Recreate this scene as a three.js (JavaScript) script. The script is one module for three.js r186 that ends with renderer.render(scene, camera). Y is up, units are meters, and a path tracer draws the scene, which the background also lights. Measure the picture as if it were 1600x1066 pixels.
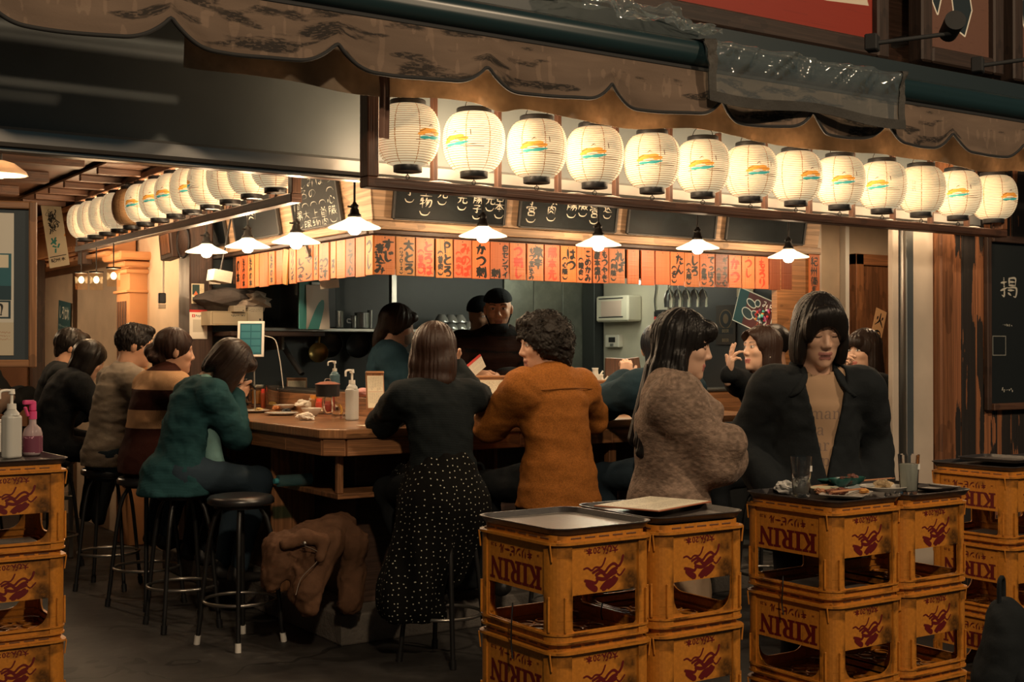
import * as THREE from 'three';
import { mergeGeometries } from 'three/addons/utils/BufferGeometryUtils.js';
import { ImprovedNoise } from 'three/addons/math/ImprovedNoise.js';

// ---------- camera, night air, unseen street lamps, exposure ----------
// The shop front runs along +x, the shop lies towards -z, y is up. F is the focal length in pixels of a 1600 x 1066 frame.
const F = 2000, EYE = 1.44, FWD = new THREE.Vector3(0.5547, 0.007, -0.83205).normalize();
const scene = new THREE.Scene();
const camera = new THREE.PerspectiveCamera(2 * Math.atan(533 / F) * 180 / Math.PI, 1600 / 1066, 0.05, 120);
camera.position.set(0, EYE, 0);
camera.lookAt(camera.position.clone().add(FWD));
camera.updateMatrixWorld(true);
const renderer = new THREE.WebGLRenderer({ antialias: true });
renderer.toneMapping = THREE.LinearToneMapping;
renderer.toneMappingExposure = 1.08;
renderer.shadowMap.enabled = true;
scene.background = new THREE.Color().setRGB(0.011, 0.024, 0.028);
const WARM = new THREE.Color().setRGB(1, 0.71, 0.43), LANTERN_LIGHT = 0.5, PENDANT_LIGHT = 0.72;
const RIGHT = new THREE.Vector3(1, 0, 0).applyQuaternion(camera.quaternion), UPV = new THREE.Vector3(0, 1, 0).applyQuaternion(camera.quaternion);

// ---------- helpers ----------
const V3 = (x, y, z) => new THREE.Vector3(x, y, z);
const W = (u, y, v) => V3(u, y, -v);                      // u along the front, v into the shop
function at(px, py, plane) {                              // a pixel and the plane {U} / {V} / {Y} it lies on
  const d = FWD.clone().addScaledVector(RIGHT, (px - 800) / F).addScaledVector(UPV, -(py - 533) / F), o = camera.position;
  const k = 'U' in plane ? (plane.U - o.x) / d.x : 'V' in plane ? (-plane.V - o.z) / d.z : (plane.Y - o.y) / d.y;
  return o.clone().addScaledVector(d, k);
}
const ORD = 'first second third fourth fifth sixth seventh eighth ninth tenth eleventh twelfth thirteenth fourteenth fifteenth sixteenth seventeenth eighteenth nineteenth twentieth twenty-first twenty-second twenty-third twenty-fourth twenty-fifth twenty-sixth'.split(' ');
let seedN = 7;
const rnd = () => { seedN = (seedN * 1664525 + 1013904223) >>> 0; return seedN / 4294967296; };
const rr = (a, b) => a + (b - a) * rnd();
const PN = new ImprovedNoise();
const fbm3 = (x, y, z) => PN.noise(x, y, z) + 0.5 * PN.noise(x * 2.03 + 7, y * 2.03, z * 2.03) + 0.25 * PN.noise(x * 4.1, y * 4.1 + 3, z * 4.1);
const used = {};
const numbered = (n) => { used[n] = (used[n] ?? -1) + 1; return used[n] ? n + '_' + String(used[n]).padStart(3, '0') : n; };
const shade = (m) => { m.castShadow = m.receiveShadow = true; return m; };
function tag(o, label, category, group) { o.userData.label = label; o.userData.category = category; if (group) o.userData.group = group; return o; }
function thing(name, label, category, pos, yaw = 0, group) {
  const o = new THREE.Group(); o.name = numbered(name); scene.add(o);
  if (pos) o.position.copy(pos);
  o.rotation.y = yaw;
  return tag(o, label, category, group);
}
function part(parent, name, geo, mat, label) {
  const m = shade(new THREE.Mesh(geo, mat)); m.name = name; parent.add(m);
  if (label) m.userData.label = label;
  return m;
}
function solo(name, geo, mat, label, category, group) { const m = shade(new THREE.Mesh(geo, mat)); m.name = numbered(name); scene.add(m); return tag(m, label, category, group); }
function struct(name, geo, mat) { const m = shade(new THREE.Mesh(geo, mat)); m.name = numbered(name); m.userData.kind = 'structure'; scene.add(m); return m; }
function structLabel(m, label) { m.userData.label = label; return m; }
function copyOf(root, label, pos, yaw = 0, group) {
  const r = root.clone(); r.name = numbered(root.name.replace(/_\d+$/, '')); scene.add(r);
  if (pos) r.position.copy(pos);
  r.rotation.y = yaw; r.userData = { ...root.userData, label }; if (group) r.userData.group = group;
  return r;
}

// geometry: all plain, with uv in metres (u along the longest axis)
function uvm(g, along) {
  g = g.index ? g.toNonIndexed() : g;
  const p = g.attributes.position, n = g.attributes.normal, uv = new Float32Array(p.count * 2);
  g.computeBoundingBox();
  const s = g.boundingBox.getSize(V3()), ax = along ?? (s.x >= s.y && s.x >= s.z ? 0 : s.y >= s.z ? 1 : 2);
  for (let i = 0; i < p.count; i += 3) {
    let nx = 0, ny = 0, nz = 0;
    for (let k = 0; k < 3; k++) { nx += n.getX(i + k); ny += n.getY(i + k); nz += n.getZ(i + k); }
    nx = Math.abs(nx); ny = Math.abs(ny); nz = Math.abs(nz);
    const drop = nx >= ny && nx >= nz ? 0 : ny >= nz ? 1 : 2;
    let a = ax, b;
    if (drop === ax) { a = (ax + 1) % 3; b = (ax + 2) % 3; } else b = 3 - ax - drop;
    for (let k = 0; k < 3; k++) { uv[(i + k) * 2] = p.getComponent(i + k, a); uv[(i + k) * 2 + 1] = p.getComponent(i + k, b); }
  }
  g.setAttribute('uv', new THREE.BufferAttribute(uv, 2));
  return g;
}
function cb(w, h, d, c = 0.004) {                         // a box with chamfered edges, 44 triangles
  const X = w / 2, Y = h / 2, Z = d / 2; c = Math.min(c, X * 0.45, Y * 0.45, Z * 0.45);
  const pos = [], nor = [];
  const tri = (a, b, e) => {
    const n = b.clone().sub(a).cross(e.clone().sub(a)).normalize(), m = a.clone().add(b).add(e);
    const l = n.dot(m) < 0 ? [a, e, b] : [a, b, e]; if (n.dot(m) < 0) n.negate();
    for (const q of l) { pos.push(q.x, q.y, q.z); nor.push(n.x, n.y, n.z); }
  };
  const quad = (a, b, e, f) => { tri(a, b, e); tri(a, e, f); };
  const S = [X, Y, Z], pt = (ax, s, t) => { const q = [0, 0, 0]; for (let k = 0; k < 3; k++) q[k] = k === ax ? s[k] * S[k] : s[k] * (S[k] - c); return V3(...q); };
  for (let ax = 0; ax < 3; ax++) for (const sg of [-1, 1]) {
    const b = (ax + 1) % 3, e = (ax + 2) % 3, mk = (i, j) => { const s = [0, 0, 0]; s[ax] = sg; s[b] = i; s[e] = j; return pt(ax, s); };
    quad(mk(-1, -1), mk(1, -1), mk(1, 1), mk(-1, 1));
  }
  for (let ax = 0; ax < 3; ax++) { const b = (ax + 1) % 3, e = (ax + 2) % 3;
    for (const i of [-1, 1]) for (const j of [-1, 1]) {
      const mk = (f, k) => { const s = [0, 0, 0]; s[ax] = k; s[b] = i; s[e] = j; return pt(f, s); };
      quad(mk(b, -1), mk(e, -1), mk(e, 1), mk(b, 1));
    } }
  for (const i of [-1, 1]) for (const j of [-1, 1]) for (const k of [-1, 1]) tri(pt(0, [i, j, k]), pt(1, [i, j, k]), pt(2, [i, j, k]));
  const g = new THREE.BufferGeometry();
  g.setAttribute('position', new THREE.Float32BufferAttribute(pos, 3)); g.setAttribute('normal', new THREE.Float32BufferAttribute(nor, 3));
  return uvm(g);
}
const mv = (g, x, y, z) => g.translate(x, y, z);
// box by bounds, u0..u1, y0..y1, v0..v1
const bx = (u0, u1, y0, y1, v0, v1, c = 0.004) => mv(cb(u1 - u0, y1 - y0, v1 - v0, c), (u0 + u1) / 2, (y0 + y1) / 2, -(v0 + v1) / 2);
const clean = (g) => { g = g.index ? g.toNonIndexed() : g; for (const k of Object.keys(g.attributes)) if (!['position', 'normal', 'uv', 'color'].includes(k)) g.deleteAttribute(k); return g; };
const merge = (l) => mergeGeometries(l.map(clean));
const cyl = (r0, r1, h, seg = 20, open = false) => clean(new THREE.CylinderGeometry(r0, r1, h, seg, 1, open));
const lathe = (pts, seg = 32) => clean(new THREE.LatheGeometry(pts.map(([x, y]) => new THREE.Vector2(x, y)), seg));
const ball = (r, sx = 1, sy = 1, sz = 1, n = 16) => clean(new THREE.SphereGeometry(r, n, Math.max(6, n * 0.6 | 0)).scale(sx, sy, sz));
const curve = (pts, closed = false) => new THREE.CatmullRomCurve3(pts, closed, 'centripetal');
const tube = (pts, r, seg = 24, rad = 8, closed = false) => clean(new THREE.TubeGeometry(curve(pts, closed), seg, r, rad, closed));
const rod = (a, b, r, rad = 10, r2 = r) => {
  const d = b.clone().sub(a), g = cyl(r2, r, d.length(), rad);
  return g.applyQuaternion(new THREE.Quaternion().setFromUnitVectors(V3(0, 1, 0), d.normalize())).translate((a.x + b.x) / 2, (a.y + b.y) / 2, (a.z + b.z) / 2);
};
const shape2 = (pts) => { const s = new THREE.Shape(); pts.forEach(([x, y], i) => (i ? s.lineTo(x, y) : s.moveTo(x, y))); return s; };
const ext = (s, depth, bevel = 0, seg = 1, cs = 12) => clean(new THREE.ExtrudeGeometry(s, { depth, bevelEnabled: bevel > 0, bevelThickness: bevel, bevelSize: bevel, bevelOffset: -bevel, bevelSegments: seg, curveSegments: cs }));
const rrect = (w, h, r) => { const s = new THREE.Shape(), x = w / 2, y = h / 2; s.moveTo(-x + r, -y); s.lineTo(x - r, -y); s.absarc(x - r, -y + r, r, -Math.PI / 2, 0); s.lineTo(x, y - r); s.absarc(x - r, y - r, r, 0, Math.PI / 2); s.lineTo(-x + r, y); s.absarc(-x + r, y - r, r, Math.PI / 2, Math.PI); s.lineTo(-x, -y + r); s.absarc(-x + r, -y + r, r, Math.PI, 1.5 * Math.PI); return s; };
// a flat card with thickness whose front (+z) shows rect [x, y, w, h] (pixels) of an atlas
function card(w, h, rect, size, t = 0.004) {
  const g = cb(w, h, t, Math.min(0.001, t / 3)), p = g.attributes.position, uv = g.attributes.uv, [rx, ry, rw, rh] = rect;
  for (let i = 0; i < p.count; i++) {
    const fx = Math.min(0.995, Math.max(0.005, p.getX(i) / w + 0.5)), fy = Math.min(0.995, Math.max(0.005, p.getY(i) / h + 0.5));
    uv.setXY(i, (rx + fx * rw) / size[0], 1 - (ry + (1 - fy) * rh) / size[1]);
  }
  return g;
}
// sheet from a function (s, t) -> point, with thickness th along its normals
function sheet(f, ns, nt, th = 0.002, uvs = [1, 1]) {
  const P = [], N = [], U = [], idx = [], row = nt + 1, e = 1e-3;
  for (let i = 0; i <= ns; i++) for (let j = 0; j <= nt; j++) {
    const s = i / ns, t = j / nt, p = f(s, t), a = f(Math.min(1, s + e), t).sub(f(Math.max(0, s - e), t)), b = f(s, Math.min(1, t + e)).sub(f(s, Math.max(0, t - e))), n = a.cross(b).normalize();
    P.push(p); N.push(n); U.push([s * uvs[0], t * uvs[1]]);
  }
  const pos = [], nor = [], uv = [], k = P.length;
  for (const sg of [1, -1]) P.forEach((p, i) => { const n = N[i]; pos.push(p.x + n.x * sg * th / 2, p.y + n.y * sg * th / 2, p.z + n.z * sg * th / 2); nor.push(n.x * sg, n.y * sg, n.z * sg); uv.push(...U[i]); });
  for (let i = 0; i < ns; i++) for (let j = 0; j < nt; j++) { const a = i * row + j, b = a + row; idx.push(a, b, b + 1, a, b + 1, a + 1, k + a, k + b + 1, k + b, k + a, k + a + 1, k + b + 1); }
  const edge = (a, b) => idx.push(a, b, k + b, a, k + b, k + a);
  for (let i = 0; i < ns; i++) { edge(i * row + row, i * row); edge(i * row + nt, (i + 1) * row + nt); }
  for (let j = 0; j < nt; j++) { edge(j, j + 1); edge(ns * row + j + 1, ns * row + j); }
  const g = new THREE.BufferGeometry();
  g.setAttribute('position', new THREE.Float32BufferAttribute(pos, 3)); g.setAttribute('normal', new THREE.Float32BufferAttribute(nor, 3)); g.setAttribute('uv', new THREE.Float32BufferAttribute(uv, 2)); g.setIndex(idx);
  return clean(g);
}
function bulbLight(parent, pos, color, cd, radius = 1) {
  const l = new THREE.PointLight(color, cd); l.position.copy(pos); l.castShadow = true; l.shadow.radius = radius; parent.add(l); return l;
}

// ---------- computed textures ----------
const hash2 = (x, y, s) => { let h = Math.imul(x, 374761393) + Math.imul(y, 668265263) + Math.imul(s, 69069) | 0; h = Math.imul(h ^ (h >>> 13), 1274126177); return ((h ^ (h >>> 16)) >>> 0) / 4294967296; };
function vnoise(x, y, px, py, s) {                        // value noise that repeats after px, py cells
  const ix = Math.floor(x), iy = Math.floor(y), fx = x - ix, fy = y - iy, w = (i, p) => ((i % p) + p) % p, a = fx * fx * (3 - 2 * fx), b = fy * fy * (3 - 2 * fy);
  const h = (i, j) => hash2(w(ix + i, px), w(iy + j, py), s);
  return (h(0, 0) * (1 - a) + h(1, 0) * a) * (1 - b) + (h(0, 1) * (1 - a) + h(1, 1) * a) * b;
}
const vfbm = (u, v, px, py, s, oct = 4) => { let t = 0, a = 0.5, n = 0; for (let o = 0; o < oct; o++) { t += a * vnoise(u * px, v * py, px, py, s + o); n += a; a *= 0.5; px *= 2; py *= 2; } return t / n; };
function dtex(w, h, f, srgb = true, size = [1, 1]) {      // f(u, v) -> [r, g, b] in 0..1; size: metres that one repeat covers
  const d = new Uint8Array(w * h * 4);
  for (let j = 0; j < h; j++) for (let i = 0; i < w; i++) { const c = f(i / w, j / h), o = (j * w + i) * 4; for (let k = 0; k < 3; k++) d[o + k] = Math.max(0, Math.min(255, (c[k] ?? c[0]) * 255)); d[o + 3] = 255; }
  const t = new THREE.DataTexture(d, w, h); t.magFilter = THREE.LinearFilter; t.wrapS = t.wrapT = THREE.RepeatWrapping; t.repeat.set(1 / size[0], 1 / size[1]);
  if (srgb) t.colorSpace = THREE.SRGBColorSpace;
  t.needsUpdate = true; return t;
}
const g3 = (x) => [x, x, x];
const T = {
  wood: dtex(512, 256, (u, v) => { const w = v + 0.03 * vfbm(u, v, 2, 4, 3), ring = 0.5 + 0.5 * Math.sin((w * 14 + vfbm(u, v, 2, 8, 9) * 2.2) * 6.283), fine = vfbm(u, v, 6, 128, 5, 3); return g3(0.62 + 0.2 * ring * 0.6 + 0.26 * fine - 0.12 * (vfbm(u, v, 3, 3, 1) > 0.66)); }, true, [1.1, 0.5]),
  woodBump: dtex(256, 256, (u, v) => g3(vfbm(u, v, 6, 128, 5, 3)), false, [1.1, 0.5]),
  plaster: dtex(512, 512, (u, v) => g3(0.78 + 0.22 * vfbm(u, v, 6, 6, 11, 5)), true, [1.6, 1.6]),
  blot: dtex(512, 512, (u, v) => { const a = vfbm(u, v, 4, 4, 21, 5), b = vfbm(u, v, 40, 40, 31, 3); return g3(0.55 + 0.5 * a * (0.7 + 0.4 * b)); }, true, [0.9, 0.9]),
  floor: dtex(1024, 1024, (u, v) => { const a = vfbm(u, v, 5, 5, 41, 6), b = vfbm(u, v, 64, 64, 43, 3), s = vfbm(u, v, 9, 9, 47, 4); const crack = Math.abs(vfbm(u, v, 3, 3, 49, 5) - 0.5) < 0.006 ? 0.25 : 0; return g3(0.42 + 0.4 * a + 0.22 * (b - 0.5) + (s > 0.62 ? 0.16 * (s - 0.62) * 6 : 0) - crack); }, true, [3, 3]),
  grit: dtex(256, 256, (u, v) => g3(vfbm(u, v, 48, 48, 51, 3)), false, [0.5, 0.5]),
  knit: dtex(256, 256, (u, v) => g3(0.5 + 0.3 * Math.sin(u * 6.283 * 40 + Math.sin(v * 6.283 * 40) * 1.2) + 0.25 * (vfbm(u, v, 60, 60, 61, 2) - 0.5)), false, [0.16, 0.16]),
  cloth: dtex(256, 256, (u, v) => g3(0.5 + 0.22 * Math.sin(u * 6.283 * 64) * Math.sin(v * 6.283 * 64) + 0.5 * (vfbm(u, v, 32, 32, 63, 3) - 0.5)), false, [0.2, 0.2]),
  fur: dtex(256, 256, (u, v) => g3(vfbm(u, v, 26, 16, 71, 4)), false, [0.22, 0.22]),
  furColor: dtex(256, 256, (u, v) => g3(0.6 + 0.5 * vfbm(u, v, 22, 14, 71, 4)), true, [0.22, 0.22]),
  heather: dtex(256, 256, (u, v) => g3(0.72 + 0.4 * vfbm(u, v, 90, 90, 73, 2)), true, [0.25, 0.25]),
  stain: dtex(1024, 256, (u, v) => {   // aged awning cloth: black mould speckle in bands and runs with their own ragged outlines
    const m = vfbm(u, v, 14, 5, 81, 5), sp = vfbm(u, v, 160, 40, 83, 3), run = vfbm(u, v, 90, 2, 85, 2);
    let k = 0.74 + 0.22 * vfbm(u, v, 8, 4, 87, 4); if (m > 0.52) k -= Math.min(0.5, (m - 0.52) * 5) * (sp > 0.44 ? 1 : 0.35); if (run > 0.7) k += 0.1; return [k, k * 0.97, k * 0.93]; }, true, [2.4, 0.24]),
  peel: dtex(512, 512, (u, v) => { const p = vfbm(u, v, 26, 3, 91, 5) + 0.35 * (vfbm(u, v, 3, 3, 95, 3) - 0.5), g = vfbm(u, v, 120, 4, 93, 3); return p > 0.54 ? [0.42 + 0.3 * g, 0.27 + 0.2 * g, 0.18 + 0.12 * g] : [0.1 + 0.08 * g, 0.09 + 0.06 * g, 0.085 + 0.05 * g]; }, true, [1.2, 1.2]),
  crate: dtex(512, 512, (u, v) => { const d = vfbm(u, v, 5, 5, 101, 5), s = vfbm(u, v, 70, 70, 103, 3), sc = vfbm(u, v, 90, 4, 105, 3); const k = 0.86 + 0.14 * s - (d > 0.56 ? (d - 0.56) * 2.4 * (0.5 + s) : 0) - (sc > 0.74 ? 0.08 : 0); return [k, k * 0.98, k * 0.94]; }, true, [0.5, 0.5]),
};
function M(color, rough = 0.7, o = {}) {
  const { bump, bumpScale = 0.001, ...rest } = o, m = new THREE.MeshPhysicalMaterial({ roughness: rough, metalness: 0, ...rest });
  if (Array.isArray(color)) m.color.setRGB(...color); else m.color.set(color);
  if (bump) { m.bumpMap = bump; m.bumpScale = bumpScale; }
  return m;
}
const turned = (t) => { const c = t.clone(); c.rotation = Math.PI / 2; c.needsUpdate = true; return c; };

// ---------- hand-drawn brush glyphs: strokes divided by '/', each point is two digits x, two digits y (0..99, y down) ----------
const GL = {
  す: '1028 9028/5508 5560 4572 3565 4050 5550 5570 4598', じ: '3008 3070 4590 7080/6020 6832/7515 8328', み: '2018 5018 2080 1070 3050 9065/7540 6595', と: '3010 4045/8030 3055 2575 4090 8588',
  ろ: '2515 7515 2555 5045 8060 7588 4092', リ: '2510 2560/7508 7555 4595', ブ: '1518 7518 6560 3095/7805 8415/9002 9612', ロ: '2020 2085/2020 8020 8085/2085 8085', ー: '1050 9052', '｜': '5010 5092',
  ス: '2018 7518 4060 1590/5055 8590', か: '1035 6035 5585 4580/4008 1588/7025 9050', つ: '1035 6020 8845 6580 4088', セ: '1035 8830 6560/3508 3575 4588 8588', ン: '1520 3535/2085 6070 9025',
  マ: '1020 8820 5065/4045 6585', イ: '8008 4050 1060/5540 5595', も: '4508 4070 6090 8075 8055/2030 7030/2055 7055', こ: '2525 7522/2070 4585 8580', め: '3020 4580/6008 4570 2085 1060 4035 7535 9060 6592',
  は: '1510 1555 2090/4030 9030/7010 7075 5588 4578 6568 9085', や: '1045 7030 8545 6558/4010 5022/3025 5595', き: '2025 8020/1545 8540/4005 7060/3565 4590 7590', り: '3010 2540 3055/7008 7555 4595',
  れ: '3008 3095/1030 4028 1075 6025 6575 7588 9070', ば: '1510 1555 2090/4030 9030/6810 6875 5088 4078 6068 8585/8205 8815/9302 9912', た: '1025 6025/3508 1590/5545 8542/5570 6088 9085', し: '3008 3070 4590 8565',
  て: '1020 9015 5045 5075 8092', っ: '2550 6040 8058 6080 4085', ぽ: '1510 1555 2090/4020 9020/4045 9045/6820 6878 5090 4080 6070 8588/9208 9612 9206', う: '3510 6518/2540 6030 8050 6585 4095',
  ギ: '2030 7520/1555 8545/4008 6095/8005 8512/9202 9710', ャ: '2055 8045 7060/4035 5595', ラ: '2515 7515/1538 8038 6575 3095', キ: '2030 8022/1555 8848/4508 6095', ビ: '2510 2575 4088 8588/2550 7540/7505 8218/8802 9412',
  ル: '3015 3060 1090/6010 6088 9060', び: '1530 4025 2060 3085 5588 7065 7030 9060/8010 8518/9206 9714', ん: '4508 1090 3555 5070 6588 9065', の: '5020 4075 2585 1560 3030 7025 9055 6090', コ: '2020 8020 8085/1885 8285',
  大: '1035 9032/5008 4555 1092/5050 9092', 本: '1030 9030/5005 5095/4832 1075/5232 9075/3072 7072', 煮: '2018 7515/5005 5035/1035 9035/8010 2065/3545 3575/3545 7045 7075/3558 7058/3575 7075/1585 1095/4083 4293/6083 6593/8582 9292',
  込: '1510 2520/1040 2540 2575 1090/2580 5092 9590/5530 4072/5015 6050 8575', 首: '3005 4018/7005 6018/1025 9025/5025 4538/2540 2595/2540 7540 7595/2558 7558/2575 7575/2595 7595', 肉: '2025 2095/2025 8025 8092/5005 4530 3055/5030 7055/4560 3085/4862 7085',
  刺: '1020 6020/3505 3595/1535 1560/1535 5535 5560/1560 5560/3560 1085/3560 6085/7015 7065/9008 9090 8085', 白: '5005 4020/2025 2090/2025 8025 8090/2055 8055/2090 8090',
  激: '0815 1525/0840 1550/0890 2060/3505 3512/2515 2545/2515 5015 5045/2530 5030/2545 5045/2055 5555/3850 3060 2092/3568 5068 4590/6808 5540/6025 9525/8525 5595/6545 9592', 辛: '5003 5015/1520 8520/3025 3538/7025 6538/1040 9040/1560 8560/5040 5098',
  頭: '1012 4512/1525 1545/1525 4025 4045/1545 4045/1555 2070/4055 3570/1080 4875/5510 9510/7210 7022/5825 5878/5825 9025 9078/5842 9042/5860 9060/5878 9078/6582 5595/8282 9595', 心: '1545 1075/3525 3575 5088 7575/5015 6030/8035 9055',
  臓: '1015 1060 0590/1015 3015 3090/1035 3035/1055 3055/4022 9522/5510 5530/7510 7530/4540 9040/4540 4070 3595/6838 7570 9592/9050 6592/5050 5080/5055 6555/5080 6580', 盛: '2012 9010/2012 1055/2530 5030 5050 4048/6002 7035 9055/8525 6050/2065 2092/2065 8065 8092/4065 4092/6065 6092/0892 9592',
  肝: '1512 1560 0890/1512 4012 4092/1535 4035/1558 4058/5520 9020/5050 9550/7220 7298', 舌: '7505 2515/5012 5050/1035 9035/2555 2590/2555 7555 7590/2590 7590', 腸: '1512 1560 0890/1512 3812 3892/1535 3835/1558 3858/5508 5540/5508 8808 8840/5524 8824/5540 8840/4550 9550/5552 4575/5562 9262 8592/7065 5592',
  直: '1515 9015/5003 4530/3030 3078/3030 7530 7578/3046 7546/3062 7562/3078 7578/1535 1592 9292', 紀: '3005 1525 3530/4020 1545 4042/2842 2895/1560 1080/4060 4575/5515 9015 9045/5545 9045/5545 5580 6590 9585 9570', 州: '2010 2060 1090/5010 5092/8008 8095/1035 1050/3535 4048/6535 7048',
  備: '2505 0845/1835 1895/3515 9515/5005 5025/7505 7525/3530 9530/4530 3095/5045 5095/5045 9045 9095/5060 9060/5075 9075/7045 7095', 長: '3005 3050/3005 8005/3020 7520/3035 7535/1050 9550/3050 3090 5080/8055 6065/4555 9095', 炭: '5003 5025/1510 1525 8525 8510/1035 9035/3035 1085/4050 4062/8048 7060/5545 4080 2595/5570 9095',
  火: '2535 2055/7830 7050/5008 4560 1095/5050 9095', 用: '2512 2560 1095/2512 8512 8595 7592/2538 8538/2562 8562/5512 5595', 上: '5008 5088/5042 8542/0890 9590', 物: '2010 1040/1535 4030/2808 2895/0865 4550/6008 5045/5528 9528 9080 8090/7030 5565/8330 5585',
  元: '2515 7515/1038 9038/3538 3070 1092/6038 6085 7590 9585 9570', 子: '2015 7515 5040/5040 5090 3585/1050 9050', 宮: '5003 5012/1030 1018 9018 8530/3030 3052/3030 7030 7052/3052 7052/5052 4862/2565 2595/2565 7565 7595/2595 7595', 掲: '1030 4025/2508 2590 1585/0865 4550/5508 5540/5508 9008 9040/5524 9024/5540 9040/5052 9552 9092 8090/5062 8262/5075 6585',
  部: '3003 3012/1015 5515/2020 2535/4520 4035/0838 5838/1550 1590/1550 5050 5090/1590 5090/6508 6598/6508 9008 7540 9065 7080', 済: '0815 1525/0840 1550/0890 2060/6003 6015/3018 9518/8020 6045 3558/4520 6545 9558/4562 3595/8562 8595/4572 8572',
  '(': '1070 2545 5038 7545 9070', ')': '1030 2555 5062 7555 9030', P: '3090 3010 6010 7525 6045 3045', ろs: '',
};
function glyph(g, ch, x, y, s, w, sx = 1) {              // one character in a box s wide with its corner at x, y
  const def = GL[ch];
  if (def === undefined) { g.save(); g.font = `bold ${s}px sans-serif`; g.fillText(ch, x + s * 0.15, y + s * 0.85); g.restore(); return; }
  for (const st of def.split('/')) {
    const p = st.split(' ').filter(Boolean).map((q) => [x + (+q.slice(0, 2) / 100) * s * sx, y + (+q.slice(2) / 100) * s]);
    if (p.length < 2) continue;
    const c = curve(p.map(([a, b]) => V3(a, b, 0))), n = Math.max(8, p.length * 7);
    for (let i = 0; i <= n; i++) { const k = i / n, q = c.getPoint(k), r = w * (0.62 + 0.5 * Math.sin(Math.min(1, k * 1.25) * Math.PI * 0.9) - 0.32 * k); g.beginPath(); g.arc(q.x, q.y, Math.max(0.3, r), 0, 7); g.fill(); }
  }
}
function vtext(g, str, x, y, s, color, w = s * 0.06, step = 1) { g.fillStyle = color; [...str].forEach((ch, i) => glyph(g, ch, x, y + i * s * step, s, w)); }
function htext(g, str, x, y, s, color, w = s * 0.06, step = 1) { g.fillStyle = color; [...str].forEach((ch, i) => glyph(g, ch, x + i * s * step, y, s, w)); }
function canvasTex(w, h, draw) { const c = document.createElement('canvas'); c.width = w; c.height = h; const g = c.getContext('2d'); draw(g, c); const t = new THREE.CanvasTexture(c); t.colorSpace = THREE.SRGBColorSpace; t.magFilter = THREE.LinearFilter; return t; }
function scribble(g, x, y, w, h, rows, color, lw = 1.4) { g.strokeStyle = color; g.lineWidth = lw; for (let r = 0; r < rows; r++) { const yy = y + (r + 0.5) * h / rows; for (let k = x; k < x + w - 3; k += rr(4, 8)) { g.beginPath(); g.moveTo(k, yy + rr(-2, 2)); g.lineTo(k + rr(-1, 4), yy + rr(-h / rows * 0.35, h / rows * 0.35)); g.stroke(); } } }
function vscribble(g, x, y, w, h, cols, color, lw = 1.4) { g.strokeStyle = color; g.lineWidth = lw; for (let r = 0; r < cols; r++) { const xx = x + (r + 0.5) * w / cols, e = y + h * rr(0.7, 1); for (let k = y; k < e; k += rr(3.5, 6)) { g.beginPath(); g.moveTo(xx + rr(-2.5, 1), k); g.lineTo(xx + rr(0, 3.5), k + rr(-1, 3)); g.stroke(); } } }

// ---------- materials of the place ----------
const mat = {
  floor: M([0.085, 0.078, 0.072], 0.62, { map: T.floor, bump: T.floor, bumpScale: 0.004 }),
  panel: M([0.17, 0.19, 0.19], 0.42, { map: T.plaster }),
  rail: M([0.5, 0.48, 0.45], 0.3, { metalness: 0.85 }),
  cream: M([0.62, 0.47, 0.33], 0.75, { map: T.plaster }),
  creamPale: M([0.6, 0.5, 0.4], 0.6, { map: T.plaster }),
  orangeWall: M([0.62, 0.29, 0.12], 0.6, { map: T.plaster }),
  darkWood: M([0.085, 0.045, 0.03], 0.55, { map: T.wood, bump: T.woodBump }),
  brownWood: M([0.17, 0.08, 0.045], 0.5, { map: T.wood, bump: T.woodBump }),
  rackWood: M([0.13, 0.055, 0.03], 0.5, { map: T.wood, bump: T.woodBump }),
  doorWood: M([0.3, 0.12, 0.05], 0.45, { map: T.wood, bump: T.woodBump }),
  soffit: M([0.66, 0.42, 0.25], 0.6, { map: T.wood }),
  counter: M([0.52, 0.25, 0.11], 0.32, { map: T.wood, bump: T.woodBump, bumpScale: 0.0006, clearcoat: 0.4, clearcoatRoughness: 0.25 }),
  apron: M([0.4, 0.18, 0.075], 0.5, { map: T.wood, bump: T.woodBump }),
  concrete: M([0.17, 0.15, 0.13], 0.85, { map: T.blot, bump: T.grit, bumpScale: 0.003 }),
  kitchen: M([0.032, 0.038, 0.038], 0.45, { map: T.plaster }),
  steel: M([0.5, 0.5, 0.47], 0.32, { metalness: 0.9, map: T.plaster }),
  steelDull: M([0.34, 0.35, 0.31], 0.45, { metalness: 0.55, map: T.blot }),
  black: M([0.012, 0.012, 0.013], 0.4), blackMatte: M([0.014, 0.015, 0.016], 0.75), iron: M([0.03, 0.03, 0.03], 0.4, { metalness: 0.6 }),
  slate: M([0.018, 0.024, 0.028], 0.45), teal: M([0.05, 0.22, 0.21], 0.4),
  white: M([0.75, 0.72, 0.66], 0.4), whitePlastic: M([0.7, 0.68, 0.62], 0.35), ceramic: M([0.72, 0.68, 0.6], 0.2, { clearcoat: 0.5 }),
  tan: M([0.7, 0.54, 0.38], 1, { map: T.blot, transmission: 0.5 }),
  valance: M([0.21, 0.155, 0.12], 0.85, { map: T.stain, bump: T.cloth }),
  hem: M([0.02, 0.02, 0.02], 0.8), tealDark: M([0.012, 0.03, 0.035], 0.3),
  glass: M([1, 1, 1], 0.02, { transmission: 1, ior: 1.4, thickness: 0.01 }), clearSheet: M([0.94, 0.97, 0.96], 0.05, { transmission: 0.96, ior: 1.9 }),
  cable: M([0.02, 0.02, 0.02], 0.6), paleCable: M([0.6, 0.56, 0.5], 0.5),
};

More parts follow.
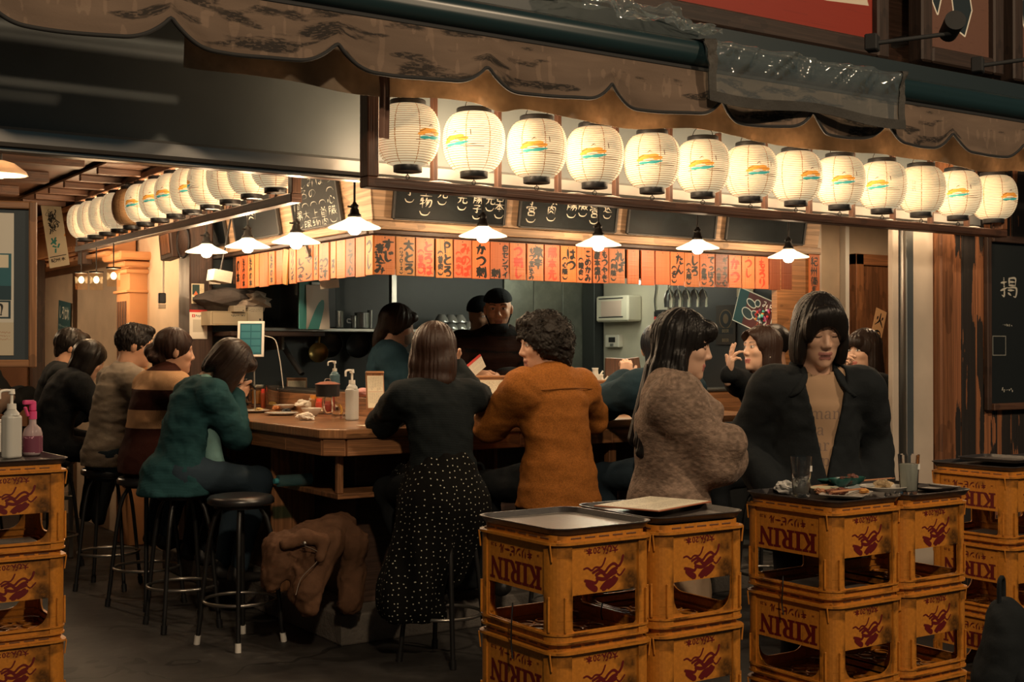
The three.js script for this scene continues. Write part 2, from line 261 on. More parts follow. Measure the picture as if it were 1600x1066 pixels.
// ---------- ground, facade, interior shell ----------
struct('floor', bx(-9, 17, -0.12, 0, -8, 18, 0), mat.floor);
{ // iron drain grating let into the ground in front of the stools
  const g = thing('drain_grating', 'flat iron drain grating let into the ground before the bar', 'grating', W(2.62, 0, 4.36));
  for (let k = 0; k < 9; k++) part(g, 'slat', mv(cb(1.2, 0.012, 0.014, 0.003), 0, 0.006, k * 0.03 - 0.12), mat.iron);
  for (const s of [-1, 1]) part(g, 'frame_bar', mv(cb(0.02, 0.013, 0.29, 0.003), s * 0.61, 0.0065, 0), mat.iron);
}
struct('wall_front', bx(-6, 6.34, 2.215, 2.78, 4.68, 4.8), mat.panel);
struct('wall_front', bx(-6, 12, 2.78, 6.5, 4.72, 4.84), mat.darkWood);
struct('trim_1', merge([bx(-6, 6.34, 2.145, 2.213, 4.63, 4.8, 0.012), bx(-6, 6.34, 2.128, 2.144, 4.66, 4.72, 0.003)]), mat.rail);
struct('ceiling', bx(-6, 12, 2.62, 2.74, 4.8, 14), mat.brownWood);
for (let k = 0; k < 9; k++) struct('ceiling_beam', bx(-6, 2.15, 2.55, 2.62, 6.2 + k * 0.85, 6.32 + k * 0.85), mat.brownWood);
// right end of the opening: sliding door frame, post, weathered plank wall
struct('door_1', bx(5.63, 5.68, 0, 2.13, 4.68, 4.715), mat.creamPale);
struct('door_1', bx(5.685, 5.725, 0, 2.13, 4.72, 4.76), mat.blackMatte);  // black strip standing in for the dark gap between frame pieces
struct('door_1', bx(5.72, 5.78, 0, 2.13, 4.66, 4.78), mat.steel);
struct('door_1', bx(5.78, 5.985, 0, 2.13, 4.69, 4.78), mat.creamPale);
struct('trim_2', bx(5.99, 6.11, 0, 2.6, 4.64, 4.82, 0.01), mat.doorWood);
{ // plank wall: each board its own piece, dark paint peeling off
  const base = struct('wall_right', bx(6.11, 12, 0, 2.78, 4.74, 4.86), mat.blackMatte), pm = M([0.9, 0.85, 0.8], 0.75, { map: turned(T.peel), bump: T.woodBump });
  for (let k = 0, u = 6.115; u < 9; k++) { const w = [0.16, 0.13, 0.19, 0.15][k % 4]; const g = cb(w - 0.006, 2.6, 0.022, 0.004); g.attributes.uv.array.forEach((_, i, a) => { a[i] += k * 0.37; }); part(base, 'plank', mv(g, u + w / 2, 1.3, -4.73), pm); u += w; }
}
{ // interior walls
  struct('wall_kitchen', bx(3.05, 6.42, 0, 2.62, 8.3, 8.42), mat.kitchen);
  struct('wall_kitchen_right', bx(6.3, 6.42, 0, 2.62, 6.05, 8.3), mat.steelDull);
  struct('wall_right_back', bx(6.42, 9.5, 0, 2.62, 6.4, 6.52), mat.cream);
  struct('wall_side', bx(9.4, 9.5, 0, 2.62, 4.86, 6.4), mat.cream);
  struct('wall_back', bx(-6, 4.5, 0, 2.62, 13, 13.12), mat.orangeWall);
  struct('wall_left', bx(-6, -5.9, 0, 2.62, 4.8, 13), mat.brownWood);
  struct('wall_middle', bx(3.0, 3.25, 0, 2.62, 8.42, 13), mat.cream);
  const door = struct('door_2', bx(7.3, 7.78, 0, 2.06, 6.355, 6.395), mat.doorWood);
  part(door, 'door_frame', merge([bx(7.22, 7.3, 0, 2.14, 6.33, 6.4), bx(7.22, 7.86, 2.06, 2.14, 6.33, 6.4), bx(7.78, 7.86, 0, 2.06, 6.33, 6.4)]), M([0.42, 0.17, 0.07], 0.4, { map: T.wood }));
  struct('trim_3', bx(6.62, 6.72, 0, 2.62, 6.2, 6.4), mat.creamPale);
  struct('trim_4', bx(7.12, 7.16, 0, 2.62, 6.34, 6.4), mat.white);
}
{ // brown pillar with notices, painted column with capital, entablature along the hall
  const p = struct('pillar', bx(2.87, 3.03, 0, 2.62, 8.08, 8.3, 0.01), mat.darkWood); structLabel(p, 'dark wood pillar with pasted notices');
  const c = struct('column', bx(2.86, 3.14, 0, 2.1, 9.35, 9.65, 0.01), mat.orangeWall); structLabel(c, 'orange painted column with fluted side');
  part(c, 'capital', merge([bx(2.83, 3.17, 2.0, 2.035, 9.32, 9.68, 0.01), bx(2.81, 3.19, 2.05, 2.09, 9.3, 9.7, 0.012), bx(2.77, 3.21, 2.1, 2.16, 9.27, 9.72, 0.015), bx(2.84, 3.16, 1.86, 1.88, 9.33, 9.67, 0.008)]), mat.orangeWall);
  for (let k = 0; k < 4; k++) part(c, 'flute', bx(2.852, 2.862, 0.5, 1.8, 9.4 + k * 0.06, 9.43 + k * 0.06, 0.003), mat.brownWood);
  const e = struct('entablature', bx(2.78, 2.98, 2.16, 2.6, 9.55, 13, 0.01), mat.orangeWall); structLabel(e, 'orange moulded beam with raised lettering');
  for (const [y, d, h] of [[2.14, 0.05, 0.03], [2.19, 0.035, 0.02], [2.225, 0.025, 0.02], [2.44, 0.025, 0.025], [2.5, 0.04, 0.03], [2.56, 0.06, 0.035]]) part(e, 'moulding', bx(2.78 - d, 2.79, y, y + h, 9.5, 13, 0.005), mat.orangeWall);
  for (let k = 0; k < 46; k++) part(e, 'dentil', bx(2.745, 2.78, 2.24, 2.27, 9.62 + k * 0.03, 9.635 + k * 0.03, 0.002), mat.orangeWall);
  const word = 'KAMIWAKA';
  [...word].forEach((ch, k) => { const v = 12.35 - k * 0.075; const bars = { K: [[0, 0], [1, 1]], A: [[0, 1]], M: [[0, 0]], I: [[0, 0]], W: [[1, 0]] }; part(e, 'raised_letter', merge([bx(2.755, 2.79, 2.29, 2.41, v, v + 0.014, 0.002), bx(2.755, 2.79, ch === 'I' ? 2.29 : 2.35, ch === 'I' ? 2.41 : 2.372, v + 0.014, v + 0.05, 0.002), ...(ch === 'I' ? [] : [bx(2.755, 2.79, 2.29, 2.41, v + 0.045, v + 0.058, 0.002)])]), mat.brownWood); });
  struct('wall_hall', bx(1.4, 2.9, 0, 2.3, 12.6, 12.7), M([0.3, 0.13, 0.06], 0.6, { map: T.plaster }));
  struct('trim_5', bx(2.62, 2.72, 0, 2.2, 11.2, 11.3), mat.darkWood);
}

// ---------- soffit above the bar with chalkboards ----------
{
  const B = 2.115, TP = 2.62, L = 0.085;                 // bottom, top, lean towards the guests
  const quadGeo = (a, b, c, d, th) => sheet((s, t) => a.clone().lerp(b, s).lerp(d.clone().lerp(c, s), t), 1, 1, th, [a.distanceTo(b), a.distanceTo(d)]);
  const cA = W(3.13, B, 6.0), cT = W(3.13 - L, TP, 6.0 - L);
  struct('soffit_front', quadGeo(cA, W(6.45, B, 6.0), W(6.45, TP, 6.0 - L), cT, 0.02), mat.soffit);
  struct('soffit_side', quadGeo(W(3.13, B, 9.3), cA, cT, W(3.13 - L, TP, 9.3), 0.02), mat.soffit);
  struct('trim_6', merge([bx(3.09, 6.45, 2.075, 2.12, 5.955, 6.04), bx(3.085, 3.17, 2.075, 2.12, 6.04, 9.3)]), mat.soffit);
  struct('trim_7', merge([bx(3.11, 6.45, 2.05, 2.074, 5.97, 6.03), bx(3.1, 3.16, 2.05, 2.074, 6.03, 9.3)]), mat.darkWood);
  struct('added_plaque_backing', merge([bx(3.14, 6.05, 1.87, 2.05, 5.998, 6.012), bx(3.132, 3.146, 1.87, 2.05, 6.02, 8.0)]), mat.darkWood);  // added dark backing, blocks the tube light between the plaques
  struct('trim_8', bx(6.06, 6.42, 0, 2.05, 5.98, 6.03), M([0.5, 0.22, 0.08], 0.5, { map: turned(T.wood) }));
  // chalkboards
  const atlas = canvasTex(2048, 512, (g) => {
    g.fillStyle = '#080d10'; g.fillRect(0, 0, 2048, 512);
    for (let k = 0; k < 1500; k++) { g.fillStyle = `rgba(150,165,165,${rr(0.004, 0.02)})`; g.beginPath(); g.ellipse(rr(0, 2048), rr(0, 512), rr(10, 70), rr(4, 16), rr(0, 3), 0, 7); g.fill(); }
    const chalk = 'rgba(214,205,186,.85)';
    vtext(g, '上物)', 110, 190, 58, chalk, 3.4); vtext(g, '子)', 40, 200, 50, chalk, 3); vtext(g, '元)', 190, 200, 50, chalk, 3); vtext(g, '肉元)', 285, 170, 50, chalk, 3.2); vtext(g, '頭腸子)', 360, 170, 48, chalk, 3); vtext(g, '元)', 420, 215, 50, chalk, 3); vtext(g, '宮本)', 466, 190, 54, chalk, 3.2);  // board 1: 0..520
    vtext(g, '子宮)', 560, 195, 56, chalk, 3.4); vtext(g, '頭肉)', 660, 185, 54, chalk, 3); vtext(g, '腸)', 760, 210, 56, chalk, 3); vtext(g, '臓)', 820, 205, 52, chalk, 3); vtext(g, '直宮)', 880, 185, 54, chalk, 3); vtext(g, '込)', 950, 210, 50, chalk, 3);  // board 2: 540..1020
    g.strokeStyle = chalk; g.lineWidth = 7; g.beginPath(); g.arc(1235, 130, 22, 3.6, 5.4); g.stroke();   // board 3: 1030..1270
    for (const [x, s] of [[1560, 'しろ(大腸)'], [1625, 'みの(上物)'], [1690, 'ばら(首肉)'], [1755, 'つ(心臓)'], [1500, 'す(直腸)']]) vtext(g, s, x, 60, 62, 'rgba(190,186,172,.5)', 3);   // side board: 1490..1830
    vtext(g, '肉', 1900, 200, 60, 'rgba(190,186,170,.6)', 3);                                              // small board: 1840..2048
  });
  const bm = M([1, 1, 1], 0.6, { map: atlas, specularIntensity: 0.4 }), frameM = M([0.02, 0.018, 0.016], 0.6);
  const lean = Math.atan(L / (TP - B));
  const board = (x0, x1, rect, side, label) => {
    const y0 = 2.135, h = 0.34, pl = side ? { U: 3.11 } : { V: 5.98 }, a = at(x0, 330, pl), b = at(x1, 330, pl), w = a.distanceTo(b);
    const o = thing('chalkboard', label, 'chalkboard', a.clone().add(b).multiplyScalar(0.5).setY(y0)), t = new THREE.Group();
    o.rotation.order = 'YXZ'; o.rotation.y = side ? -Math.PI / 2 : 0; o.rotation.x = lean;
    o.position.add(side ? V3(-0.012, 0, 0) : V3(0, 0, 0.012));
    part(o, 'slate', mv(card(w, h, rect, [2048, 512], 0.012), 0, h / 2, 0), bm);
    for (const s of [-1, 1]) part(o, 'frame_bar', mv(cb(0.014, h, 0.02, 0.003), s * (w / 2 + 0.005), h / 2, 0.002), frameM);
    part(o, 'frame_bar', mv(cb(w, 0.012, 0.02, 0.003), 0, 0, 0.002), frameM);
  };
  board(613, 783, [0, 40, 520, 330], 0, 'dark chalkboard written full in columns on the soffit, beside the corner over the bar');
  board(809, 957, [535, 40, 490, 330], 0, 'dark chalkboard with short bracketed columns, second from the bar corner');
  board(978, 1112, [1030, 0, 240, 250], 0, 'empty dark chalkboard with one curved chalk stroke at its top');
  board(1132, 1251, [1275, 100, 200, 250], 0, 'empty dark chalkboard at the end of the soffit by the wooden partition');
  board(467, 538, [1490, 0, 345, 360], 1, 'greyish chalkboard with looping chalk words over the side of the bar');
  board(374, 441, [1840, 60, 208, 300], 1, 'small greyish chalkboard between the hanging lamps over the side of the bar');
  board(304, 358, [1275, 100, 200, 250], 1, 'blank greyish chalkboard at the far end of the side soffit');
}

// ---------- menu plaques ----------
{
  const front = [[584, 617, 'すじ|煮込み'], [618, 648, '大とろ|(リブロ｜ス)'], [649, 678, '=とろは|(首肉)'], [680, 707, 'Pとろ|(首肉)'], [708, 736, '=みのば|(肉本)'], [737, 765, 'かつ刺'], [766, 795, '白センマイ|刺'], [796, 821, '=つ刺し'], [823, 849, '激辛|もつ煮込み'], [850, 874, '=腸本元'], [875, 900, 'はつ|(心臓)'],
    [900.5, 924.5, 'こめかみ|(頭肉)'], [926, 950, 'もつやき|直本盛り'], [951, 976, 'れば|(肝臓)'], [979.5, 998, ''], [1001, 1022, ''], [1023, 1046, ''], [1046.5, 1068.5, 'たん|(舌)'], [1069, 1092, 'しろ|(大腸)'], [1093, 1116, 'てっぽう|(直腸)'], [1117, 1137, '#ギャラ心|(首)'], [1137.5, 1157.5, '=かつ'], [1158, 1178.5, '=つしら'], [1179, 1200, '=もろり'], [1201, 1218.5, '#'], [1219, 1237, '#']];
  const side = [[584, 572.5, 'つし|'], [571.5, 557, ''], [556, 541.5, '#こて心'], [541, 527, ''], [526, 517.6, 'くろ'], [515, 499.5, 'ハつす|(子)'], [498.5, 491, 'しろ'], [490, 464.8, 'リマタン|いしつき'], [463.6, 453, 'リりンギ'], [452.6, 444, '~'], [443, 432.6, ''], [430.4, 420.8, '込めの本'], [420, 406.6, ''], [406, 399.4, ''], [398.4, 388, '込みの本'], [387, 377.6, '込みの本'], [376.6, 370, 'の本']];
  const all = [...front.map((a) => [...a, 0]), ...side.map((a) => [...a, 1])], CW = 96, CH = 192;
  const atlas = canvasTex(2048, 1024, (g) => {
    all.forEach(([x0, x1, s], i) => {
      const x = (i % 21) * CW, y = Math.floor(i / 21) * CH, red = s[0] === '=', old = s[0] === '#', tx = s.replace(/^[=#~]/, '');
      const hue = old ? [120, 58, 30] : [rr(176, 204), rr(98, 122), rr(54, 68)]; g.fillStyle = `rgb(${hue.map((v) => v | 0)})`; g.fillRect(x, y, CW, CH);
      for (let k = 0; k < 46; k++) { g.strokeStyle = rnd() > 0.5 ? `rgba(90,34,10,${rr(0.05, 0.2)})` : `rgba(240,170,110,${rr(0.03, 0.12)})`; g.lineWidth = rr(0.5, 2.4); const a = x + rr(0, CW); g.beginPath(); g.moveTo(a, y); g.bezierCurveTo(a + rr(-8, 8), y + 60, a + rr(-8, 8), y + 130, a + rr(-5, 5), y + CH); g.stroke(); }
      g.fillStyle = '#2a1006'; g.beginPath(); g.arc(x + CW / 2, y + 9, 3, 0, 7); g.fill();
      const ink = red ? 'rgba(196,52,22,.8)' : old ? '#1a100a' : '#0b0908';
      const [a, b] = tx.split('|');
      if (a) { const n = [...a].length, s1 = Math.min(b ? 58 : 76, 172 / n); vtext(g, a, b ? x + CW - s1 - 3 : x + (CW - s1) / 2, y + 14, s1, ink, s1 * 0.125); }
      if (b) { const n = [...b].length, s2 = Math.min(b[0] === '(' ? 40 : 50, (b[0] === '(' ? 140 : 170) / n); vtext(g, b, x + 3 + (44 - s2) / 2, y + 189 - n * s2, s2, ink, s2 * 0.12); }
    });
  });
  const pm = M([1, 1, 1], 0.5, { map: atlas, bump: T.woodBump }), hook = merge([clean(new THREE.TorusGeometry(0.007, 0.0014, 5, 10)).translate(0, 0.006, 0), cyl(0.0014, 0.0014, 0.014, 5).translate(0, 0.016, 0)]);
  all.forEach(([x0, x1, s, sd], i) => {
    const pl = sd ? { U: 3.118 } : { V: 5.985 }, a = at(x0, 400, pl), b = at(x1, 400, pl), w = a.distanceTo(b) - 0.004, h = 0.208 + rr(-0.004, 0.004), mid = a.clone().add(b).multiplyScalar(0.5).setY(2.046);
    const txt = s.replace(/^[=#~]/, '').length > 0, red = s[0] === '=';
    const kind = red ? 'with faded red writing' : s[0] === '#' ? 'darkened with age' : txt ? 'with black brush writing' : 'left blank';
    const label = sd ? `narrow wooden menu plaque ${kind}, ${ORD[i - front.length]} from the corner along the side rail` : `wooden menu plaque ${kind}, ${ORD[i]} from the corner along the front rail`;
    const o = thing('menu_plaque', label, 'plaque', mid, sd ? -Math.PI / 2 : 0, (sd ? 'side ' : 'front ') + (red ? 'red written' : txt ? 'black written' : 'blank') + ' menu plaques');
    if (s[0] === '#') o.userData.group = 'darkened menu plaques';
    o.rotation.z = s[0] === '~' ? -0.16 : rr(-0.008, 0.008);
    part(o, 'board', mv(card(w, h, [(i % 21) * CW, Math.floor(i / 21) * CH, CW, CH], [2048, 1024], 0.011), 0, -h / 2 - 0.004, 0), pm);
    part(o, 'hook', hook, mat.iron);
  });
}

// ---------- paper lanterns ----------
const LR = 0.128;
const lanternTex = canvasTex(1024, 512, (g) => {
  g.fillStyle = '#fff1d6'; g.fillRect(0, 0, 1024, 512);
  for (let k = 0; k < 500; k++) { g.fillStyle = `rgba(190,140,80,${rr(0.01, 0.05)})`; g.beginPath(); g.arc(rr(0, 1024), rr(0, 512), rr(2, 14), 0, 7); g.fill(); }
  for (let r = 1; r < 27; r++) { g.fillStyle = `rgba(128,80,38,${rr(0.6, 0.85)})`; g.fillRect(0, r * 512 / 27 - 2, 1024, 4); }
  for (let s = 0; s < 8; s++) { const x = s * 128 + 64; for (let y = 0; y < 512; y += 19) { g.fillStyle = `rgba(150,92,44,${rr(0.45, 0.8)})`; g.fillRect(x - 3 + rr(-1, 1), y + rr(0, 3), 6, rr(9, 17)); } }
  g.save(); g.translate(512, 270); g.scale(1.6, 1.45); const X = 0, Y = 0;                                 // the little painted scene: orange sail, teal hull, brush lines
  g.fillStyle = 'rgba(238,158,62,.92)'; for (const [a, b, r] of [[-18, -14, 24], [12, -20, 22], [30, -8, 18], [-34, 4, 14]]) { g.beginPath(); g.ellipse(X + a, Y + b, r, r * 0.62, -0.3, 0, 7); g.fill(); }
  g.fillStyle = 'rgba(48,158,160,.92)'; for (const [a, b, r] of [[-20, 24, 20], [14, 20, 22], [36, 14, 12]]) { g.beginPath(); g.ellipse(X + a, Y + b, r, r * 0.45, -0.15, 0, 7); g.fill(); }
  g.strokeStyle = 'rgba(70,40,25,.85)'; g.lineWidth = 2.5; for (const [a, b, c, d] of [[-52, 40, -20, 34], [20, 32, 88, 22], [30, 40, 100, 38], [-40, -8, -20, -26], [-6, -44, 6, -58], [-2, -52, 10, -48], [54, -62, 56, -30], [0, -10, 40, -14], [-30, 10, 30, 4]]) { g.beginPath(); g.moveTo(X + a, Y + b); g.lineTo(X + c, Y + d); g.stroke(); }
  g.restore(); g.fillStyle = 'rgba(40,25,20,.7)'; for (const X2 of [0, 256, 768]) { for (let k = 0; k < 16; k++) g.fillRect(X2 + 4 + (k % 2) * 14 + rr(-2, 2), 180 + (k >> 1) * 15, rr(4, 9), rr(2, 5)); }
});
const paperLit = (k) => M([0.8, 0.77, 0.7], 0.8, { map: lanternTex, emissive: new THREE.Color().setRGB(1, 0.9, 0.71), emissiveMap: lanternTex, emissiveIntensity: k });
const PAPER = paperLit(0.44), PAPER_BRIGHT = paperLit(1.1), PAPER_OFF = M([0.3, 0.2, 0.12], 0.85, { map: lanternTex }), PAPER_DIM = paperLit(0.36);
const LBODY = (() => {
  const pts = [], H = 0.24, n = 27;
  for (let k = 0; k <= n * 4; k++) { const t = k / (n * 4), y = (t - 0.5) * H, e = Math.pow(Math.max(0, 1 - Math.pow(Math.abs(t - 0.53) / (t > 0.53 ? 0.47 : 0.53), 2.15)), 0.55), r0 = t > 0.5 ? 0.066 : 0.054, r = r0 + (LR - r0) * e - 0.0026 * Math.pow(Math.abs(Math.sin(Math.PI * t * n)), 1.5) * 0 + 0.0022 * Math.pow(Math.abs(Math.cos(Math.PI * t * n)), 6); pts.push([r, y]); }
  const g = new THREE.LatheGeometry(pts.map(([x, y]) => new THREE.Vector2(x, y)), 40); return clean(g);
})();
const LRING = lathe([[0.05, 0.016], [0.07, 0.016], [0.072, 0.012], [0.072, -0.012], [0.068, -0.016], [0.05, -0.016], [0.05, 0.016]], 32);
const LBASE = lathe([[0, -0.008], [0.05, -0.008], [0.057, -0.014], [0.058, 0.014], [0.05, 0.016], [0, 0.016]], 32);
const LHANG = merge([tube([V3(-0.05, 0, 0), V3(-0.035, 0.035, 0), V3(0, 0.055, 0), V3(0.035, 0.035, 0), V3(0.05, 0, 0)], 0.002, 14, 5)]);
const LDROP = merge([clean(new THREE.TorusGeometry(0.009, 0.0018, 5, 12)).translate(0, -0.026, 0), cyl(0.0018, 0.0018, 0.014, 5).translate(0, -0.014, 0)]);
function lantern(pos, yaw, paper, cd, label, group) {     // pos: centre of the body
  const o = thing('paper_lantern', label, 'lantern', pos, yaw, group);
  part(o, 'paper_shade', LBODY, paper);
  part(o, 'top_ring', LRING.clone().translate(0, 0.124, 0), mat.black); part(o, 'base_ring', LBASE.clone().translate(0, -0.13, 0), mat.black);
  part(o, 'hanger', LHANG.clone().translate(0, 0.138, 0), mat.iron); part(o, 'drop_hook', LDROP.clone().translate(0, -0.138, 0), mat.iron);
  if (cd) bulbLight(o, V3(0, -0.02, 0), WARM, cd, 3);
  return o;
}
{ // rack under the awning
  const V = 4.45, rack = thing('lantern_rack', 'long dark wooden rack with dividers holding the lantern row under the awning', 'rack', W(0, 0, V));
  const beam = (u0, u1, y0, y1, d = 0.05) => mv(cb(u1 - u0, y1 - y0, d, 0.004), (u0 + u1) / 2, (y0 + y1) / 2, 0);
  const u0 = at(568, 290, { V }).x, u1 = at(1566, 368, { V }).x;
  part(rack, 'bottom_beam', beam(u0, u1, 2.071, 2.112, 0.07), mat.rackWood); part(rack, 'top_beam', beam(u0, u1, 2.47, 2.51, 0.06), mat.rackWood);
  part(rack, 'end_post', beam(u0, u0 + 0.05, 2.112, 2.47, 0.07), mat.rackWood); part(rack, 'end_post', beam(u1 - 0.05, u1, 2.112, 2.47, 0.07), mat.doorWood);
  const xs = [637, 740.5, 838.5, 929, 1019, 1098, 1172.5, 1243.5, 1312, 1378, 1439, 1496.5, 1552], us = xs.map((x) => at(x, 250, { V }).x);
  // where along the row the painted scene faces: fraction of the half width seen from the street
  const pic = [0.7, -0.6, -0.1, -0.05, -0.1, -0.05, 0.3, 0.6, 0.15, -0.2, 2, 0, 0.7];
  us.forEach((u, k) => {
    const c = W(u, 2.29, V), toCam = Math.atan2(-c.x, -c.z) , yaw = toCam + Math.PI + Math.asin(Math.max(-1, Math.min(1, pic[k]))) + (pic[k] > 1 ? 1.2 : 0);
    lantern(c, yaw, k === 1 ? PAPER_BRIGHT : k === 10 || k === 12 ? PAPER_DIM : PAPER, LANTERN_LIGHT * (k === 1 ? 1.6 : 1), k === 1 ? 'overbright white paper lantern whose lower half glares, next but one to the rack post' : k === 0 ? 'lit paper lantern at the rack end with a brown strap hanging before it' : `lit white paper lantern in the awning rack, ${ORD[k]} from the strap`, k > 1 ? 'lit lanterns in the awning rack' : undefined);
    if (k < 12) { const m = (u + us[k + 1]) / 2; part(rack, 'divider', mv(cb(0.022, 0.36, 0.03, 0.003), m, 2.29, -0.06), mat.rackWood); }
    part(rack, 'hanging_wire', rod(V3(u, 2.47, 0), V3(u, 2.482, 0), 0.002, 5), mat.iron);
  });
  part(rack, 'cable', tube(Array.from({ length: 40 }, (_, k) => V3(u0 + 0.08 + (u1 - u0 - 0.16) * k / 39, 2.12 + 0.006 * Math.sin(k * 2.7), -0.045 + 0.006 * Math.cos(k * 1.7))), 0.004, 120, 5), mat.paleCable);
  const st = thing('hanging_strap', 'brown webbing strap hanging from the awning before the end lantern', 'strap', W(at(597, 120, { V: 4.28 }).x, 0, 4.28));
  part(st, 'webbing', sheet((s, t) => V3(-0.022 + 0.045 * s + t * 0.012, 2.6 - 0.36 * t, 0.01 * Math.sin(t * 4) + 0.006 * Math.sin(s * 6)), 4, 14, 0.003, [0.05, 0.4]), M([0.16, 0.085, 0.06], 0.85, { bump: T.cloth }));
}
{ // inner rack along the side of the bar, with a little eave above it
  const U = 2.585, rack = thing('lantern_rack', 'wooden lantern rack with a small raftered eave over the side guests', 'rack', W(U, 0, 0));
  const bar = (v0, v1, y0, y1, d = 0.05, x = 0) => mv(cb(d, y1 - y0, v1 - v0, 0.004), x, (y0 + y1) / 2, -(v0 + v1) / 2);
  part(rack, 'bottom_beam', bar(5.77, 9.66, 2.16, 2.205, 0.06), mat.rackWood);
  part(rack, 'end_post', bar(5.77, 5.82, 2.205, 2.6, 0.05), mat.brownWood); part(rack, 'end_post', bar(9.6, 9.65, 2.205, 2.55, 0.05), mat.brownWood);
  part(rack, 'top_beam', bar(5.77, 9.66, 2.53, 2.57, 0.06), mat.brownWood);
  part(rack, 'eave_board', bar(7.9, 10.2, 2.585, 2.6, 0.34, -0.14), mat.brownWood);
  for (let k = 0; k < 6; k++) part(rack, 'rafter', bar(8.1 + k * 0.4, 8.14 + k * 0.4, 2.545, 2.585, 0.32, -0.14), mat.brownWood);
  const xs = [430.4, 393.1, 359.5, 328.5, 300.2, 275, 250, 227, 206, 186.5, 168, 149.7, 133.4];
  xs.forEach((x, k) => {
    const p = at(x, 330, { U }), c = V3(U, 2.375, p.z), off = k === 8, yaw = Math.atan2(-c.x, -c.z) + Math.PI + [1.2, 1.6, 2.2, -1.5, -0.2, -0.7, -0.5, -0.8, 0.5, 1.8, 2.4, 1.2, 2.0][k];
    lantern(c, yaw, off ? PAPER_OFF : PAPER, off ? 0 : LANTERN_LIGHT * 0.8, off ? 'unlit brown paper lantern in the inner rack between lit ones' : `lit ribbed paper lantern in the inner rack, ${ORD[k]} from the street end`, off ? undefined : 'lit lanterns in the inner rack');
    part(rack, 'divider', mv(cb(0.03, 0.33, 0.02, 0.003), 0.05, 2.37, c.z + 0.15), mat.rackWood);
    if (k > 2) part(rack, 'cable', tube([V3(0.02, 2.53, c.z + 0.1), V3(0.01, 2.515 + 0.012 * (k % 2), c.z + 0.05), V3(0.0, 2.53, c.z), V3(0.02, 2.515, c.z - 0.08)], 0.003, 14, 5), mat.paleCable);
  });
}

// ---------- pendant lamps over the bar ----------
const SHADE_M = M([0.85, 0.8, 0.68], 1, { transmission: 0.5, clearcoat: 0.3, emissive: new THREE.Color().setRGB(1, 0.8, 0.52), emissiveIntensity: 0.16 }), BULB_M = M([1, 0.95, 0.85], 0.4, { emissive: new THREE.Color().setRGB(1, 0.9, 0.68), emissiveIntensity: 5 });
const PSHADE = lathe([[0.024, 0.052], [0.03, 0.05], [0.05, 0.036], [0.12, 0.006], [0.128, 0.0], [0.126, -0.003], [0.118, 0.003], [0.05, 0.031], [0.024, 0.045], [0.024, 0.052]], 40);
const PSOCK = lathe([[0, 0.125], [0.008, 0.125], [0.012, 0.115], [0.02, 0.11], [0.02, 0.098], [0.016, 0.094], [0.021, 0.088], [0.024, 0.07], [0.032, 0.064], [0.034, 0.052], [0.026, 0.046], [0, 0.046]], 20);
const PBULB = lathe([[0, -0.036], [0.018, -0.033], [0.03, -0.022], [0.034, -0.006], [0.03, 0.01], [0.02, 0.022], [0.014, 0.034], [0.014, 0.046], [0, 0.046]], 24);
[[322.7, 394, 0], [387, 386, 0], [462.7, 379, 0], [553.9, 356, 0], [754.5, 369, 1], [935, 383, 1], [1090, 388, 1], [1232, 402, 1]].forEach(([x, y, fr], k) => {
  const p = at(x, y, fr ? { V: 5.67 } : { U: 2.8 });
  const o = thing('pendant_lamp', `lit pendant lamp with white cone shade over the bar ${fr ? 'front' : 'side'}, ${ORD[fr ? k - 4 : 3 - k]} from the bar corner`, 'lamp', p, 0, fr ? 'pendant lamps over the bar front' : 'pendant lamps over the bar side');
  part(o, 'shade', PSHADE, SHADE_M); part(o, 'socket', PSOCK, mat.iron); part(o, 'key_switch', rod(V3(-0.04, 0.1, 0.01), V3(-0.015, 0.1, 0), 0.005, 8), mat.iron);
  part(o, 'cord', rod(V3(0, 0.12, 0), V3(0, 2.62 - p.y, 0), 0.006, 8), mat.cable);
  part(o, 'bulb', PBULB, BULB_M);
  bulbLight(o, V3(0, 0.004, 0), WARM, PENDANT_LIGHT, 1.5);
});
[[127, 440], [150.5, 440], [177.5, 434]].forEach(([x, y], k) => {
  const p = at(x, y, { U: 2.55 });
  const o = thing('glass_pendant', `small square glass pendant lamp under the moulded beam, ${ORD[2 - k]} from the column`, 'lamp', p, 0.5, 'square glass pendants');
  const gl = merge([mv(cb(0.004, 0.12, 0.06, 0.001), -0.03, 0, 0), mv(cb(0.004, 0.12, 0.06, 0.001), 0.03, 0, 0), mv(cb(0.06, 0.12, 0.004, 0.001), 0, 0, -0.03), mv(cb(0.06, 0.12, 0.004, 0.001), 0, 0, 0.03)]);
  part(o, 'glass_sleeve', gl, M([1, 0.96, 0.9], 0, { transmission: 1 })); part(o, 'cap', mv(cb(0.07, 0.012, 0.07, 0.002), 0, 0.066, 0), mat.iron);
  part(o, 'rod', rod(V3(0, 0.07, 0), V3(0, 2.16 - p.y, 0), 0.004, 6), mat.iron);
  part(o, 'bulb', ball(0.02, 1, 1.3, 1, 14).translate(0, 0.012, 0), M([1, 0.9, 0.7], 0.4, { emissive: new THREE.Color().setRGB(1, 0.72, 0.36), emissiveIntensity: 4 }));
  bulbLight(o, V3(0, 0.012, 0), WARM, 0.6, 1);
});

